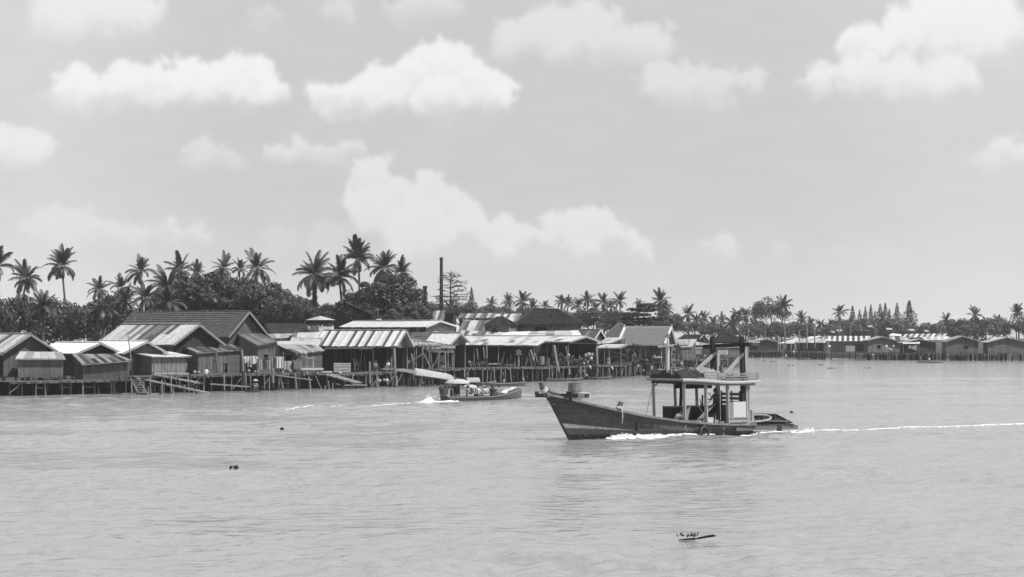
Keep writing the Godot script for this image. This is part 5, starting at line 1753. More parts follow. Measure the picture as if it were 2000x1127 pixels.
	box(t, "engine_casing", Vector3(8.5, 1.02, -0.62), Vector3(2.9, 0.95, 0.75), M.black_wood)
	box(t, "engine_hatch", Vector3(8.5, 1.52, -0.62), Vector3(2.95, 0.05, 0.8), M.grey_paint)
	rod(t, "exhaust_pipe", Vector3(9.4, 1.5, -0.5), Vector3(9.4, 2.1, -0.5), 0.05, M.steel_dark)
	rod(t, "lever", Vector3(9.15, 1.5, -0.3), Vector3(9.05, 1.9, -0.3), 0.025, M.steel_dark)
	bar(t, "leaning_plank", Vector3(7.0, 0.7, 0.9), Vector3(7.55, 1.6, 0.55), 0.16, 0.05, M.wood_pale)
	bar(t, "leaning_plank", Vector3(7.9, 0.75, 0.75), Vector3(9.3, 1.66, 0.55), 0.2, 0.06, M.wood_pale)
	rod(t, "stay_rod", Vector3(8.75, 0.9, 0.5), Vector3(8.1, 1.9, 0.4), 0.02, M.rope)
	rod(t, "stay", Vector3(5.6, 1.0, -0.7), Vector3(6.4, 2.5, -1.05), 0.012, M.dark)
	for k in 5:
		rod(t, "grille_bar", Vector3(9.0 + k * 0.13, 0.75, 0.5), Vector3(9.0 + k * 0.13, 1.45, 0.5), 0.018, M.dark)
	# steering wheel
	var wheel := TorusMesh.new()
	wheel.inner_radius = 0.24
	wheel.outer_radius = 0.29
	wheel.rings = 20
	wheel.ring_segments = 6
	put(t, "steering_wheel", wheel, M.steel_dark, Transform3D(Basis.from_euler(Vector3(0, 0, PI * 0.5)), Vector3(9.55, 1.95, -0.25)))
	# mast with yard and lamp
	var mast := Node3D.new()
	mast.name = "mast"
	t.add_child(mast, true)
	rod(mast, "pole", Vector3(6.55, 2.9, 0), Vector3(6.55, 4.75, 0), 0.09, M.white_paint)
	rod(mast, "pole", Vector3(6.55, 4.75, 0), Vector3(6.55, 5.22, 0), 0.06, M.white_paint)
	rod(mast, "yard", Vector3(6.55, 4.66, -0.75), Vector3(6.55, 4.74, 0.62), 0.055, M.white_paint)
	box(mast, "yard_block", Vector3(6.55, 4.7, 0.66), Vector3(0.14, 0.14, 0.2), M.dark)
	ball(mast, "lamp", Vector3(6.55, 5.34, 0), Vector3(0.16, 0.2, 0.16), M.white_worn)
	box(mast, "lamp_base", Vector3(6.55, 5.22, 0), Vector3(0.2, 0.05, 0.2), M.grey_paint)
	# gantry over the stern
	var gan := Node3D.new()
	gan.name = "gantry"
	t.add_child(gan, true)
	bar(gan, "gantry_post", Vector3(10.95, 0.6, 1.02), Vector3(10.85, 5.2, 1.0), 0.2, 0.2, M.black_wood)
	bar(gan, "gantry_post", Vector3(10.8, 3.4, -1.2), Vector3(10.75, 5.2, -1.2), 0.2, 0.22, M.black_wood)
	bar(gan, "gantry_leg", Vector3(11.0, 0.5, -1.05), Vector3(11.0, 4.3, -1.1), 0.18, 0.18, M.cabin_grey)
	bar(gan, "gantry_leg", Vector3(11.15, 0.5, 1.12), Vector3(11.0, 4.9, 1.1), 0.16, 0.16, M.cabin_grey)
	bar(gan, "gantry_beam", Vector3(10.9, 4.66, -2.05), Vector3(10.9, 4.8, 1.66), 0.2, 0.2, M.black_wood)
	bar(gan, "gantry_brace", Vector3(10.85, 4.3, -1.1), Vector3(9.0, 3.05, -1.1), 0.12, 0.16, M.cabin_grey)
	bar(gan, "gantry_brace", Vector3(10.9, 4.3, 1.05), Vector3(9.35, 3.02, 1.1), 0.12, 0.16, M.cabin_grey)
	bar(gan, "stub_post", Vector3(10.1, 2.9, 0.2), Vector3(10.1, 3.65, 0.2), 0.16, 0.16, M.wood)
	# roof rails
	for side in [1.0, -1.0]:
		for k in 3:
			bar(t, "roof_rail", Vector3(7.9, roof.call(8.0) + 0.12 + k * 0.13, 1.3 * side), Vector3(9.9, roof.call(9.9) + 0.11 + k * 0.13, 1.34 * side), 0.05, 0.07, M.grey_paint if k % 2 else M.wood_pale)
			bar(t, "roof_rail", Vector3(9.9, roof.call(9.9) + 0.11 + k * 0.13, 1.34 * side), Vector3(11.8, roof.call(11.8) + 0.12 + k * 0.13, 1.3 * side), 0.05, 0.07, M.grey_paint if k % 2 else M.wood_pale)
		for s in [7.95, 8.9, 9.9, 10.85, 11.7]:
			bar(t, "rail_post", Vector3(s, roof.call(s), 1.28 * side), Vector3(s, roof.call(s) + 0.45, 1.28 * side), 0.06, 0.06, M.cabin_grey)
	# stern platform carried on two long beams
	bar(t, "stern_beam", Vector3(10.2, 0.34, 1.2), Vector3(15.1, 0.3, 0.75), 0.16, 0.22, M.wood)
	bar(t, "stern_beam", Vector3(10.6, 0.34, -1.1), Vector3(15.0, 0.3, -0.75), 0.16, 0.22, M.wood_dark)
	for i in 8:
		var s := 11.8 + i * 0.4
		bar(t, "stern_plank", Vector3(s, 0.45, -0.95), Vector3(s, 0.45, 0.95), 0.3, 0.05, M.wood_dark)
	box(t, "stern_cleat", Vector3(13.6, 0.28, 0.95), Vector3(0.3, 0.36, 0.14), M.dark)
	mb = MB.new()
	mb.hexa([Vector3(12.1, 0.46, -0.95), Vector3(12.1, 0.46, 0.25), Vector3(15.2, 0.46, 0.2), Vector3(15.2, 0.46, -0.85), Vector3(12.1, 0.96, -0.95), Vector3(12.1, 0.96, 0.1), Vector3(14.1, 0.96, 0.1), Vector3(14.1, 0.96, -0.9)])
	make(t, "stern_shelter", mb, M.black_wood)
	for k in 4:
		var z := -0.85 + k * 0.3
		bar(t, "shelter_board", Vector3(12.05, 0.99, z), Vector3(14.12, 0.99, z), 0.26, 0.05, M.wood_dark)
		bar(t, "shelter_board", Vector3(14.12, 0.99, z), Vector3(15.35, 0.5, z * 0.9), 0.26, 0.05, M.wood_dark)
	bar(t, "shelter_rail", Vector3(12.1, 0.72, 0.3), Vector3(14.9, 0.6, 0.26), 0.06, 0.1, M.wood)
	for s in [12.2, 13.1, 14.0]:
		bar(t, "shelter_post", Vector3(s, 0.45, 0.22), Vector3(s, 0.98, 0.16), 0.08, 0.08, M.wood_dark)
	bar(t, "stern_post", Vector3(11.62, 0.5, 0.95), Vector3(11.6, 1.3, 0.95), 0.18, 0.18, M.white_worn)
	mb = MB.new()
	mb.tube([Vector3(11.4, 0.64, 1.0), Vector3(12.2, 0.68, 1.0), Vector3(12.9, 0.74, 0.9), Vector3(13.2, 0.86, 0.75), Vector3(13.1, 0.96, 0.5), Vector3(12.7, 0.98, 0.2), Vector3(12.2, 0.92, 0.0)], [0.06, 0.06, 0.06, 0.06, 0.06, 0.06, 0.06], 7)
	make(t, "hose", mb, M.white_worn, true)
	box(t, "rudder", Vector3(12.2, -0.1, 0), Vector3(0.7, 1.1, 0.08), M.hull_dark)
	# things carried aboard
	t = aboard("oil_drum", "oil drum standing on the foredeck behind the bow crossbeam", "drum", Vector3(0.45, 1.9, -0.12))
	put(t, "barrel", U.drum, M.drum, Transform3D(Basis.from_scale(Vector3(1.16, 1.08, 1.16)), Vector3.ZERO))
	for k in [[7.93, 0.22, 1.26, "worn black tyre fender hanging on the fishing boat's side"]]:
		t = aboard("tyre_fender", k[3], "tyre", Vector3(k[0], k[1], k[2]))
		var tyre := TorusMesh.new()
		tyre.inner_radius = 0.19
		tyre.outer_radius = 0.35
		tyre.rings = 28
		tyre.ring_segments = 12
		put(t, "tyre", tyre, M.rubber, Transform3D(Basis.from_euler(Vector3(PI * 0.5 - 0.18, 0, 0)), Vector3(0, 0, 0.06)))
		rod(t, "rope", Vector3(k[0], k[1] + 0.26, k[2] + 0.06), Vector3(k[0] - 0.03, k[1] + 0.62, k[2] + 0.0), 0.02, M.rope)
	net_pile("net_pile", "dark heap of fishing net on the front of the boat's cabin roof", Vector3(7.25, 3.06, 0.0), Vector3(0.9, 0.5, 1.25), M.net_dark, 5)
	net_pile("net_pile", "pale heap of fishing net on the middle of the boat's cabin roof", Vector3(9.2, 2.94, -0.35), Vector3(1.15, 0.55, 0.75), M.net_pale, 8)
	net_pile("net_pile", "small dark heap of net against the roof rail", Vector3(10.4, 2.9, 0.3), Vector3(0.7, 0.22, 0.7), M.net_dark, 11)
	for k in [[7.75, 3.38, 0.35, 0.42, 0.3, 0.36, "grey_paint", "grey wooden box on top of the dark net heap"], [4.95, 0.62, 0.35, 0.62, 0.46, 0.5, "plaster_grey", "grey crate on deck ahead of the first cabin post"], [5.65, 0.6, 0.62, 0.34, 0.42, 0.4, "white_paint", "small white box beside the grey crate on deck"], [8.5, 0.72, 0.95, 0.46, 0.4, 0.34, "white_paint", "larger white icebox beside the third cabin post"], [8.95, 0.66, 0.98, 0.26, 0.26, 0.26, "white_worn", "smaller white icebox right of the larger one"], [9.4, 0.58, 0.9, 0.36, 0.22, 0.3, "zinc_dull", "low grey tub near the helmsman's feet"], [6.15, 0.6, 0.5, 0.3, 0.44, 0.4, "drum", "dark canister between the white box and the ventilator"]]:
		t = aboard("box", k[7], "box", Vector3(k[0], k[1] - k[4] * 0.5, k[2]))
		box(t, "case", Vector3(k[0], k[1], k[2]), Vector3(k[3], k[4], k[5]), M[k[6]], 0.15)
		box(t, "lid", Vector3(k[0], k[1] + k[4] * 0.5 + 0.02, k[2]), Vector3(k[3] * 1.06, 0.05, k[5] * 1.06), M[k[6]], 0.15)
	t = aboard("ventilator", "pale bell-mouthed ventilator beside the second cabin post", "ventilator", Vector3(6.5, 0.6, 0.75))
	mb = MB.new()
	mb.tube([Vector3(6.5, 0.5, 0.75), Vector3(6.5, 0.95, 0.75), Vector3(6.56, 1.06, 0.8), Vector3(6.7, 1.08, 0.9)], [0.12, 0.14, 0.17, 0.2], 12)
	make(t, "cowl", mb, M.white_worn, true)
	mb = MB.new()
	mb.tube([Vector3(6.69, 1.08, 0.89), Vector3(6.74, 1.085, 0.925)], [0.22, 0.22], 12)
	make(t, "rim", mb, M.white_worn, true)
	ball(t, "dark_mouth", Vector3(6.72, 1.085, 0.915), Vector3(0.3, 0.3, 0.12), M.dark, 0.6)
	t = aboard("bucket", "white bucket at the foot of the second cabin post", "bucket", Vector3(6.95, 0.42, 0.95))
	put(t, "pail", U.bucket, M.white_paint, Transform3D(Basis.from_scale(Vector3(1.0, 1.3, 1.0)), Vector3.ZERO))
	t = aboard("fish_tub", "wide white tub of wooden staves between the second and third cabin posts", "tub", Vector3(7.6, 0.42, 0.85))
	mb = MB.new()
	mb.lathe(Vector3(7.6, 0.42, 0.8), [Vector2(0, 0), Vector2(0.38, 0), Vector2(0.44, 0.42), Vector2(0.4, 0.42), Vector2(0.36, 0.05), Vector2(0, 0.05)], 16)
	make(t, "staves", mb, M.white_worn)
	mb = MB.new()
	mb.lathe(Vector3(7.6, 0.42, 0.8), [Vector2(0.425, 0.28), Vector2(0.445, 0.28), Vector2(0.452, 0.34), Vector2(0.43, 0.34)], 16)
	make(t, "hoop", mb, M.steel_dark)
	for k in [[4.1, 0.95, -0.2, 0.34, "first dark sack on the foredeck's edge"], [4.5, 0.86, 0.0, 0.4, "second dark sack, next to the grey crate"]]:
		t = aboard("sack", k[4], "sack", Vector3(k[0], k[1] - 0.3, k[2]))
		ball(t, "bag", Vector3(k[0], k[1] - 0.15, k[2]), Vector3(k[3] * 1.2, k[3], k[3]), M.cloth_dark)
		ball(t, "neck", Vector3(k[0] + 0.05, k[1] + 0.02, k[2]), Vector3(0.14, 0.16, 0.14), M.cloth_dark)
	# foam: along the side, at the stern and in the wake
	foam("bow_foam", "white foam curling along the fishing boat's side", func(k: float) -> Array:
		var s := lerpf(2.0, 8.6, k)
		return [fb * (hull_point(clampf((s + 0.1) / 11.6, 0, 1), 0.0) + Vector3(0, 0.0, 0.05)), fb.basis * Vector3(0, 0, 1), lerpf(0.55, 0.16, k) * smoothstep(0.0, 0.05, k) + 0.08, lerpf(0.22, 0.05, k) * smoothstep(0.0, 0.06, k) + 0.02], 11000)
	foam("stern_foam", "white churned water below the stern platform", func(k: float) -> Array:
		return [fb * Vector3(lerpf(10.6, 16.5, k), 0.0, 1.05 - 0.5 * k), fb.basis * Vector3(0, 0, 1), 0.2 + 0.25 * sin(k * PI), 0.05 + 0.1 * smoothstep(0.5, 0.9, k)], 2600)
	foam("wake", "long thin line of foam left by the fishing boat", func(k: float) -> Array:
		var s := lerpf(15.5, 44.0, k)
		return [fb * Vector3(s, 0.0, 0.25 * sin(s * 0.7)), fb.basis * Vector3(0, 0, 1), 0.14 + 0.2 * k, 0.045 - 0.035 * k], 1900)


func net_pile(called: String, label: String, at: Vector3, size: Vector3, m: Material, seed_: int) -> void:
	var t := aboard(called, label, "fishing net", at)
	var noise := FastNoiseLite.new()
	noise.seed = seed_
	noise.frequency = 1.6
	noise.fractal_octaves = 4
	var mb := MB.new()
	var n := 34
	var pt := func(i: int, j: int) -> Vector3:
		var x := i * 2.0 / n - 1.0
		var z := j * 2.0 / n - 1.0
		var edge := clampf(1.0 - pow(absf(x), 3.0), 0, 1) * clampf(1.0 - pow(absf(z), 3.0), 0, 1)
		var h := pow(edge, 0.3) * (0.8 + 0.6 * noise.get_noise_2d(x * size.x, z * size.z) + 0.12 * noise.get_noise_2d(x * 9.0, z * 9.0))
		return at + Vector3(x * size.x, maxf(0.0, h) * size.y, z * size.z)
	for i in n:
		for j in n:
			mb.quad(pt.call(i, j), pt.call(i + 1, j), pt.call(i + 1, j + 1), pt.call(i, j + 1))
	make(t, "netting", mb, m, false)
	var r := RandomNumberGenerator.new()
	r.seed = seed_
	# loose meshes and floats lying on the heap
	mb = MB.new()
	for k in 60:
		var p: Vector3 = pt.call(r.randi_range(2, n - 2), r.randi_range(2, n - 2))
		var q: Vector3 = pt.call(r.randi_range(2, n - 2), r.randi_range(2, n - 2))
		q = p + (q - p).limit_length(0.5)
		mb.tube([p + Vector3(0, 0.01, 0), (p + q) * 0.5 + Vector3(0, 0.06, 0), q + Vector3(0, 0.01, 0)], [0.014, 0.016, 0.014], 4, Color.WHITE * r.randf_range(0.6, 1.6))
	tag(make(t, "net_strand", mb, M.rope if m == M.net_pale else M.cloth_grey), "", "", "", "stuff")
	for k in 7:
		ball(t, "float", pt.call(r.randi_range(3, n - 3), r.randi_range(3, n - 3)) + Vector3(0, 0.03, 0), Vector3(0.14, 0.09, 0.09), M.white_worn, r.randf() * 3.0)


func foam(called: String, label: String, where: Callable, n: int) -> void:
	# small white lumps of foam thrown along a line: where(k) gives the point, the direction across, half width and height
	var r := RandomNumberGenerator.new()
	r.seed = n
	var noise := FastNoiseLite.new()
	noise.seed = n
	noise.frequency = 0.9
	var mm := MultiMesh.new()
	mm.transform_format = MultiMesh.TRANSFORM_3D
	var s := SphereMesh.new()
	s.radius = 0.5
	s.height = 1.0
	s.radial_segments = 6
	s.rings = 3
	mm.mesh = s
	mm.instance_count = n
	for i in n:
		var k := r.randf()
		var w: Array = where.call(k)
		var across := r.randfn() * 0.45
		var at: Vector3 = w[0] + w[1] * across * w[2]
		var lump := 0.55 + 0.9 * noise.get_noise_2d(at.x * 1.0, at.z * 1.0) + 0.4 * noise.get_noise_2d(at.x * 4.0, at.z * 4.0)
		at.y = wave(at.x, -at.z) if at.z > -320.0 else 0.0
		var h: float = w[3] * maxf(0.05, lump) * exp(-across * across * 3.0)
		var size := r.randf_range(0.012, 0.055) * (1.0 if r.randf() < 0.85 else 1.5)
		if lump < 0.28:
			size *= 0.3
		mm.set_instance_transform(i, Transform3D(Basis.from_euler(Vector3(0, r.randf() * 6.0, 0)) * Basis.from_scale(Vector3(size * 1.7, size * 0.75, size * 1.7)), at + Vector3(0, h * pow(r.randf(), 1.6) * 1.25 + 0.008, 0)))
	var o := MultiMeshInstance3D.new()
	o.name = numbered(called)
	o.multimesh = mm
	o.material_override = M.foam
	add_child(o)
	tag(o, label, "foam", "", "stuff")


# ---------------------------------------------------------------- small boats
func small_hull(t: Node3D, len: float, half: float, free: float, bow: float, stern: float, m: Material, inside: Material, stern_w := 0.6) -> void:
	# x from the stern (0) to the bow (len); z across; built in the thing's own axes
	var keep := off
	off = Vector3.ZERO
	var n := 22
	var out := MB.new()
	var inn := MB.new()
	var rail := MB.new()
	var ring := func(k: float) -> Array:
		var w := half * pow(maxf(0.0, 1.0 - pow(absf(k * 2.0 - 1.0), 2.4)), 0.7)
		if k < 0.5:
			w = maxf(w, half * lerpf(stern_w, 1.0, k * 2.0))
		w = maxf(w, 0.015)
		var top := free + bow * pow(maxf(0.0, (k - 0.45) / 0.55), 2.0) + stern * pow(maxf(0.0, (0.3 - k) / 0.3), 2.0)
		var kf := 0.55 * pow(maxf(0.0, (k - 0.72) / 0.28), 2.0)
		var x := k * len
		return [Vector3(x, top, w), Vector3(x, lerpf(top, -0.12, 0.5), w * 0.9), Vector3(x, -0.12 + kf * (top + 0.12), w * 0.62), Vector3(x, -0.22 + kf * (top + 0.2), 0.0)]
	for i in n:
		var a: Array = ring.call(float(i) / n)
		var b: Array = ring.call(float(i + 1) / n)
		for side in [1.0, -1.0]:
			var f := Vector3(1, 1, side)
			for k in 3:
				if side > 0:
					out.quad(a[k + 1] * f, a[k] * f, b[k] * f, b[k + 1] * f)
				else:
					out.quad(b[k + 1] * f, b[k] * f, a[k] * f, a[k + 1] * f)
			var ia: Vector3 = a[0] * f - Vector3(0, 0, minf(0.05, a[0].z) * side)
			var ib: Vector3 = b[0] * f - Vector3(0, 0, minf(0.05, b[0].z) * side)
			inn.quad(ia, ib, Vector3(ib.x, 0.05, ib.z * 0.8), Vector3(ia.x, 0.05, ia.z * 0.8))
			rail.hexa([ia - Vector3(0, 0.05, 0), a[0] * f + Vector3(0, -0.05, 0.03 * side), b[0] * f + Vector3(0, -0.05, 0.03 * side), ib - Vector3(0, 0.05, 0), ia + Vector3(0, 0.02, 0), a[0] * f + Vector3(0, 0.02, 0.03 * side), b[0] * f + Vector3(0, 0.02, 0.03 * side), ib + Vector3(0, 0.02, 0)])
		inn.quad(Vector3(a[0].x, 0.06, a[0].z * 0.8), Vector3(a[0].x, 0.06, -a[0].z * 0.8), Vector3(b[0].x, 0.06, -b[0].z * 0.8), Vector3(b[0].x, 0.06, b[0].z * 0.8))
	var e: Array = ring.call(0.0)
	for k in 3:
		out.quad(e[k], e[k + 1], e[k + 1] * Vector3(1, 1, -1), e[k] * Vector3(1, 1, -1))
	make(t, "hull", out, m, true)
	make(t, "hull_inside", inn, inside)
	make(t, "gunwale", rail, M.wood_pale)
	for k in [0.25, 0.42, 0.6]:
		var q: Array = ring.call(k)
		box(t, "thwart", Vector3(q[0].x, q[0].y - 0.08, 0), Vector3(0.2, 0.04, q[0].z * 1.9), M.wood)
	off = keep


func build_longtail() -> void:
	var st := Vector3(-132.0 / F * 182.0, 0, -182.0)
	var lt := Transform3D(Basis(Vector3.UP, deg_to_rad(44)), st)
	var t := thing("longtail_boat", "slim long-tailed passenger boat crowded with people under umbrellas", "passenger boat", st)
	t.transform = lt
	small_hull(t, 8.5, 0.72, 0.3, 0.62, 0.05, M.small_hull, M.wood, 0.7)
	off = Vector3.ZERO
	# motor at the stern with its long shaft
	var mo := Node3D.new()
	mo.name = "motor"
	t.add_child(mo, true)
	box(mo, "engine_block", Vector3(-0.15, 0.75, 0.1), Vector3(0.7, 0.45, 0.4), M.steel_dark, 0.3)
	ball(mo, "flywheel", Vector3(-0.35, 0.98, 0.1), Vector3(0.6, 0.55, 0.4), M.dark)
	box(mo, "fuel_tank", Vector3(0.2, 1.12, 0.0), Vector3(0.45, 0.22, 0.35), M.steel_dark, 0.2)
	ball(mo, "gearbox", Vector3(-0.25, 0.4, 0.2), Vector3(0.7, 0.42, 0.4), M.dark)
	rod(mo, "mounting_post", Vector3(0.1, 0.1, 0.05), Vector3(-0.05, 0.6, 0.05), 0.07, M.steel_dark)
	rod(mo, "propeller_shaft", Vector3(-0.5, 0.55, 0.25), Vector3(-2.5, -0.1, 1.2), 0.03, M.steel_dark)
	rod(mo, "steering_handle", Vector3(0.2, 0.95, 0.0), Vector3(1.3, 1.1, -0.1), 0.025, M.steel_dark)
	for k in 4:
		var x := 4.9 + k * 0.06
		rod(t, "rib", Vector3(2.0 + k * 1.3, 0.05, -0.5), Vector3(2.0 + k * 1.3, 0.05, 0.5), 0.03, M.wood)
	# umbrellas
	for q in [[1.3, 1.38, 0.1, 1.02, 0.36, "large pale umbrella shading the steersman of the passenger boat", 0.35], [2.9, 1.02, -0.2, 0.66, 0.24, "small white umbrella held over the passengers", 0.35]]:
		var at := Vector3(q[0], q[1], q[2])
		t = thing("umbrella", q[5], "umbrella", at)
		t.transform = lt * Transform3D(Basis(), at)
		off = at
		var mb := MB.new()
		var prof := []
		for k in 7:
			var a := k / 6.0 * PI * 0.5
			prof.append(Vector2(q[3] * sin(a) + 0.001, q[4] * cos(a) - 0.0))
		mb.lathe(at, prof, 12)
		make(t, "canopy", mb, M.canvas, false)
		rod(t, "stick", at - Vector3(0, 0.95, 0), at + Vector3(0, q[4] + 0.06, 0), 0.02, M.wood_dark)
		for k in 8:
			var a := k * TAU / 8
			rod(t, "rib", at + Vector3(0, q[4] - 0.05, 0), at + Vector3(cos(a) * q[3] * 0.98, 0.02, sin(a) * q[3] * 0.98), 0.008, M.steel_dark)
	# bundles near the bow
	for q in [[6.35, 0.55, 0.1, 0.75, 0.42, "cloth_white", "white bundle behind the bow of the passenger boat"], [7.0, 0.72, 0.0, 0.6, 0.36, "canvas", "pale folded canvas in the bow of the passenger boat"], [6.7, 0.8, -0.15, 0.36, 0.22, "cloth_grey", "grey bag lying on the white bundles"], [7.4, 0.85, 0.02, 0.4, 0.28, "cloth_white", "foremost small white bundle in the bow of the passenger boat"]]:
		var at := Vector3(q[0], q[1] - 0.2, q[2])
		t = thing("bundle", q[6], "bundle", at)
		t.transform = lt * Transform3D(Basis(), at)
		off = at
		ball(t, "sack", Vector3(q[0], q[1], q[2]), Vector3(q[3] * 1.2, q[4], q[3] * 0.9), M[q[5]], 0.4)
		ball(t, "fold", Vector3(q[0] + 0.2, q[1] + 0.06, q[2] + 0.1), Vector3(q[3] * 0.6, q[4] * 0.8, q[3] * 0.5), M[q[5]], 1.0)
	# spray and wake
	foam("spray", "burst of white spray thrown up by the propeller behind the passenger boat", func(k: float) -> Array:
		return [lt * Vector3(-1.6 - k * 2.6, 0.0, 0.75 + k * 1.2), Vector3(0.5, 0, 0.5), 0.5 + 0.3 * k, 0.12 + 0.75 * pow(smoothstep(0.0, 0.4, k) * smoothstep(1.0, 0.45, k), 2.0)], 1500)
	foam("stern_wash", "white wash at the stern of the passenger boat", func(k: float) -> Array:
		return [lt * Vector3(0.9 - k * 2.6, 0.0, 0.62 + 0.3 * k), Vector3(0.6, 0, 0.5), 0.25, 0.07], 1200)
	foam("bow_wash", "thin white wash under the bow of the passenger boat", func(k: float) -> Array:
		return [lt * Vector3(7.0 + k * 1.1, 0.0, 0.3 - k * 0.2), Vector3(0.6, 0, 0.5), 0.12, 0.03], 400)
	foam("wake", "thin curved line of foam trailing left of the passenger boat", func(k: float) -> Array:
		var q := lerpf(0.0, 1.0, k)
		var p := water_at(lerpf(800, 545, q), 787.5 + 12.5 * q + 1.5 * sin(q * 7.0))
		return [p, Vector3(0, 0, 1), (0.35 if q < 0.55 else 0.5) * (0.3 if q > 0.45 and q < 0.56 else 1.0), 0.015], 700)


func build_small_boats() -> void:
	# moored canoe, covered sampan, far boats
	var spots := [
		["canoe", "long low moored canoe lying before the cluttered boardwalk", 949, 754.5, 4.3, 20.0, 0.42, 0.28, 0.18, 0.12],
		["sampan", "dark moored sampan with arched canopy beyond the passenger boat's umbrella", 926, 753.5, 2.6, 30.0, 0.5, 0.3, 0.2, 0.1],
		["canoe", "low dark canoe moored under the boardwalk with oil drums", 1066, 744.8, 4.6, 24.0, 0.4, 0.25, 0.12, 0.1],
		["canoe", "small dark canoe beside the table-like jetty", 1148, 741, 3.0, 20.0, 0.4, 0.22, 0.14, 0.1],
		["far_boat", "pale low boat with two people near the tall mooring poles", 1532, 700.8, 3.7, 8.0, 0.45, 0.25, 0.15, 0.2],
		["far_canoe", "low canoe on the water at the foot of the tall mooring poles", 1558, 702.5, 2.6, 6.0, 0.35, 0.2, 0.1, 0.1],
		["rowing_boat", "pale rowing boat with a bent rower and a passenger off the far bank", 1792, 709, 4.6, -4.0, 0.5, 0.28, 0.15, 0.2],
		["canoe", "low canoe tied at the foot of the landing stairs of the far bank", 1668, 703.6, 2.6, 5.0, 0.35, 0.2, 0.1, 0.1],
	]
	for q in spots:
		var p := water_at(q[2], q[3])
		var t := thing(q[0], q[1], "boat", p)
		t.rotation.y = deg_to_rad(q[5])
		small_hull(t, q[4], q[6], q[7], q[8], q[9], M.small_hull if q[0] != "far_boat" and q[0] != "rowing_boat" else M.white_worn, M.wood, 0.35)
		if q[0] == "sampan":
			off = Vector3.ZERO
			var mb := MB.new()
			for i in 9:
				var a := PI * i / 9.0
				var b := PI * (i + 1) / 9.0
				mb.quad(Vector3(-1.0, 0.35 + sin(a) * 0.5, cos(a) * 0.5), Vector3(0.45, 0.35 + sin(a) * 0.5, cos(a) * 0.5), Vector3(0.45, 0.35 + sin(b) * 0.5, cos(b) * 0.5), Vector3(-1.0, 0.35 + sin(b) * 0.5, cos(b) * 0.5))
			make(t, "canopy", mb, M.zinc_dull, true)
			for x in [-0.95, 0.4]:
				rod(t, "hoop_post", Vector3(x, 0.0, 0.5), Vector3(x, 0.4, 0.5), 0.03, M.wood_dark)
				rod(t, "hoop_post", Vector3(x, 0.0, -0.5), Vector3(x, 0.4, -0.5), 0.03, M.wood_dark)
			box(t, "stern_end", Vector3(-0.6, 0.1, 0), Vector3(1.3, 0.3, 0.8), M.wood_dark)
	# overturned boat on its ramp
	var a := W(773, 720.5, 228.4)
	var b := W(884, 739, 236.5)
	var back := Vector3(0.45, 0, -0.89) * 1.5
	var t := thing("boat_ramp", "sloping plank ramp that carries the overturned boat", "ramp", Vector3(a.x, 0, a.z))
	slab(t, "ramp_board", [a, b, b + back, a + back], 0.0, 0.1, M.wood_pale)
	bar(t, "ramp_edge", a + Vector3(0, -0.1, 0), b + Vector3(0, -0.1, 0), 0.08, 0.16, M.wood_pale)
	stilts(t, a.lerp(b, 0.1) + back * 0.2, a.lerp(b, 0.8) + back * 0.2, 0.9, 1.0)
	var p := a.lerp(b, 0.27) + back * 0.45 + Vector3(0, 0.12, 0)
	var q := b + back * 0.45 + Vector3(0, 0.12, 0)
	t = thing("overturned_boat", "pale overturned boat hull lying on the sloping ramp", "boat", p)
	var x := (q - p).normalized()
	var z := Vector3(-x.z, 0, x.x).normalized()
	t.basis = Basis(x, z.cross(x), z).orthonormalized() * Basis(Vector3.RIGHT, PI)
	small_hull(t, p.distance_to(q), 0.7, 0.5, 0.0, 0.0, M.zinc_patchy, M.wood, 0.3)


# ---------------------------------------------------------------- things along the bank
func pole(label: String, x0: float, y0: float, x1: float, y1: float, d: float, r: float, m := "post", called := "mooring_pole") -> void:
	# from its foot (column, row) up to its head, both at depth d; a foot in the water goes on down
	var a := W(x0, y0, d)
	var b := W(x1, y1, d)
	if a.y < 0.35:
		a += (a - b).normalized() * 1.0
	var t := thing(called, label, "pole", Vector3(a.x, maxf(0.0, a.y), a.z), "poles standing in the water along the houses")
	rod(t, "pole", a, b, r, M[m], "post%d" % rng.randi_range(0, 2))


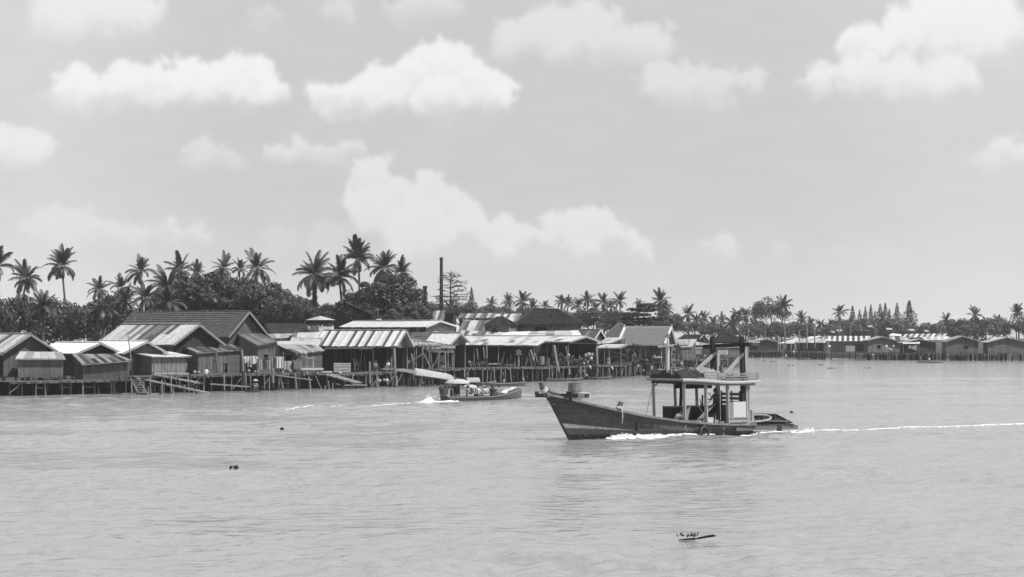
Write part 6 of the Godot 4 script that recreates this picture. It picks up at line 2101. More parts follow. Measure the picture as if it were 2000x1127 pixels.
func build_clutter() -> void:
	# poles: foot column and row, head column and row, metres nearer than the shore
	var list := [
		["thick mooring pole right of the rusty porch house", 476, 755, 472, 683, 3.0, 0.12, "post"], ["tall grey mooring pole in front of the hanging laundry", 532, 763, 531, 698, 1.5, 0.13, "post"], ["thin pole leaning left behind the laundry pole", 554, 762, 546, 728, 0.5, 0.06, "post"],
		["short pole below the long pale ledge", 579, 762, 576, 728, 1.0, 0.09, "post"], ["short pole under the white-topped table", 606, 762, 603, 736, 1.0, 0.09, "post"], ["slanting thin pole between the table and the plank ramp", 629, 762, 616, 734, 1.2, 0.04, "post"],
		["stump in the water left of the plank ramp", 635, 761, 635, 753, 1.5, 0.1, "wood"], ["slim stake left of the plank ramp", 643, 761, 641, 743, 1.0, 0.06, "post"], ["pale stake below the plank ramp", 650, 761, 650, 748, 1.2, 0.07, "post"],
		["tall dark pole at the right of the plank ramp", 721, 760, 722, 706, 1.5, 0.11, "post"], ["pale shorter pole right of the tall dark one", 735, 760, 736, 722, 1.5, 0.08, "post"], ["slim pole before the striped hall's seated people", 763, 757, 764, 698, 1.0, 0.06, "post"],
		["thick white-topped pole at the corner of the striped hall", 770, 758, 770, 680, 2.0, 0.14, "wood_pale"], ["thick pole right beside the white-topped one, foot of the ramp", 773, 757, 773, 722, 2.2, 0.13, "wood_pale"], ["bent slim pole under the overturned boat's stern", 808, 755, 805, 692, 1.0, 0.07, "post"],
		["dark pole under the middle of the overturned boat", 838, 754, 838, 735, 1.0, 0.13, "post_dark"], ["slim straight pole right of the overturned boat", 886, 742, 887, 689, -1.0, 0.06, "post"], ["left leaning pole before the long lean-to", 935, 716, 931, 680, -1.5, 0.07, "post"],
		["second leaning pole before the long lean-to", 948, 716, 944, 678, -1.5, 0.07, "post"], ["stout straight pole before the long lean-to", 950, 717, 950, 674, -1.0, 0.09, "post"], ["pole with forked top at the moored canoe's stern", 966, 748, 965, 716, 1.0, 0.07, "post"],
		["slanting stake at the moored canoe's middle", 999, 748, 996, 716, 1.0, 0.07, "post"], ["short pole near the moored canoe's bow", 1005, 698, 1005, 719, -2.0, 0.07, "post"], ["left leg of the leaning pair of thick poles", 1046, 720, 1036, 683, -1.0, 0.12, "post"],
		["right leg of the leaning pair of thick poles", 1053, 720, 1045, 690, -1.0, 0.07, "post"], ["big leaning log left of the paddle, foot in the water", 1094, 745, 1082, 674, 1.0, 0.17, "wood_pale"], ["thin straight pole behind the big leaning log", 1087, 742, 1087, 715, 0.5, 0.06, "post"],
		["pale pole right of the paddle", 1133, 738, 1132, 694, 0.5, 0.09, "post"], ["broken dark stump leaning in the water", 1134, 746, 1128, 722, 2.0, 0.14, "black_wood"], ["thick tall pole left of the table-like jetty", 1165, 743, 1165, 678, 1.5, 0.16, "post"],
		["thin slanting pole right of the table-like jetty", 1234, 727, 1237, 684, -3.0, 0.07, "post"], ["thin wavy pole below the pavilion's white mast", 1284, 724, 1284, 688, -3.0, 0.07, "post"], ["thin wavy pole right of the pavilion's white mast", 1314, 722, 1311, 700, -3.0, 0.07, "post"],
		["thin pale pole before the weathered pale roof", 1338, 718, 1336, 684, -2.0, 0.08, "post"], ["slanting pole beneath the white hung cloth", 1362, 716, 1356, 692, -2.0, 0.08, "post"], ["pale pole at the right corner of the last near house", 1447, 717, 1445, 677, 0.0, 0.1, "wood_pale"],
		["stake beside the landing raft", 290, 768, 289, 755, 0.5, 0.06, "post"], ["pole right of the landing stairs", 294, 768, 293, 738, 0.0, 0.06, "post"], ["tall slim pole beside the gangplank's middle", 335, 769, 334, 733, 1.0, 0.07, "post"], ["slim pole carrying the gangplank's end", 398, 766, 399, 737, 1.5, 0.07, "post"],
		["short pole under the left plank room", 317, 768, 316, 742, 0.5, 0.08, "post"], ["crooked pole beside the seated conical hat", 489, 762, 489, 731, 0.5, 0.06, "post"],
	]
	for q in list:
		pole(q[0], q[1], q[2], q[3], q[4], shore(q[1]) - q[5], q[6], q[7])
	pole("long thin bamboo pole leaning over the white roofed house", 260, 738, 250, 656, 203.0, 0.05, "wood_pale", "bamboo_pole")
	# paddle leaning with its white blade down
	var a := W(1105, 676, 256)
	var b := W(1112, 722, 256)
	var t := thing("paddle", "paddle with white blade leaning below the dark rafters", "paddle", b)
	rod(t, "shaft", a, b, 0.05, M.wood_pale)
	bar(t, "blade", b + (a - b).normalized() * 0.1, b - (a - b).normalized() * 0.5, 0.36, 0.06, M.white_paint)
	# aerials
	for q in [[262, 603, 634, 236, "television aerial above the tiled hall's left end"], [738, 606, 630, 262, "television aerial on the white building's roof"], [1174, 634, 646, 290, "television aerial over the small white-edged gable"], [1340, 640, 664, 345, "thin aerial above the weathered pale roof"]]:
		var top := W(q[0], q[1], q[3])
		t = thing("television_aerial", q[4], "aerial", W(q[0], q[2], q[3]), "television aerials")
		rod(t, "mast", W(q[0] + 2, q[2], q[3]), top, 0.03, M.wood_pale)
		bar(t, "boom", top + Vector3(-0.45, -0.08, 0.1), top + Vector3(0.45, 0.1, -0.1), 0.05, 0.05, M.white_worn)
		for k in 4:
			bar(t, "rod", top + Vector3(-0.4 + k * 0.26, -0.06 + k * 0.05, 0.35), top + Vector3(-0.4 + k * 0.26, -0.06 + k * 0.05, -0.35), 0.025, 0.025, M.white_worn)
		rod(t, "stay", top - Vector3(0, 0.4, 0), W(q[0] - 9, q[2], q[3]), 0.015, M.wood)
		rod(t, "stay", top - Vector3(0, 0.4, 0), W(q[0] + 12, q[2], q[3]), 0.015, M.wood)
	# stairs and raft on the left
	var st := thing("landing_stairs", "broad wooden stairs from the striped plank shed down to the water", "stairs", W(268, 768, 201) * Vector3(1, 0, 1))
	for i in 6:
		var c := W(266 + i * 2.6, 743 + i * 4.6, 202.3 - i * 0.28)
		box(st, "step", c, Vector3(0.95, 0.07, 0.3), M.wood_pale)
	rod(st, "stringer", W(255, 739, 202.6), W(270, 768, 200.6), 0.08, M.wood)
	rod(st, "stringer", W(270, 739, 202.8), W(286, 768, 200.8), 0.07, M.wood_pale)
	t = thing("landing_raft", "low plank raft at the foot of the broad wooden stairs", "raft", W(262, 771, 199.5) * Vector3(1, 0, 1))
	var r0 := W(237, 769, 200.2)
	var r1 := W(288, 768, 201.2)
	slab(t, "raft_board", [r0, r1, r1 + Vector3(0, 0, -1.6), r0 + Vector3(0, 0, -1.6)], 0.02, 0.22, M.wood_grey)
	t = thing("landing_raft", "small floating plank right of the low plank raft", "raft", W(298, 769, 202) * Vector3(1, 0, 1))
	bar(t, "plank", W(291, 769.5, 202), W(305, 769.5, 202.6), 0.5, 0.12, M.wood_pale)
	# gangplanks
	for q in [[298, 731, 390, 748, 206, 207.5, 0.9, "broad upper gangplank sloping from the white awning house", "wood_pale"], [283, 741, 402, 766, 203.5, 205, 0.5, "long lower gangplank sloping down to the water", "wood_pale"], [411, 749, 482, 754.5, 207, 210, 0.35, "long nearly level log below the rusty porch", "wood_pale"], [530, 731, 604, 741, 213, 217, 0.14, "long thin pole tied across the posts below the laundry", "wood_pale"]]:
		a = W(q[0], q[1], q[4])
		b = W(q[2], q[3], q[5])
		t = thing("gangplank", q[7], "gangplank", a)
		slab(t, "plank", [a, b, b + Vector3(0.3, 0, -q[6]), a + Vector3(0.3, 0, -q[6])], 0.0, 0.09, M[q[8]])
		if q[6] > 0.4:
			stilts(t, a.lerp(b, 0.25) + Vector3(0, 0, -0.2), a.lerp(b, 0.85) + Vector3(0, 0, -0.2), 0.75, 1.0)
			for k in [0.35, 0.55]:
				rod(t, "handrail_post", a.lerp(b, k), a.lerp(b, k - 0.08) + Vector3(0, 0.85, 0), 0.03, M.wood)
	a = W(632, 730, 222)
	b = W(692, 747, 221)
	t = thing("plank_ramp", "broad plank ramp falling to the water beside the slatted crate", "ramp", a)
	slab(t, "ramp_board", [a, b, b + Vector3(0.7, 0, -1.3), a + Vector3(0.7, 0, -1.3)], 0.0, 0.1, M.wood_pale)
	stilts(t, a.lerp(b, 0.2) + Vector3(0.2, 0, -0.4), a.lerp(b, 0.8) + Vector3(0.2, 0, -0.4), 0.7, 1.0)
	t = thing("landing_float", "low pale landing float at the foot of the broad plank ramp", "raft", W(695, 752, 222) * Vector3(1, 0, 1))
	r0 = W(672, 751.5, 223)
	r1 = W(716, 751.5, 224.5)
	slab(t, "float_board", [r0, r1, r1 + Vector3(0, 0, -1.6), r0 + Vector3(0, 0, -1.6)], 0.0, 0.1, M.wood_pale)
	stilts(t, r0 + Vector3(0.2, 0, -0.3), r1 + Vector3(-0.2, 0, -0.3), 0.35, 0.7)
	t = thing("gangplank", "short narrow plank slanting into the water beside the landing float", "gangplank", W(668, 755, 223))
	bar(t, "plank", W(657, 750, 223.5), W(680, 758.5, 221.5), 0.3, 0.07, M.wood_pale)
	# white-topped table, stool, basin, screen, crate
	table("white-topped table at the edge of the boardwalk by the plank ramp", 580, 627, 721, 220, 0.9, M.canvas)
	table("small dark bench beside the seated people in the striped hall", 745, 768, 721, 231, 0.6, M.wood_pale)
	table("low bench on the boardwalk right of the stout straight pole", 952, 974, 711, 250, 0.6, M.wood_pale)
	table("narrow dark table under the leaning roof near the canoe's bow", 986, 1002, 713, 252, 0.6, M.wood)
	table("pale shelf table under the pavilion beside the white mast", 1274, 1292, 698, 290, 0.6, M.white_worn)
	table("low table at the end of the near row left of the cloth", 1303, 1318, 703, 300, 0.6, M.wood_pale)
	t = thing("stool", "tall white stool beside the grey hanging mat", "stool", W(606, 718, 219.5))
	for x in [599, 611]:
		for z in [0.0, -0.4]:
			rod(t, "leg", W(x, 718, 219) + Vector3(0, 0, z), W(x, 699.5, 219) + Vector3(0, 0, z), 0.03, M.white_worn)
	box(t, "seat", W(605, 699, 219.2), Vector3(0.75, 0.1, 0.6), M.white_worn)
	bar(t, "rail", W(599, 716, 219), W(611, 716, 219), 0.04, 0.04, M.white_worn)
	shrine("small white spirit house on a pale post beside the grey hanging mat", 594, 689, 718, 219.6)
	shrine("small white spirit house on a post before the long lean-to", 1013, 684, 715, 249.5)
	t = thing("mat", "grey woven mat hung up between the laundry and the white spirit house", "mat", W(582, 715, 220))
	box(t, "upper_mat", W(582, 708.5, 220.4), Vector3(1.15, 0.38, 0.05), M.plaster_grey)
	box(t, "lower_mat", W(582, 717.5, 220.4), Vector3(1.15, 0.44, 0.04), M.grey_paint)
	rod(t, "hanging_rod", W(569, 704, 220.4), W(596, 704, 220.4), 0.03, M.wood)
	t = thing("slatted_crate", "big pale slatted crate at the top of the plank ramp", "crate", W(668, 727, 225))
	for k in 6:
		bar(t, "slat", W(652, 710 + k * 3.1, 225), W(684, 710.5 + k * 3.1, 226), 0.05, 0.11, M.white_worn)
	for x in [652, 661, 663, 684]:
		bar(t, "upright", W(x, 728, 225 + (x - 652) / 32.0 + 0.06), W(x, 708.5, 225 + (x - 652) / 32.0 + 0.06), 0.1, 0.06, M.white_worn)
	box(t, "inside", W(668, 719, 226.3), Vector3(1.4, 0.75, 0.8), M.wood_dark)
	t = thing("jar_tray", "white cloth folded on the boardwalk between the table and the crate", "cloth", W(637, 726, 223))
	box(t, "cloth", W(639, 726.5, 223), Vector3(0.9, 0.14, 0.5), M.cloth_white)
	# cross-braced gantry left of the pale gable
	t = thing("braced_frame", "tall frame of posts with crossing braces above the overturned boat", "frame", W(840, 720, 239) * Vector3(1, 1, 1))
	for q in [[825, 722, 825, 672, 0.09], [845, 722, 841, 690, 0.05], [856, 724, 857, 684, 0.08], [870, 730, 869, 686, 0.09], [813, 720, 813, 680, 0.06], [838, 722, 838, 672, 0.05]]:
		rod(t, "post", W(q[0], q[1], 239), W(q[2], q[3], 239), q[4], M.post)
	for q in [[827, 690, 842, 720], [860, 688, 843, 722], [793, 712, 828, 690]]:
		rod(t, "brace", W(q[0], q[1], 238.8), W(q[2], q[3], 238.8), 0.06, M.post)
	bar(t, "cross_beam", W(822, 675, 239), W(888, 676, 240), 0.12, 0.16, M.wood_pale)
	# bright gaps of light goods beneath the awnings
	for q in [[836, 680, 0.95, 0.22, 243, "cloth_white", "first white sack under the upper thin awning"], [853, 680, 0.85, 0.2, 243, "cloth_white", "second white sack under the upper thin awning"], [864, 701, 0.6, 0.75, 244, "canvas", "white triangular cloth hung behind the braced frame"], [791, 708, 0.9, 0.5, 241, "cloth_grey", "grey hammock hung between the posts of the striped hall's right end"]]:
		t = thing("hung_cloth", q[6], "cloth", W(q[0], q[1], q[4]))
		box(t, "cloth", W(q[0], q[1], q[4]), Vector3(q[2], q[3], 0.12), M[q[5]])
		rod(t, "cord", W(q[0] - 5, q[1] - 4, q[4]), W(q[0] + 5, q[1] - 4, q[4]), 0.015, M.rope)
	# drums, jars, baskets
	var drums := [[1058, 712, 256, 1.0, "grey oil drum left of the big leaning log"], [1069, 715, 257, 1.0, "darker oil drum next to the grey one, by the big leaning log"], [1188, 711, 270, 0.8, "pale drum standing on the table-like jetty"], [1272, 723, 289, 0.7, "pale drum at the waterline under the pavilion"]]
	for q in drums:
		t = thing("oil_drum", q[4], "drum", W(q[0], q[1], q[2]), "drums on the near bank")
		put(t, "barrel", U.drum, M.plaster_grey if q[3] < 1.0 else (M.drum if q[0] < 1060 else M.steel_dark), Transform3D(Basis.from_scale(Vector3.ONE * q[3] * 1.05), Vector3.ZERO))
	var jars := [
		[380, 731, 211, 0.7, "plaster_grey", "pale jar by the door of the rusty porch house"], [388, 731, 211, 0.6, "grey_paint", "small dark jar right of the pale one at the rusty porch"], 
		[486, 727, 214, 0.5, "white_worn", "small jar under the hanging laundry, left"], [498, 727, 214, 0.55, "white_paint", "white bowl under the hanging laundry, middle"], [503, 727, 214, 0.5, "white_paint", "white bowl right of the other under the laundry"], [553, 728, 216, 0.6, "white_paint", "white basin at the right end of the laundry"], [566, 728, 217, 0.8, "white_worn", "pale heap of cloth below the grey mat"],
		[737, 745, 228, 0.8, "white_worn", "pale bottle under the striped hall, left one"], [742, 746, 228, 0.7, "white_paint", "white bottle under the striped hall, second"], [750, 745, 228, 0.8, "white_worn", "pale bottle under the striped hall, third"], [756, 746, 228, 0.9, "white_paint", "white bottle under the striped hall, right one"],
		[945, 712, 248, 1.2, "canvas", "round pale basket on the boardwalk by the stout pole"], [958, 748, 247, 0.7, "white_paint", "white bucket at the water's edge by the forked pole"], [984, 748, 249, 0.8, "white_worn", "pale jar at the water behind the canoe's middle"], [981, 731, 250, 0.8, "cloth_white", "white shirt hanging under the cluttered boardwalk"], [1022, 744, 251, 0.6, "white_worn", "pale jar at the water near the canoe's bow"],
		[1108, 714, 263, 0.7, "white_worn", "pale basin on the rail beyond the oil drums"], [1144, 699, 268, 1.0, "plaster_grey", "grey jar in the row of pots, left"], [1150, 697, 268, 1.0, "white_worn", "pale jar in the row of pots, middle"], [1157, 697, 268, 0.9, "white_worn", "pale jar in the row of pots, right"], [1145, 735, 263, 0.9, "white_paint", "white bucket below the row of pots"], [1139, 726, 263, 0.7, "white_worn", "small pale jar above the white bucket"], [1152, 719, 266, 0.8, "cloth_white", "white rag hanging below the row of pots"], [1195, 721, 267, 0.7, "cloth_white", "white ball of cloth between the jetty's legs"],
		[1246, 718, 285, 0.7, "white_worn", "pale pot beneath the pavilion, left"], [1257, 725, 286, 0.8, "white_paint", "white basin beneath the pavilion, low"], [1239, 694, 287, 0.7, "cloth_white", "white rag on the thin slanting pole"], [1263, 708, 287, 0.8, "plaster_grey", "grey pot on the pavilion boardwalk"], [1278, 697, 290, 0.8, "white_paint", "white basin on the pale shelf table"], [1286, 698, 290, 0.7, "white_paint", "second white basin on the pale shelf table"], [1331, 714, 325, 1.0, "white_worn", "pale jar at the waterline left of the net heap"], [1324, 707, 325, 0.8, "white_worn", "small pale jar before the weathered house"], [1376, 699, 340, 0.9, "wood_pale", "pale pot below the dark wall left of the gantry"],
	]
	for q in jars:
		t = thing("jar" if q[5].contains("jar") or q[5].contains("pot") or q[5].contains("bottle") else ("basin" if q[5].contains("basin") or q[5].contains("bowl") or q[5].contains("bucket") or q[5].contains("basket") else "cloth"), q[5], "jar" if q[5].contains("jar") or q[5].contains("pot") or q[5].contains("bottle") else ("container" if q[5].contains("basin") or q[5].contains("bowl") or q[5].contains("bucket") or q[5].contains("basket") else "cloth"), W(q[0], q[1], q[2]), "pots and cloths on the near bank")
		if q[4].begins_with("cloth"):
			ball(t, "bundle", W(q[0], q[1] - 3, q[2]), Vector3(0.4, 0.34, 0.3) * q[3], M[q[4]], rng.randf() * 3.0)
			ball(t, "fold", W(q[0] + 1.5, q[1] - 1, q[2] - 0.1), Vector3(0.22, 0.5, 0.2) * q[3], M[q[4]], rng.randf() * 3.0)
		elif q[5].contains("basin") or q[5].contains("bowl") or q[5].contains("bucket") or q[5].contains("basket"):
			put(t, "vessel", U.bucket, M[q[4]], Transform3D(Basis.from_scale(Vector3(1.15, 1.0, 1.15) * q[3]), Vector3.ZERO))
		else:
			put(t, "vessel", U.jar, M[q[4]], Transform3D(Basis.from_scale(Vector3.ONE * q[3] * (1.0 if not q[5].contains("bottle") else 0.7)), Vector3.ZERO))
	laundry()
	# goods heaped in the shade, grey and dark
	for q in [[1096, 712, 262, 1.6, 0.8, "dark heap of baskets behind the paddle"], [1120, 712, 264, 1.8, 0.7, "dark heap of nets right of the paddle"], [1220, 700, 284, 2.6, 1.5, "dark leafy fence panel left of the thin slanting pole"], [1250, 712, 286, 1.8, 0.6, "heap of dark boards beneath the pavilion"], [1210, 699, 283, 1.6, 1.4, "dark leafy fence panel behind the pale drum"]]:
		t = thing("heap", q[5], "heap", W(q[0], q[1], q[2]))
		var mb := MB.new()
		for k in 50:
			mb.box(W(q[0], q[1], q[2]) + Vector3(rng.randf_range(-0.5, 0.5) * q[3], rng.randf() * rng.randf() * q[4] * 1.6, rng.randf_range(-0.4, 0.4)), Vector3(rng.randf_range(0.1, 0.5), rng.randf_range(0.06, 0.3), rng.randf_range(0.1, 0.4)), Basis.from_euler(Vector3(rng.randf(), rng.randf() * 3.0, rng.randf())), Color.WHITE * rng.randf_range(0.4, 1.6))
		tag(make(t, "pile", mb, M.wood_dark), "", "", "", "stuff")
	# shelves of pots and bundles of sticks in the shade of the awnings
	var racks := [[1078, 1112, 697, 266, 9, "shelf crowded with pots and pans left of the pale pole, under the dark rafters"], [1116, 1160, 704, 268, 12, "long low shelf of pots, baskets and tins under the low dark gable"], [915, 940, 712, 252, 7, "small shelf of bottles beside the left leaning pole"], [1292, 1318, 690, 300, 8, "shelf of tins and bowls behind the white mast"], [1345, 1385, 700, 338, 10, "shelf of buckets and pots below the hung cloths"], [655, 690, 735, 229, 6, "shelf of jars low under the slatted crate"], [850, 880, 712, 244, 7, "crowded shelf behind the braced frame"], [1200, 1232, 706, 284, 7, "bench with plant pots at the leafy fence panel"], [590, 622, 724, 222, 5, "low shelf of bowls behind the white-topped table"]]
	for q in racks:
		a = W(q[0], q[2], q[3])
		b = W(q[1], q[2], q[3] + (q[1] - q[0]) * 0.03)
		b.y = a.y
		t = thing("shelf", q[5], "shelf", Vector3(a.x, 1.6, a.z))
		bar(t, "board", a, b, 0.4, 0.05, M.wood)
		bar(t, "board", a - Vector3(0, 0.5, 0), b - Vector3(0, 0.5, 0), 0.4, 0.05, M.wood_dark)
		for e in [a, b]:
			rod(t, "upright", e - Vector3(0, 0.9, 0), e + Vector3(0, 0.1, 0), 0.035, M.post_dark)
		for k in q[4]:
			var at: Vector3 = a.lerp(b, (k + 0.5) / q[4]) + Vector3(0, 0.03 if rng.randf() < 0.6 else -0.47, rng.randf_range(-0.1, 0.1))
			var s := rng.randf_range(0.5, 1.0)
			put(t, "pot", U.jar if rng.randf() < 0.5 else U.bucket, [M.white_worn, M.grey_paint, M.plaster_grey, M.wood_dark, M.white_paint, M.drum][rng.randi_range(0, 5)], Transform3D(Basis.from_scale(Vector3(s, s * rng.randf_range(0.7, 1.0), s)), at - off))
	var sticks := [[800, 725, 233, "bundle of sticks leaning at the foot of the braced frame"], [925, 722, 247, "bundle of sticks leaning before the long lean-to, left"], [980, 720, 250, "bundle of bamboo leaning before the long lean-to, middle"], [1030, 720, 254, "bundle of bamboo leaning left of the pair of thick poles"], [1256, 712, 287, "bundle of sticks under the white-ridged pavilion"], [1318, 712, 318, "bundle of sticks right of the white mast"], [1352, 712, 334, "bundle of sticks before the weathered pale roof"], [700, 725, 229, "bundle of sticks right of the slatted crate"], [430, 728, 211, "bundle of sticks leaning on the rusty porch wall"], [556, 728, 217, "bundle of sticks behind the white sheet"]]
	for q in sticks:
		var foot := W(q[0], q[1], q[2])
		t = thing("stick_bundle", q[3], "sticks", foot)
		for k in 7:
			var p := foot + Vector3(rng.randf_range(-0.8, 0.8), 0, rng.randf_range(-0.3, 0.3))
			rod(t, "stick", p, p + Vector3(rng.randf_range(-0.5, 0.5), rng.randf_range(0.8, 2.1), rng.randf_range(-0.2, 0.2)), rng.randf_range(0.02, 0.045), M.post if k % 2 else M.post_dark)
	# white cloth hung at the end of the near row
	t = thing("hung_cloth", "large white cloth hung on the rail left of the gantry", "cloth", W(1363, 692, 342))
	box(t, "cloth", W(1363, 685.5, 342), Vector3(1.25, 0.95, 0.05), M.white_worn)
	box(t, "fold", W(1363, 679.5, 342), Vector3(1.35, 0.16, 0.2), M.cloth_white)
	t = thing("hung_cloth", "dark wide cloth hung right of the large white one", "cloth", W(1379, 694, 342))
	box(t, "cloth", W(1379, 688, 342), Vector3(1.35, 0.9, 0.05), M.cloth_dark)
	for q in [[1407, 688, "left pale window pane of the last near house"], [1417, 688, "right pale window pane of the last near house"]]:
		t = thing("shutter", q[2], "shutter", W(q[0], 692, 359))
		box(t, "panel", W(q[0], q[1], 358.4), Vector3(0.7, 0.65, 0.06), M.white_paint)
		bar(t, "bar", W(q[0], 692, 358.3), W(q[0], 684, 358.3), 0.05, 0.05, M.wood)
	# power line above the far left
	t = thing("sheet_stack", "white board lying across the left end of the plank room's boardwalk", "board", W(320, 729, 208))
	bar(t, "board", W(299, 729, 206.5), W(366, 729.5, 210.5), 0.3, 0.14, M.white_worn)


func table(label: String, x0: float, x1: float, y: float, d: float, deep: float, m: Material) -> void:
	var a := W(x0, y, d)
	var b := W(x1, y, d + (x1 - x0) * 0.03)
	b.y = a.y
	var t := thing("table", label, "table", Vector3(a.x, 1.6, a.z))
	bar(t, "tabletop", a.lerp(b, 0.0) + Vector3(0, 0, -deep * 0.5), b + Vector3(0, 0, -deep * 0.5), deep, 0.16, m)
	for q in [a.lerp(b, 0.06), a.lerp(b, 0.94)]:
		for z in [-0.08, -deep + 0.08]:
			rod(t, "leg", Vector3(q.x, minf(1.5, a.y - 0.4), q.z + z), Vector3(q.x, a.y, q.z + z), 0.04, M.wood)


func shrine(label: String, px: float, y0: float, y1: float, d: float) -> void:
	var top := W(px, y0, d)
	var t := thing("spirit_house", label, "shrine", W(px, y1, d))
	rod(t, "post", W(px, y1, d), W(px, y0 + 9, d), 0.08, M.white_worn)
	var c := W(px, y0 + 8, d)
	box(t, "platform", c, Vector3(0.7, 0.06, 0.6), M.white_worn)
	box(t, "chamber", c + Vector3(0, 0.18, -0.05), Vector3(0.34, 0.28, 0.3), M.white_worn)
	for s in [-1.0, 1.0]:
		bar(t, "roof", c + Vector3(0, 0.5, 0.3), c + Vector3(0, 0.5, -0.32), 0.06, 0.05, M.white_paint)
		var q := put(t, "roof", U.box, M.white_paint, Transform3D(Basis.from_euler(Vector3(0, 0, -s * 0.75)) * Basis.from_scale(Vector3(0.36, 0.04, 0.6)), c + Vector3(s * 0.13, 0.39, 0) - off))
	for s in [-1.0, 1.0]:
		for z in [-0.2, 0.2]:
			rod(t, "corner_post", c + Vector3(s * 0.2, 0, z), c + Vector3(s * 0.2, 0.3, z), 0.02, M.white_worn)


func laundry() -> void:
	# a line of washing on rods: column, top row, width, height in metres, shade, kind, label
	var d := 213.0
	var t := thing("washing_line", "two wooden rods on posts that carry the washing", "rail", W(515, 727, d))
	rod(t, "rod", W(477, 694, d - 1.0), W(508, 695, d - 0.5), 0.03, M.wood_dark)
	rod(t, "rod", W(502, 701, d), W(552, 696, d + 1.5), 0.03, M.wood)
	for q in [[479, 693], [506, 695], [528, 698], [551, 696]]:
		rod(t, "post", W(q[0], 728, d), W(q[0], q[1], d), 0.035, M.post)
	var items := [
		[482, 696, 0.34, 0.6, "cloth_white", "shirt", "white shirt at the left end of the washing"], [488, 696, 0.4, 1.0, "cloth_grey", "trousers", "grey trousers between two white shirts on the washing rod"], [495, 695, 0.36, 0.75, "cloth_white", "shirt", "long white shirt right of the grey trousers"], [499, 696, 0.3, 0.6, "cloth_white", "shirt", "small white vest at the end of the first washing rod"],
		[507, 702, 0.5, 0.95, "cloth_grey", "skirt", "grey wrapped skirt at the left end of the second washing rod"], [514, 702, 0.4, 0.9, "cloth_dark", "trousers", "dark trousers right of the grey wrapped skirt"], [519, 702, 0.3, 0.95, "wood", "skirt", "brownish cloth in the middle of the washing"], [525, 703, 0.36, 0.85, "cloth_grey", "trousers", "pale trousers left of the tall grey pole"],
		[537, 699, 0.34, 0.9, "cloth_dark", "trousers", "black trousers right of the tall grey pole"], [547, 697, 0.62, 1.05, "cloth_white", "sheet", "big white sheet at the right end of the washing"], [540, 698, 0.5, 0.5, "cloth_grey", "skirt", "grey towel behind the black trousers"], [559, 705, 0.36, 0.8, "cloth_grey", "shirt", "grey shirt hanging beyond the white sheet"], [565, 705, 0.2, 0.75, "cloth_white", "shirt", "narrow white cloth hanging beyond the white sheet"], [571, 706, 0.34, 0.8, "wood_dark", "skirt", "dark cloth hanging next to the grey mat"],
	]
	for k in items.size():
		var q: Array = items[k]
		var dd := d - 0.55 + k * 0.16
		var top := W(q[0], q[1], dd)
		t = thing("garment", q[6], "garment", top, "washing hung out to dry")
		var mb := MB.new()
		var w: float = q[2]
		var h: float = q[3]
		var parts := []
		if q[5] == "shirt":
			parts = [[-w * 0.5, w * 0.5, 0.0, -h], [-w * 0.85, -w * 0.5, -0.02, -h * 0.4], [w * 0.5, w * 0.85, -0.02, -h * 0.42]]
		elif q[5] == "trousers":
			parts = [[-w * 0.5, w * 0.5, 0.0, -h * 0.35], [-w * 0.5, -w * 0.06, -h * 0.35, -h], [w * 0.06, w * 0.5, -h * 0.35, -h * 0.97]]
		else:
			parts = [[-w * 0.5, w * 0.5, 0.0, -h]]
		for e in parts:
			var cols := 5
			for i in cols:
				var x0: float = lerpf(e[0], e[1], float(i) / cols)
				var x1: float = lerpf(e[0], e[1], float(i + 1) / cols)
				var z0 := 0.035 * sin(x0 * 21.0 + k)
				var z1 := 0.035 * sin(x1 * 21.0 + k)
				var o := top
				mb.hexa([o + Vector3(x0, e[3], z0 * 1.6 - 0.012), o + Vector3(x0, e[3], z0 * 1.6 + 0.012), o + Vector3(x1, e[3], z1 * 1.6 + 0.012), o + Vector3(x1, e[3], z1 * 1.6 - 0.012), o + Vector3(x0, e[2], z0 * 0.4 - 0.012), o + Vector3(x0, e[2], z0 * 0.4 + 0.012), o + Vector3(x1, e[2], z1 * 0.4 + 0.012), o + Vector3(x1, e[2], z1 * 0.4 - 0.012)])
		make(t, "cloth", mb, M[q[4]])
	# the same way, washing on the far bank
	for k in [[1777, 675, "pale shirt hung before the dark far house near the rower"], [1783, 676, "second pale shirt on the far house near the rower"], [1788, 676, "long pale cloth on the far house near the rower"]]:
		t = thing("garment", k[2], "garment", W(k[0], k[1], 455), "washing hung out to dry")
		box(t, "cloth", W(k[0], k[1] + 3, 455), Vector3(0.5, 0.6 if k[0] != 1788 else 1.0, 0.05), M.white_worn)


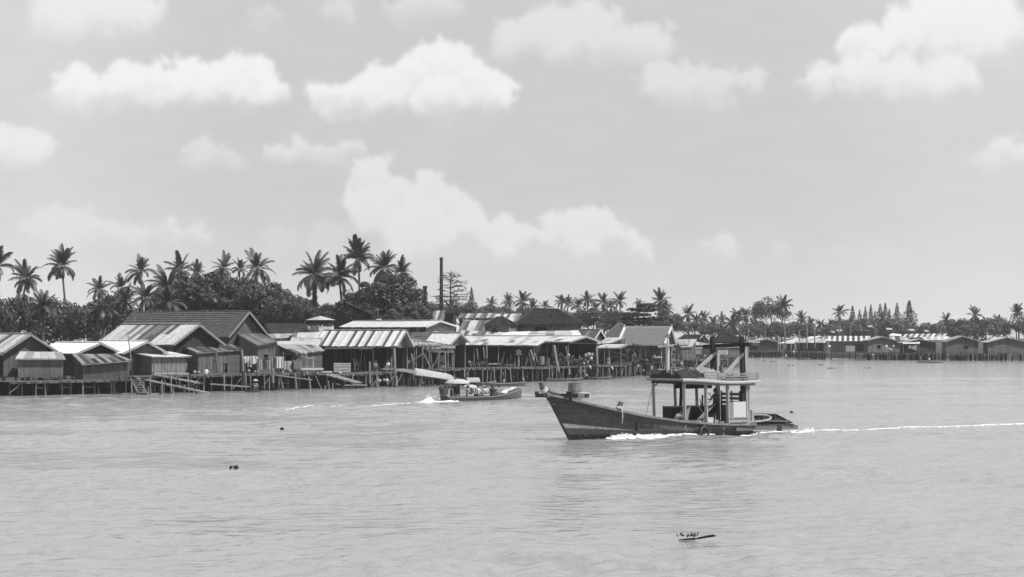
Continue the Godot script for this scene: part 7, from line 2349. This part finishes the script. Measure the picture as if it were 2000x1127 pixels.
# ---------------------------------------------------------------- people
# A body as one skin over tapered bones: [from, to, radius from, radius to, colour index]; colours: 0 skin, 1 shirt, 2 trousers, 3 hair or hat
func body_mesh(bones: Array, cell: float, shades: Array) -> ArrayMesh:
	var lo := Vector3.ONE * 99.0
	var hi := -lo
	for b in bones:
		for e in 2:
			lo = lo.min(b[e] - Vector3.ONE * (b[2 + e] + cell * 3.0))
			hi = hi.max(b[e] + Vector3.ONE * (b[2 + e] + cell * 3.0))
	var nx := int((hi.x - lo.x) / cell) + 2
	var ny := int((hi.y - lo.y) / cell) + 2
	var nz := int((hi.z - lo.z) / cell) + 2
	var field := PackedFloat32Array()
	field.resize(nx * ny * nz)
	field.fill(1.0)
	var near := PackedFloat32Array()
	near.resize(nx * ny * nz)
	near.fill(9.0)
	var owner_ := PackedByteArray()
	owner_.resize(nx * ny * nz)
	for b in bones:
		var a: Vector3 = b[0]
		var ab: Vector3 = b[1] - a
		var l2 := maxf(ab.length_squared(), 1e-6)
		var reach := maxf(b[2], b[3]) + cell * 2.5
		var from: Vector3 = ((a.min(b[1]) - Vector3.ONE * reach - lo) / cell).floor()
		var to: Vector3 = ((a.max(b[1]) + Vector3.ONE * reach - lo) / cell).ceil()
		for k in range(maxi(0, int(from.z)), mini(nz - 1, int(to.z)) + 1):
			for j in range(maxi(0, int(from.y)), mini(ny - 1, int(to.y)) + 1):
				for i in range(maxi(0, int(from.x)), mini(nx - 1, int(to.x)) + 1):
					var p := lo + Vector3(i, j, k) * cell
					var h := clampf((p - a).dot(ab) / l2, 0.0, 1.0)
					var dist := p.distance_to(a + ab * h) - lerpf(b[2], b[3], h)
					var at := (k * ny + j) * nx + i
					if dist < near[at]:
						near[at] = dist
						owner_[at] = b[4]
					var f := field[at]
					var m := clampf(0.5 + 0.5 * (f - dist) / 0.035, 0.0, 1.0)
					field[at] = lerpf(f, dist, m) - 0.035 * m * (1.0 - m)
	var index := {}
	var v := PackedVector3Array()
	var c := PackedColorArray()
	var step := [1, nx, nx * ny]
	var idx := PackedInt32Array()
	for k in nz - 1:
		for j in ny - 1:
			for i in nx - 1:
				var at := (k * ny + j) * nx + i
				var inside := 0
				for e in 8:
					if field[at + (e & 1) + ((e >> 1) & 1) * nx + ((e >> 2) & 1) * nx * ny] < 0.0:
						inside += 1
				if inside == 0 or inside == 8:
					continue
				var sum := Vector3.ZERO
				var n := 0
				for e in [[0, 1], [2, 3], [4, 5], [6, 7], [0, 2], [1, 3], [4, 6], [5, 7], [0, 4], [1, 5], [2, 6], [3, 7]]:
					var p0 := Vector3(e[0] & 1, (e[0] >> 1) & 1, (e[0] >> 2) & 1)
					var p1 := Vector3(e[1] & 1, (e[1] >> 1) & 1, (e[1] >> 2) & 1)
					var f0 := field[at + int(p0.x) + int(p0.y) * nx + int(p0.z) * nx * ny]
					var f1 := field[at + int(p1.x) + int(p1.y) * nx + int(p1.z) * nx * ny]
					if (f0 < 0.0) != (f1 < 0.0):
						sum += p0.lerp(p1, f0 / (f0 - f1))
						n += 1
				index[at] = v.size()
				v.append(lo + (Vector3(i, j, k) + sum / n) * cell)
				var g: float = shades[owner_[at]]
				if owner_[at] == 1 and shades.size() > 4:
					g = shades[4] if int(floor((v[v.size() - 1].y) / 0.075)) % 2 == 0 else g
				c.append(Color(g, g, g))
	for at in index:
		var k := int(at) / (nx * ny)
		var j := (int(at) / nx) % ny
		var i := int(at) % nx
		for axis in 3:
			if [i, j, k][axis] + 1 >= [nx, ny, nz][axis]:
				continue
			var f0 := field[at]
			var f1 := field[at + step[axis]]
			if (f0 < 0.0) == (f1 < 0.0):
				continue
			var s1: int = step[(axis + 1) % 3]
			var s2: int = step[(axis + 2) % 3]
			if not (index.has(at - s1) and index.has(at - s2) and index.has(at - s1 - s2)):
				continue
			var q := [index[at], index[at - s1], index[at - s1 - s2], index[at - s2]]
			if f0 < 0.0:
				idx.append_array(PackedInt32Array([q[0], q[2], q[1], q[0], q[3], q[2]]))
			else:
				idx.append_array(PackedInt32Array([q[0], q[1], q[2], q[0], q[2], q[3]]))
	var nn := PackedVector3Array()
	nn.resize(v.size())
	for e in range(0, idx.size(), 3):
		var q := (v[idx[e + 2]] - v[idx[e]]).cross(v[idx[e + 1]] - v[idx[e]])
		for w in 3:
			nn[idx[e + w]] += q
	for e in nn.size():
		nn[e] = nn[e].normalized()
	var arr := []
	arr.resize(Mesh.ARRAY_MAX)
	arr[Mesh.ARRAY_VERTEX] = v
	arr[Mesh.ARRAY_NORMAL] = nn
	arr[Mesh.ARRAY_COLOR] = c
	arr[Mesh.ARRAY_INDEX] = idx
	var out := ArrayMesh.new()
	out.add_surface_from_arrays(Mesh.PRIMITIVE_TRIANGLES, arr)
	return out


func limb(out: Array, pts: Array, radii: Array, cols: Array) -> void:
	for i in pts.size() - 1:
		out.append([pts[i], pts[i + 1], radii[i], radii[i + 1], cols[i]])


func hand(out: Array, wrist: Vector3, dir: Vector3, side: Vector3) -> void:
	var palm := wrist + dir * 0.07
	out.append([wrist, palm, 0.028, 0.034, 0])
	var curl := dir.cross(side).normalized()
	var lens := [0.065, 0.078, 0.072, 0.055]
	for k in 4:
		var root := palm + dir * 0.02 + side * (0.03 - 0.02 * k)
		var knuckle: Vector3 = root + dir * lens[k] * 0.55 + curl * 0.008
		out.append([root, knuckle, 0.0105, 0.0095, 0])
		out.append([knuckle, knuckle + (dir * 0.6 + curl * 0.8).normalized() * lens[k] * 0.5, 0.0095, 0.008, 0])
	out.append([wrist + dir * 0.025 + side * 0.025, wrist + dir * 0.06 + side * 0.06 + curl * 0.01, 0.013, 0.01, 0])
	out.append([wrist + dir * 0.06 + side * 0.06 + curl * 0.01, wrist + dir * 0.085 + side * 0.062 + curl * 0.02, 0.01, 0.008, 0])


# faces +z; feet (standing), seat (sitting) or heels (crouching) at y = 0
func bones_of(pose: String, hair := true, long_sleeve := false) -> Array:
	var o := []
	var hip := 0.9
	var lean := 0.0
	if pose == "sit":
		hip = 0.1
		lean = 0.04
	elif pose == "crouch":
		hip = 0.2
		lean = 0.14
	elif pose == "bend":
		hip = 0.12
		lean = 0.36
	var pelvis := Vector3(0, hip, 0)
	var up := Vector3(0, 1, lean).normalized()
	var waist := pelvis + up * 0.16
	var chest := pelvis + up * 0.40
	var neck := pelvis + up * 0.54 + Vector3(0, 0, 0.01)
	var head := neck + Vector3(0, 0.15, 0.02 + lean * 0.2)
	for s in [-1.0, 1.0]:
		o.append([pelvis + Vector3(s * 0.075, 0, 0), waist + Vector3(s * 0.055, 0, 0), 0.105, 0.095, 1 if s > 5 else 2])
		o.append([waist + Vector3(s * 0.05, 0.0, 0), chest + Vector3(s * 0.085, 0, 0), 0.1, 0.105, 1])
		o.append([chest + Vector3(s * 0.06, 0.02, 0), chest + Vector3(s * 0.15, 0.07, -0.01), 0.09, 0.058, 1])
	o.append([chest + up * 0.08, neck, 0.065, 0.05, 1])
	o.append([neck, neck + Vector3(0, 0.06, 0.008), 0.05, 0.048, 0])
	o.append([head + Vector3(0, 0.02, -0.012), head + Vector3(0, 0.03, 0.012), 0.092, 0.086, 0])
	o.append([head + Vector3(0, -0.06, 0.028), head + Vector3(0, -0.02, 0.04), 0.052, 0.066, 0])
	o.append([head + Vector3(0, 0.0, 0.092), head + Vector3(0, -0.022, 0.108), 0.012, 0.016, 0])
	for s in [-1.0, 1.0]:
		o.append([head + Vector3(s * 0.09, 0.0, -0.005), head + Vector3(s * 0.096, -0.03, -0.005), 0.016, 0.012, 0])
		o.append([head + Vector3(s * 0.034, 0.012, 0.083), head + Vector3(s * 0.036, 0.012, 0.084), 0.011, 0.011, 3])
	o.append([head + Vector3(-0.02, -0.055, 0.083), head + Vector3(0.02, -0.055, 0.083), 0.008, 0.008, 3])
	if hair:
		o.append([head + Vector3(0, 0.055, -0.03), head + Vector3(0, 0.062, 0.02), 0.088, 0.078, 3])
		o.append([head + Vector3(0, 0.03, -0.05), head + Vector3(0, -0.03, -0.06), 0.075, 0.055, 3])
	var sleeve := 1 if long_sleeve else 0
	for s in [-1.0, 1.0]:
		var sh := chest + Vector3(s * 0.17, 0.06, -0.01)
		var el := sh + Vector3(s * 0.07, -0.27, -0.02)
		var wr := el + Vector3(s * 0.01, -0.23, 0.09)
		if pose == "helm":
			el = sh + (Vector3(-0.10, -0.24, 0.10) if s < 0 else Vector3(0.06, -0.26, -0.05))
			wr = el + (Vector3(0.02, 0.02, 0.24) if s < 0 else Vector3(0.0, -0.1, 0.21))
		elif pose == "sit" or pose == "crouch":
			el = sh + Vector3(s * 0.05, -0.23, 0.09)
			wr = el + Vector3(-s * 0.08, -0.08, 0.21)
		elif pose == "bend":
			el = sh + Vector3(s * 0.06, -0.16, 0.2)
			wr = el + Vector3(-s * 0.03, -0.1, 0.22)
		elif pose == "hold":
			el = sh + Vector3(s * 0.06, -0.22, 0.12)
			wr = el + Vector3(-s * 0.08, 0.2, 0.12) if s > 0 else el + Vector3(0.02, -0.04, 0.22)
		var half := sh.lerp(el, 0.55)
		o.append([sh, half, 0.054, 0.048, 1])
		o.append([half, el, 0.044, 0.038, sleeve])
		o.append([el, wr, 0.038, 0.027, sleeve])
		var dir := (wr - el).normalized()
		hand(o, wr, dir, dir.cross(Vector3(0, 0.2, -s)).normalized() * (1.0 if s > 0 else -1.0))
		var hj := pelvis + Vector3(s * 0.09, -0.02, 0)
		var kn := hj + Vector3(s * 0.02, -0.42, 0.03)
		var an := kn + Vector3(s * 0.01, -0.40, -0.03)
		if pose == "sit" or pose == "bend":
			kn = hj + Vector3(s * 0.05, 0.04, 0.42)
			an = kn + Vector3(0, -0.40, 0.04)
		elif pose == "crouch":
			kn = hj + Vector3(s * 0.08, 0.26, 0.32)
			an = Vector3(hj.x + s * 0.06, 0.07, 0.14)
		elif pose == "helm":
			kn = hj + Vector3(s * 0.05, -0.42, 0.05 * s)
			an = kn + Vector3(s * 0.03, -0.40, -0.02)
		o.append([hj, kn, 0.095, 0.06, 2])
		o.append([kn, an, 0.058, 0.042, 2])
		o.append([an + Vector3(0, -0.03, -0.02), an + Vector3(s * 0.01, -0.045, 0.13), 0.036, 0.028, 0])
	return o


func person(label: String, pose: String, at: Vector3, face: float, shirt: float, legs: float, hat := "", skin := 0.13, cell := 0.024, stripe := -1.0, axes := Transform3D()) -> Node3D:
	var t := thing("person", label, "person", axes * at)
	t.basis = axes.basis * Basis.from_euler(Vector3(0, face, 0))
	var shades := [skin, shirt, legs, 0.012]
	if stripe >= 0.0:
		shades.append(stripe)
	var standing := pose in ["stand", "helm", "hold"]
	put(t, "body", body_mesh(bones_of(pose, hat == ""), cell, shades), M.person, Transform3D())
	off = Vector3.ZERO
	var lean: float = {"sit": 0.04, "crouch": 0.14, "bend": 0.36}.get(pose, 0.0)
	var hip: float = {"sit": 0.1, "crouch": 0.2, "bend": 0.12}.get(pose, 0.9)
	var head := Vector3(0, hip, 0) + Vector3(0, 1, lean).normalized() * 0.54 + Vector3(0, 0.15, 0.03 + lean * 0.2)
	if hat == "cone":
		var mb := MB.new()
		mb.lathe(head, [Vector2(0.001, 0.2), Vector2(0.27, 0.03), Vector2(0.26, 0.02), Vector2(0.001, 0.17)], 16)
		make(t, "hat", mb, M.canvas)
	elif hat == "brim":
		var mb := MB.new()
		mb.lathe(head, [Vector2(0.001, 0.13), Vector2(0.08, 0.12), Vector2(0.1, 0.05), Vector2(0.19, 0.03), Vector2(0.19, 0.02), Vector2(0.09, 0.03), Vector2(0.001, 0.08)], 14)
		make(t, "hat", mb, M.cloth_grey)
	return t


func build_people() -> void:
	# the helmsman of the fishing boat looks forward, over the bow
	person("man in striped shirt and dark trousers steering the fishing boat", "helm", Vector3(10.02, 0.73, -0.15), -PI * 0.5, 0.05, 0.025, "", 0.06, 0.018, 0.16, fb)
	var lt := Transform3D(Basis(Vector3.UP, deg_to_rad(44)), Vector3(-132.0 / F * 182.0, 0, -182.0))
	person("standing steersman in grey shirt and black shorts under the large umbrella", "stand", Vector3(1.0, 0.08, 0.15), PI * 0.5, 0.2, 0.02, "", 0.1, 0.024, -1.0, lt)
	person("figure standing behind the steersman under the large umbrella", "hold", Vector3(1.6, 0.08, -0.15), PI * 0.5, 0.12, 0.03, "", 0.1, 0.024, -1.0, lt)
	var seats := [
		[0.55, 0.2, 0.08, 0.06, "", "dark seated passenger beside the motor, left of the steersman"], [2.35, 0.15, 0.42, 0.3, "", "seated passenger in pale clothes right behind the steersman's legs"], [2.95, -0.1, 0.3, 0.1, "", "seated passenger in light shirt below the small white umbrella"], [3.35, 0.25, 0.6, 0.1, "", "seated passenger in white shirt, nearest the boat's side amidships"], [3.75, -0.15, 0.66, 0.2, "", "seated passenger in white blouse behind the dark-haired pair"],
		[4.05, 0.2, 0.7, 0.3, "brim", "passenger with wide grey hat amidships in the passenger boat"], [4.5, 0.0, 0.5, 0.1, "", "seated passenger leaning forward in front of the wide grey hat"], [5.0, 0.15, 0.03, 0.03, "", "passenger in black shirt towards the bow"], [5.4, -0.1, 0.05, 0.03, "", "passenger in dark shirt seated next to the black shirt"], [5.7, 0.15, 0.22, 0.1, "", "foremost passenger with raised hand by the white bundles"],
	]
	for q in seats:
		person(q[5], "sit" if not q[5].contains("raised") else "bend", Vector3(q[0], 0.3, q[1]), PI * 0.5 + rng.randf_range(-0.5, 0.5), q[2], q[3], q[4], 0.1, 0.026, -1.0, lt)
	person("crouching person in white shirt on the boardwalk below the rusty porch", "crouch", W(402, 738, 207.5), 2.4, 0.8, 0.1, "", 0.12, 0.026)
	var p := W(498, 766, 210.5)
	p.y = 0.12
	person("crouching person with pale conical hat at the water's edge", "crouch", p, 0.5, 0.2, 0.18, "cone", 0.12, 0.026)
	var t := thing("washing_plank", "low plank at the water under the crouching conical hat", "plank", p)
	bar(t, "plank", p + Vector3(-0.9, -0.06, 0.05), p + Vector3(0.5, -0.06, 0.05), 0.5, 0.08, M.wood_dark)
	person("seated person with bare dark shoulders in the shade of the striped hall", "sit", W(733, 721, 232), 0.6, 0.14, 0.04, "", 0.12, 0.03)
	person("seated person in white shirt near the corner pole of the striped hall", "sit", W(758, 721, 232), -0.6, 0.7, 0.05, "", 0.12, 0.03)
	for q in [[1731.5, 688, "stand", 0.7, 0.3, "person in white standing at the left post of the far porch"], [1737.5, 687, "sit", 0.4, 0.1, "person sitting on the far porch between two standing ones"], [1745, 688, "stand", 0.35, 0.1, "person standing at the right post of the far porch"], [1741, 688, "crouch", 0.5, 0.4, "person crouching on the floor of the far porch"], [1620, 688, "stand", 0.7, 0.1, "person in white beside the striped far bank house"]]:
		var at := W(q[0], q[1], 459.5)
		at.y = 1.5 if q[2] != "sit" else 1.75
		person(q[5], q[2], at, 0.2, q[3], q[4], "", 0.12, 0.032)
	var fw := water_at(1532, 700.8)
	for q in [[0.3, "sit", 0.75, "white clad person at the stern of the pale low boat"], [2.0, "stand", 0.7, "person in white shirt standing in the pale low boat"]]:
		person(q[3], q[1], fw + Vector3(cos(deg_to_rad(8.0)) * q[0], 0.2, -sin(deg_to_rad(8.0)) * q[0]), 1.2, q[2], 0.08, "", 0.12, 0.032)
	var rw := water_at(1792, 709)
	person("passenger with grey hat at the left end of the rowing boat", "sit", rw + Vector3(0.5, 0.25, 0), 1.2, 0.15, 0.1, "brim", 0.12, 0.03)
	person("rower in white shirt bent over in the rowing boat", "bend", rw + Vector3(2.2, 0.25, 0.15), -1.4, 0.75, 0.08, "", 0.12, 0.03)
	p = water_at(1705, 703.2)
	person("person with pale hat in the water under the far bank gable house", "crouch", p + Vector3(0, 0.1, 0), 0.0, 0.2, 0.1, "cone", 0.12, 0.032)


# ---------------------------------------------------------------- floating things
func build_debris() -> void:
	var p := water_at(1350, 1057)
	var t := thing("floating_branch", "floating branch with a leafy twig in the foreground water", "branch", p)
	var mb := MB.new()
	var sc := 60.0 / F
	var at := func(x: float, y: float) -> Vector3: return Vector3((x - 1000) * sc, (1057 - y) * sc * 0.8 + 0.03, -60.0 + (1057 - y) * 0.02)
	mb.tube([at.call(1356, 1057.5), at.call(1366, 1054), at.call(1380, 1050), at.call(1392, 1047), at.call(1396, 1048)], [0.012, 0.03, 0.032, 0.036, 0.02], 7)
	make(t, "log", mb, M.black_wood)
	mb = MB.new()
	mb.tube([at.call(1299, 1063), at.call(1322, 1063)], [0.022, 0.022], 6)
	make(t, "stick", mb, M.black_wood)
	mb = MB.new()
	mb.tube([at.call(1326, 1060), at.call(1340, 1058), at.call(1358, 1056)], [0.015, 0.025, 0.03], 6)
	make(t, "twig", mb, M.black_wood)
	var leaves := MB.new()
	for k in 26:
		var c: Vector3 = at.call(rng.randf_range(1324, 1362), 1059)
		c.y = 0.06 + rng.randf() * 0.05
		var d := Vector3(rng.randf_range(-0.5, 0.5), rng.randf_range(0.3, 1.0), rng.randf_range(-0.5, 0.5)).normalized() * rng.randf_range(0.05, 0.13)
		var w := d.cross(Vector3(0.3, 0.1, 1)).normalized() * 0.022
		leaves.quad(c, c + d * 0.5 + w, c + d, c + d * 0.5 - w, Color.WHITE * rng.randf_range(0.5, 1.0))
	tag(make(t, "leaf", leaves, M.leaf_dark), "", "", "", "stuff")
	var list := [[459, 915, 8, "small dark driftwood floating alone on the left water"], [551, 838.5, 3, "tiny dark scrap floating left of the wake"], [1478, 703, 5, "floating weed left of the far pale boat"], [1492, 705, 4, "floating weed below the far pale boat"], [1508, 706.5, 6, "dark floating weed right of the gantry"], [1545, 714, 7, "floating weed in the middle of the far water"], [1602, 713, 6, "floating weed before the tallest mooring pole"], [1625, 719.5, 9, "long strip of floating weed before the striped far house"], [1695, 719, 7, "dark tuft of floating weed before the far porch"], [1735, 708, 5, "floating weed near the far slatted gate"], [1642, 710, 4, "small floating weed near the striped far house's stilts"], [1468, 735, 5, "floating weed just right of the cabin roof"], [1545, 806, 2.2, "pair of small scraps floating right of the stern"], [1122, 745, 6, "dark tuft of weed beside the oil drum's rim"], [1270, 734.5, 12, "mat of weed at the foot of the pavilion's boardwalk"]]
	for q in list:
		var c := water_at(q[0], q[1])
		c.y = wave(c.x, -c.z) + 0.02 if c.z > -320.0 else 0.0
		t = thing("floating_weed", q[3], "driftwood" if q[3].contains("scrap") or q[3].contains("wood") else "water weed", c, "scraps and weed on the water")
		mb = MB.new()
		var w: float = q[2] * -c.z / F
		for k in 14:
			mb.box(c + Vector3(rng.randf_range(-w, w), 0.015 + rng.randf() * 0.04, rng.randf_range(-0.3, 0.3)), Vector3(rng.randf_range(0.1, 0.3) * w, 0.05 + rng.randf() * 0.06, 0.1), Basis.from_euler(Vector3(rng.randf() * 0.6, rng.randf() * 3.0, rng.randf() * 0.5)))
		make(t, "scrap", mb, M.leaf_dark)
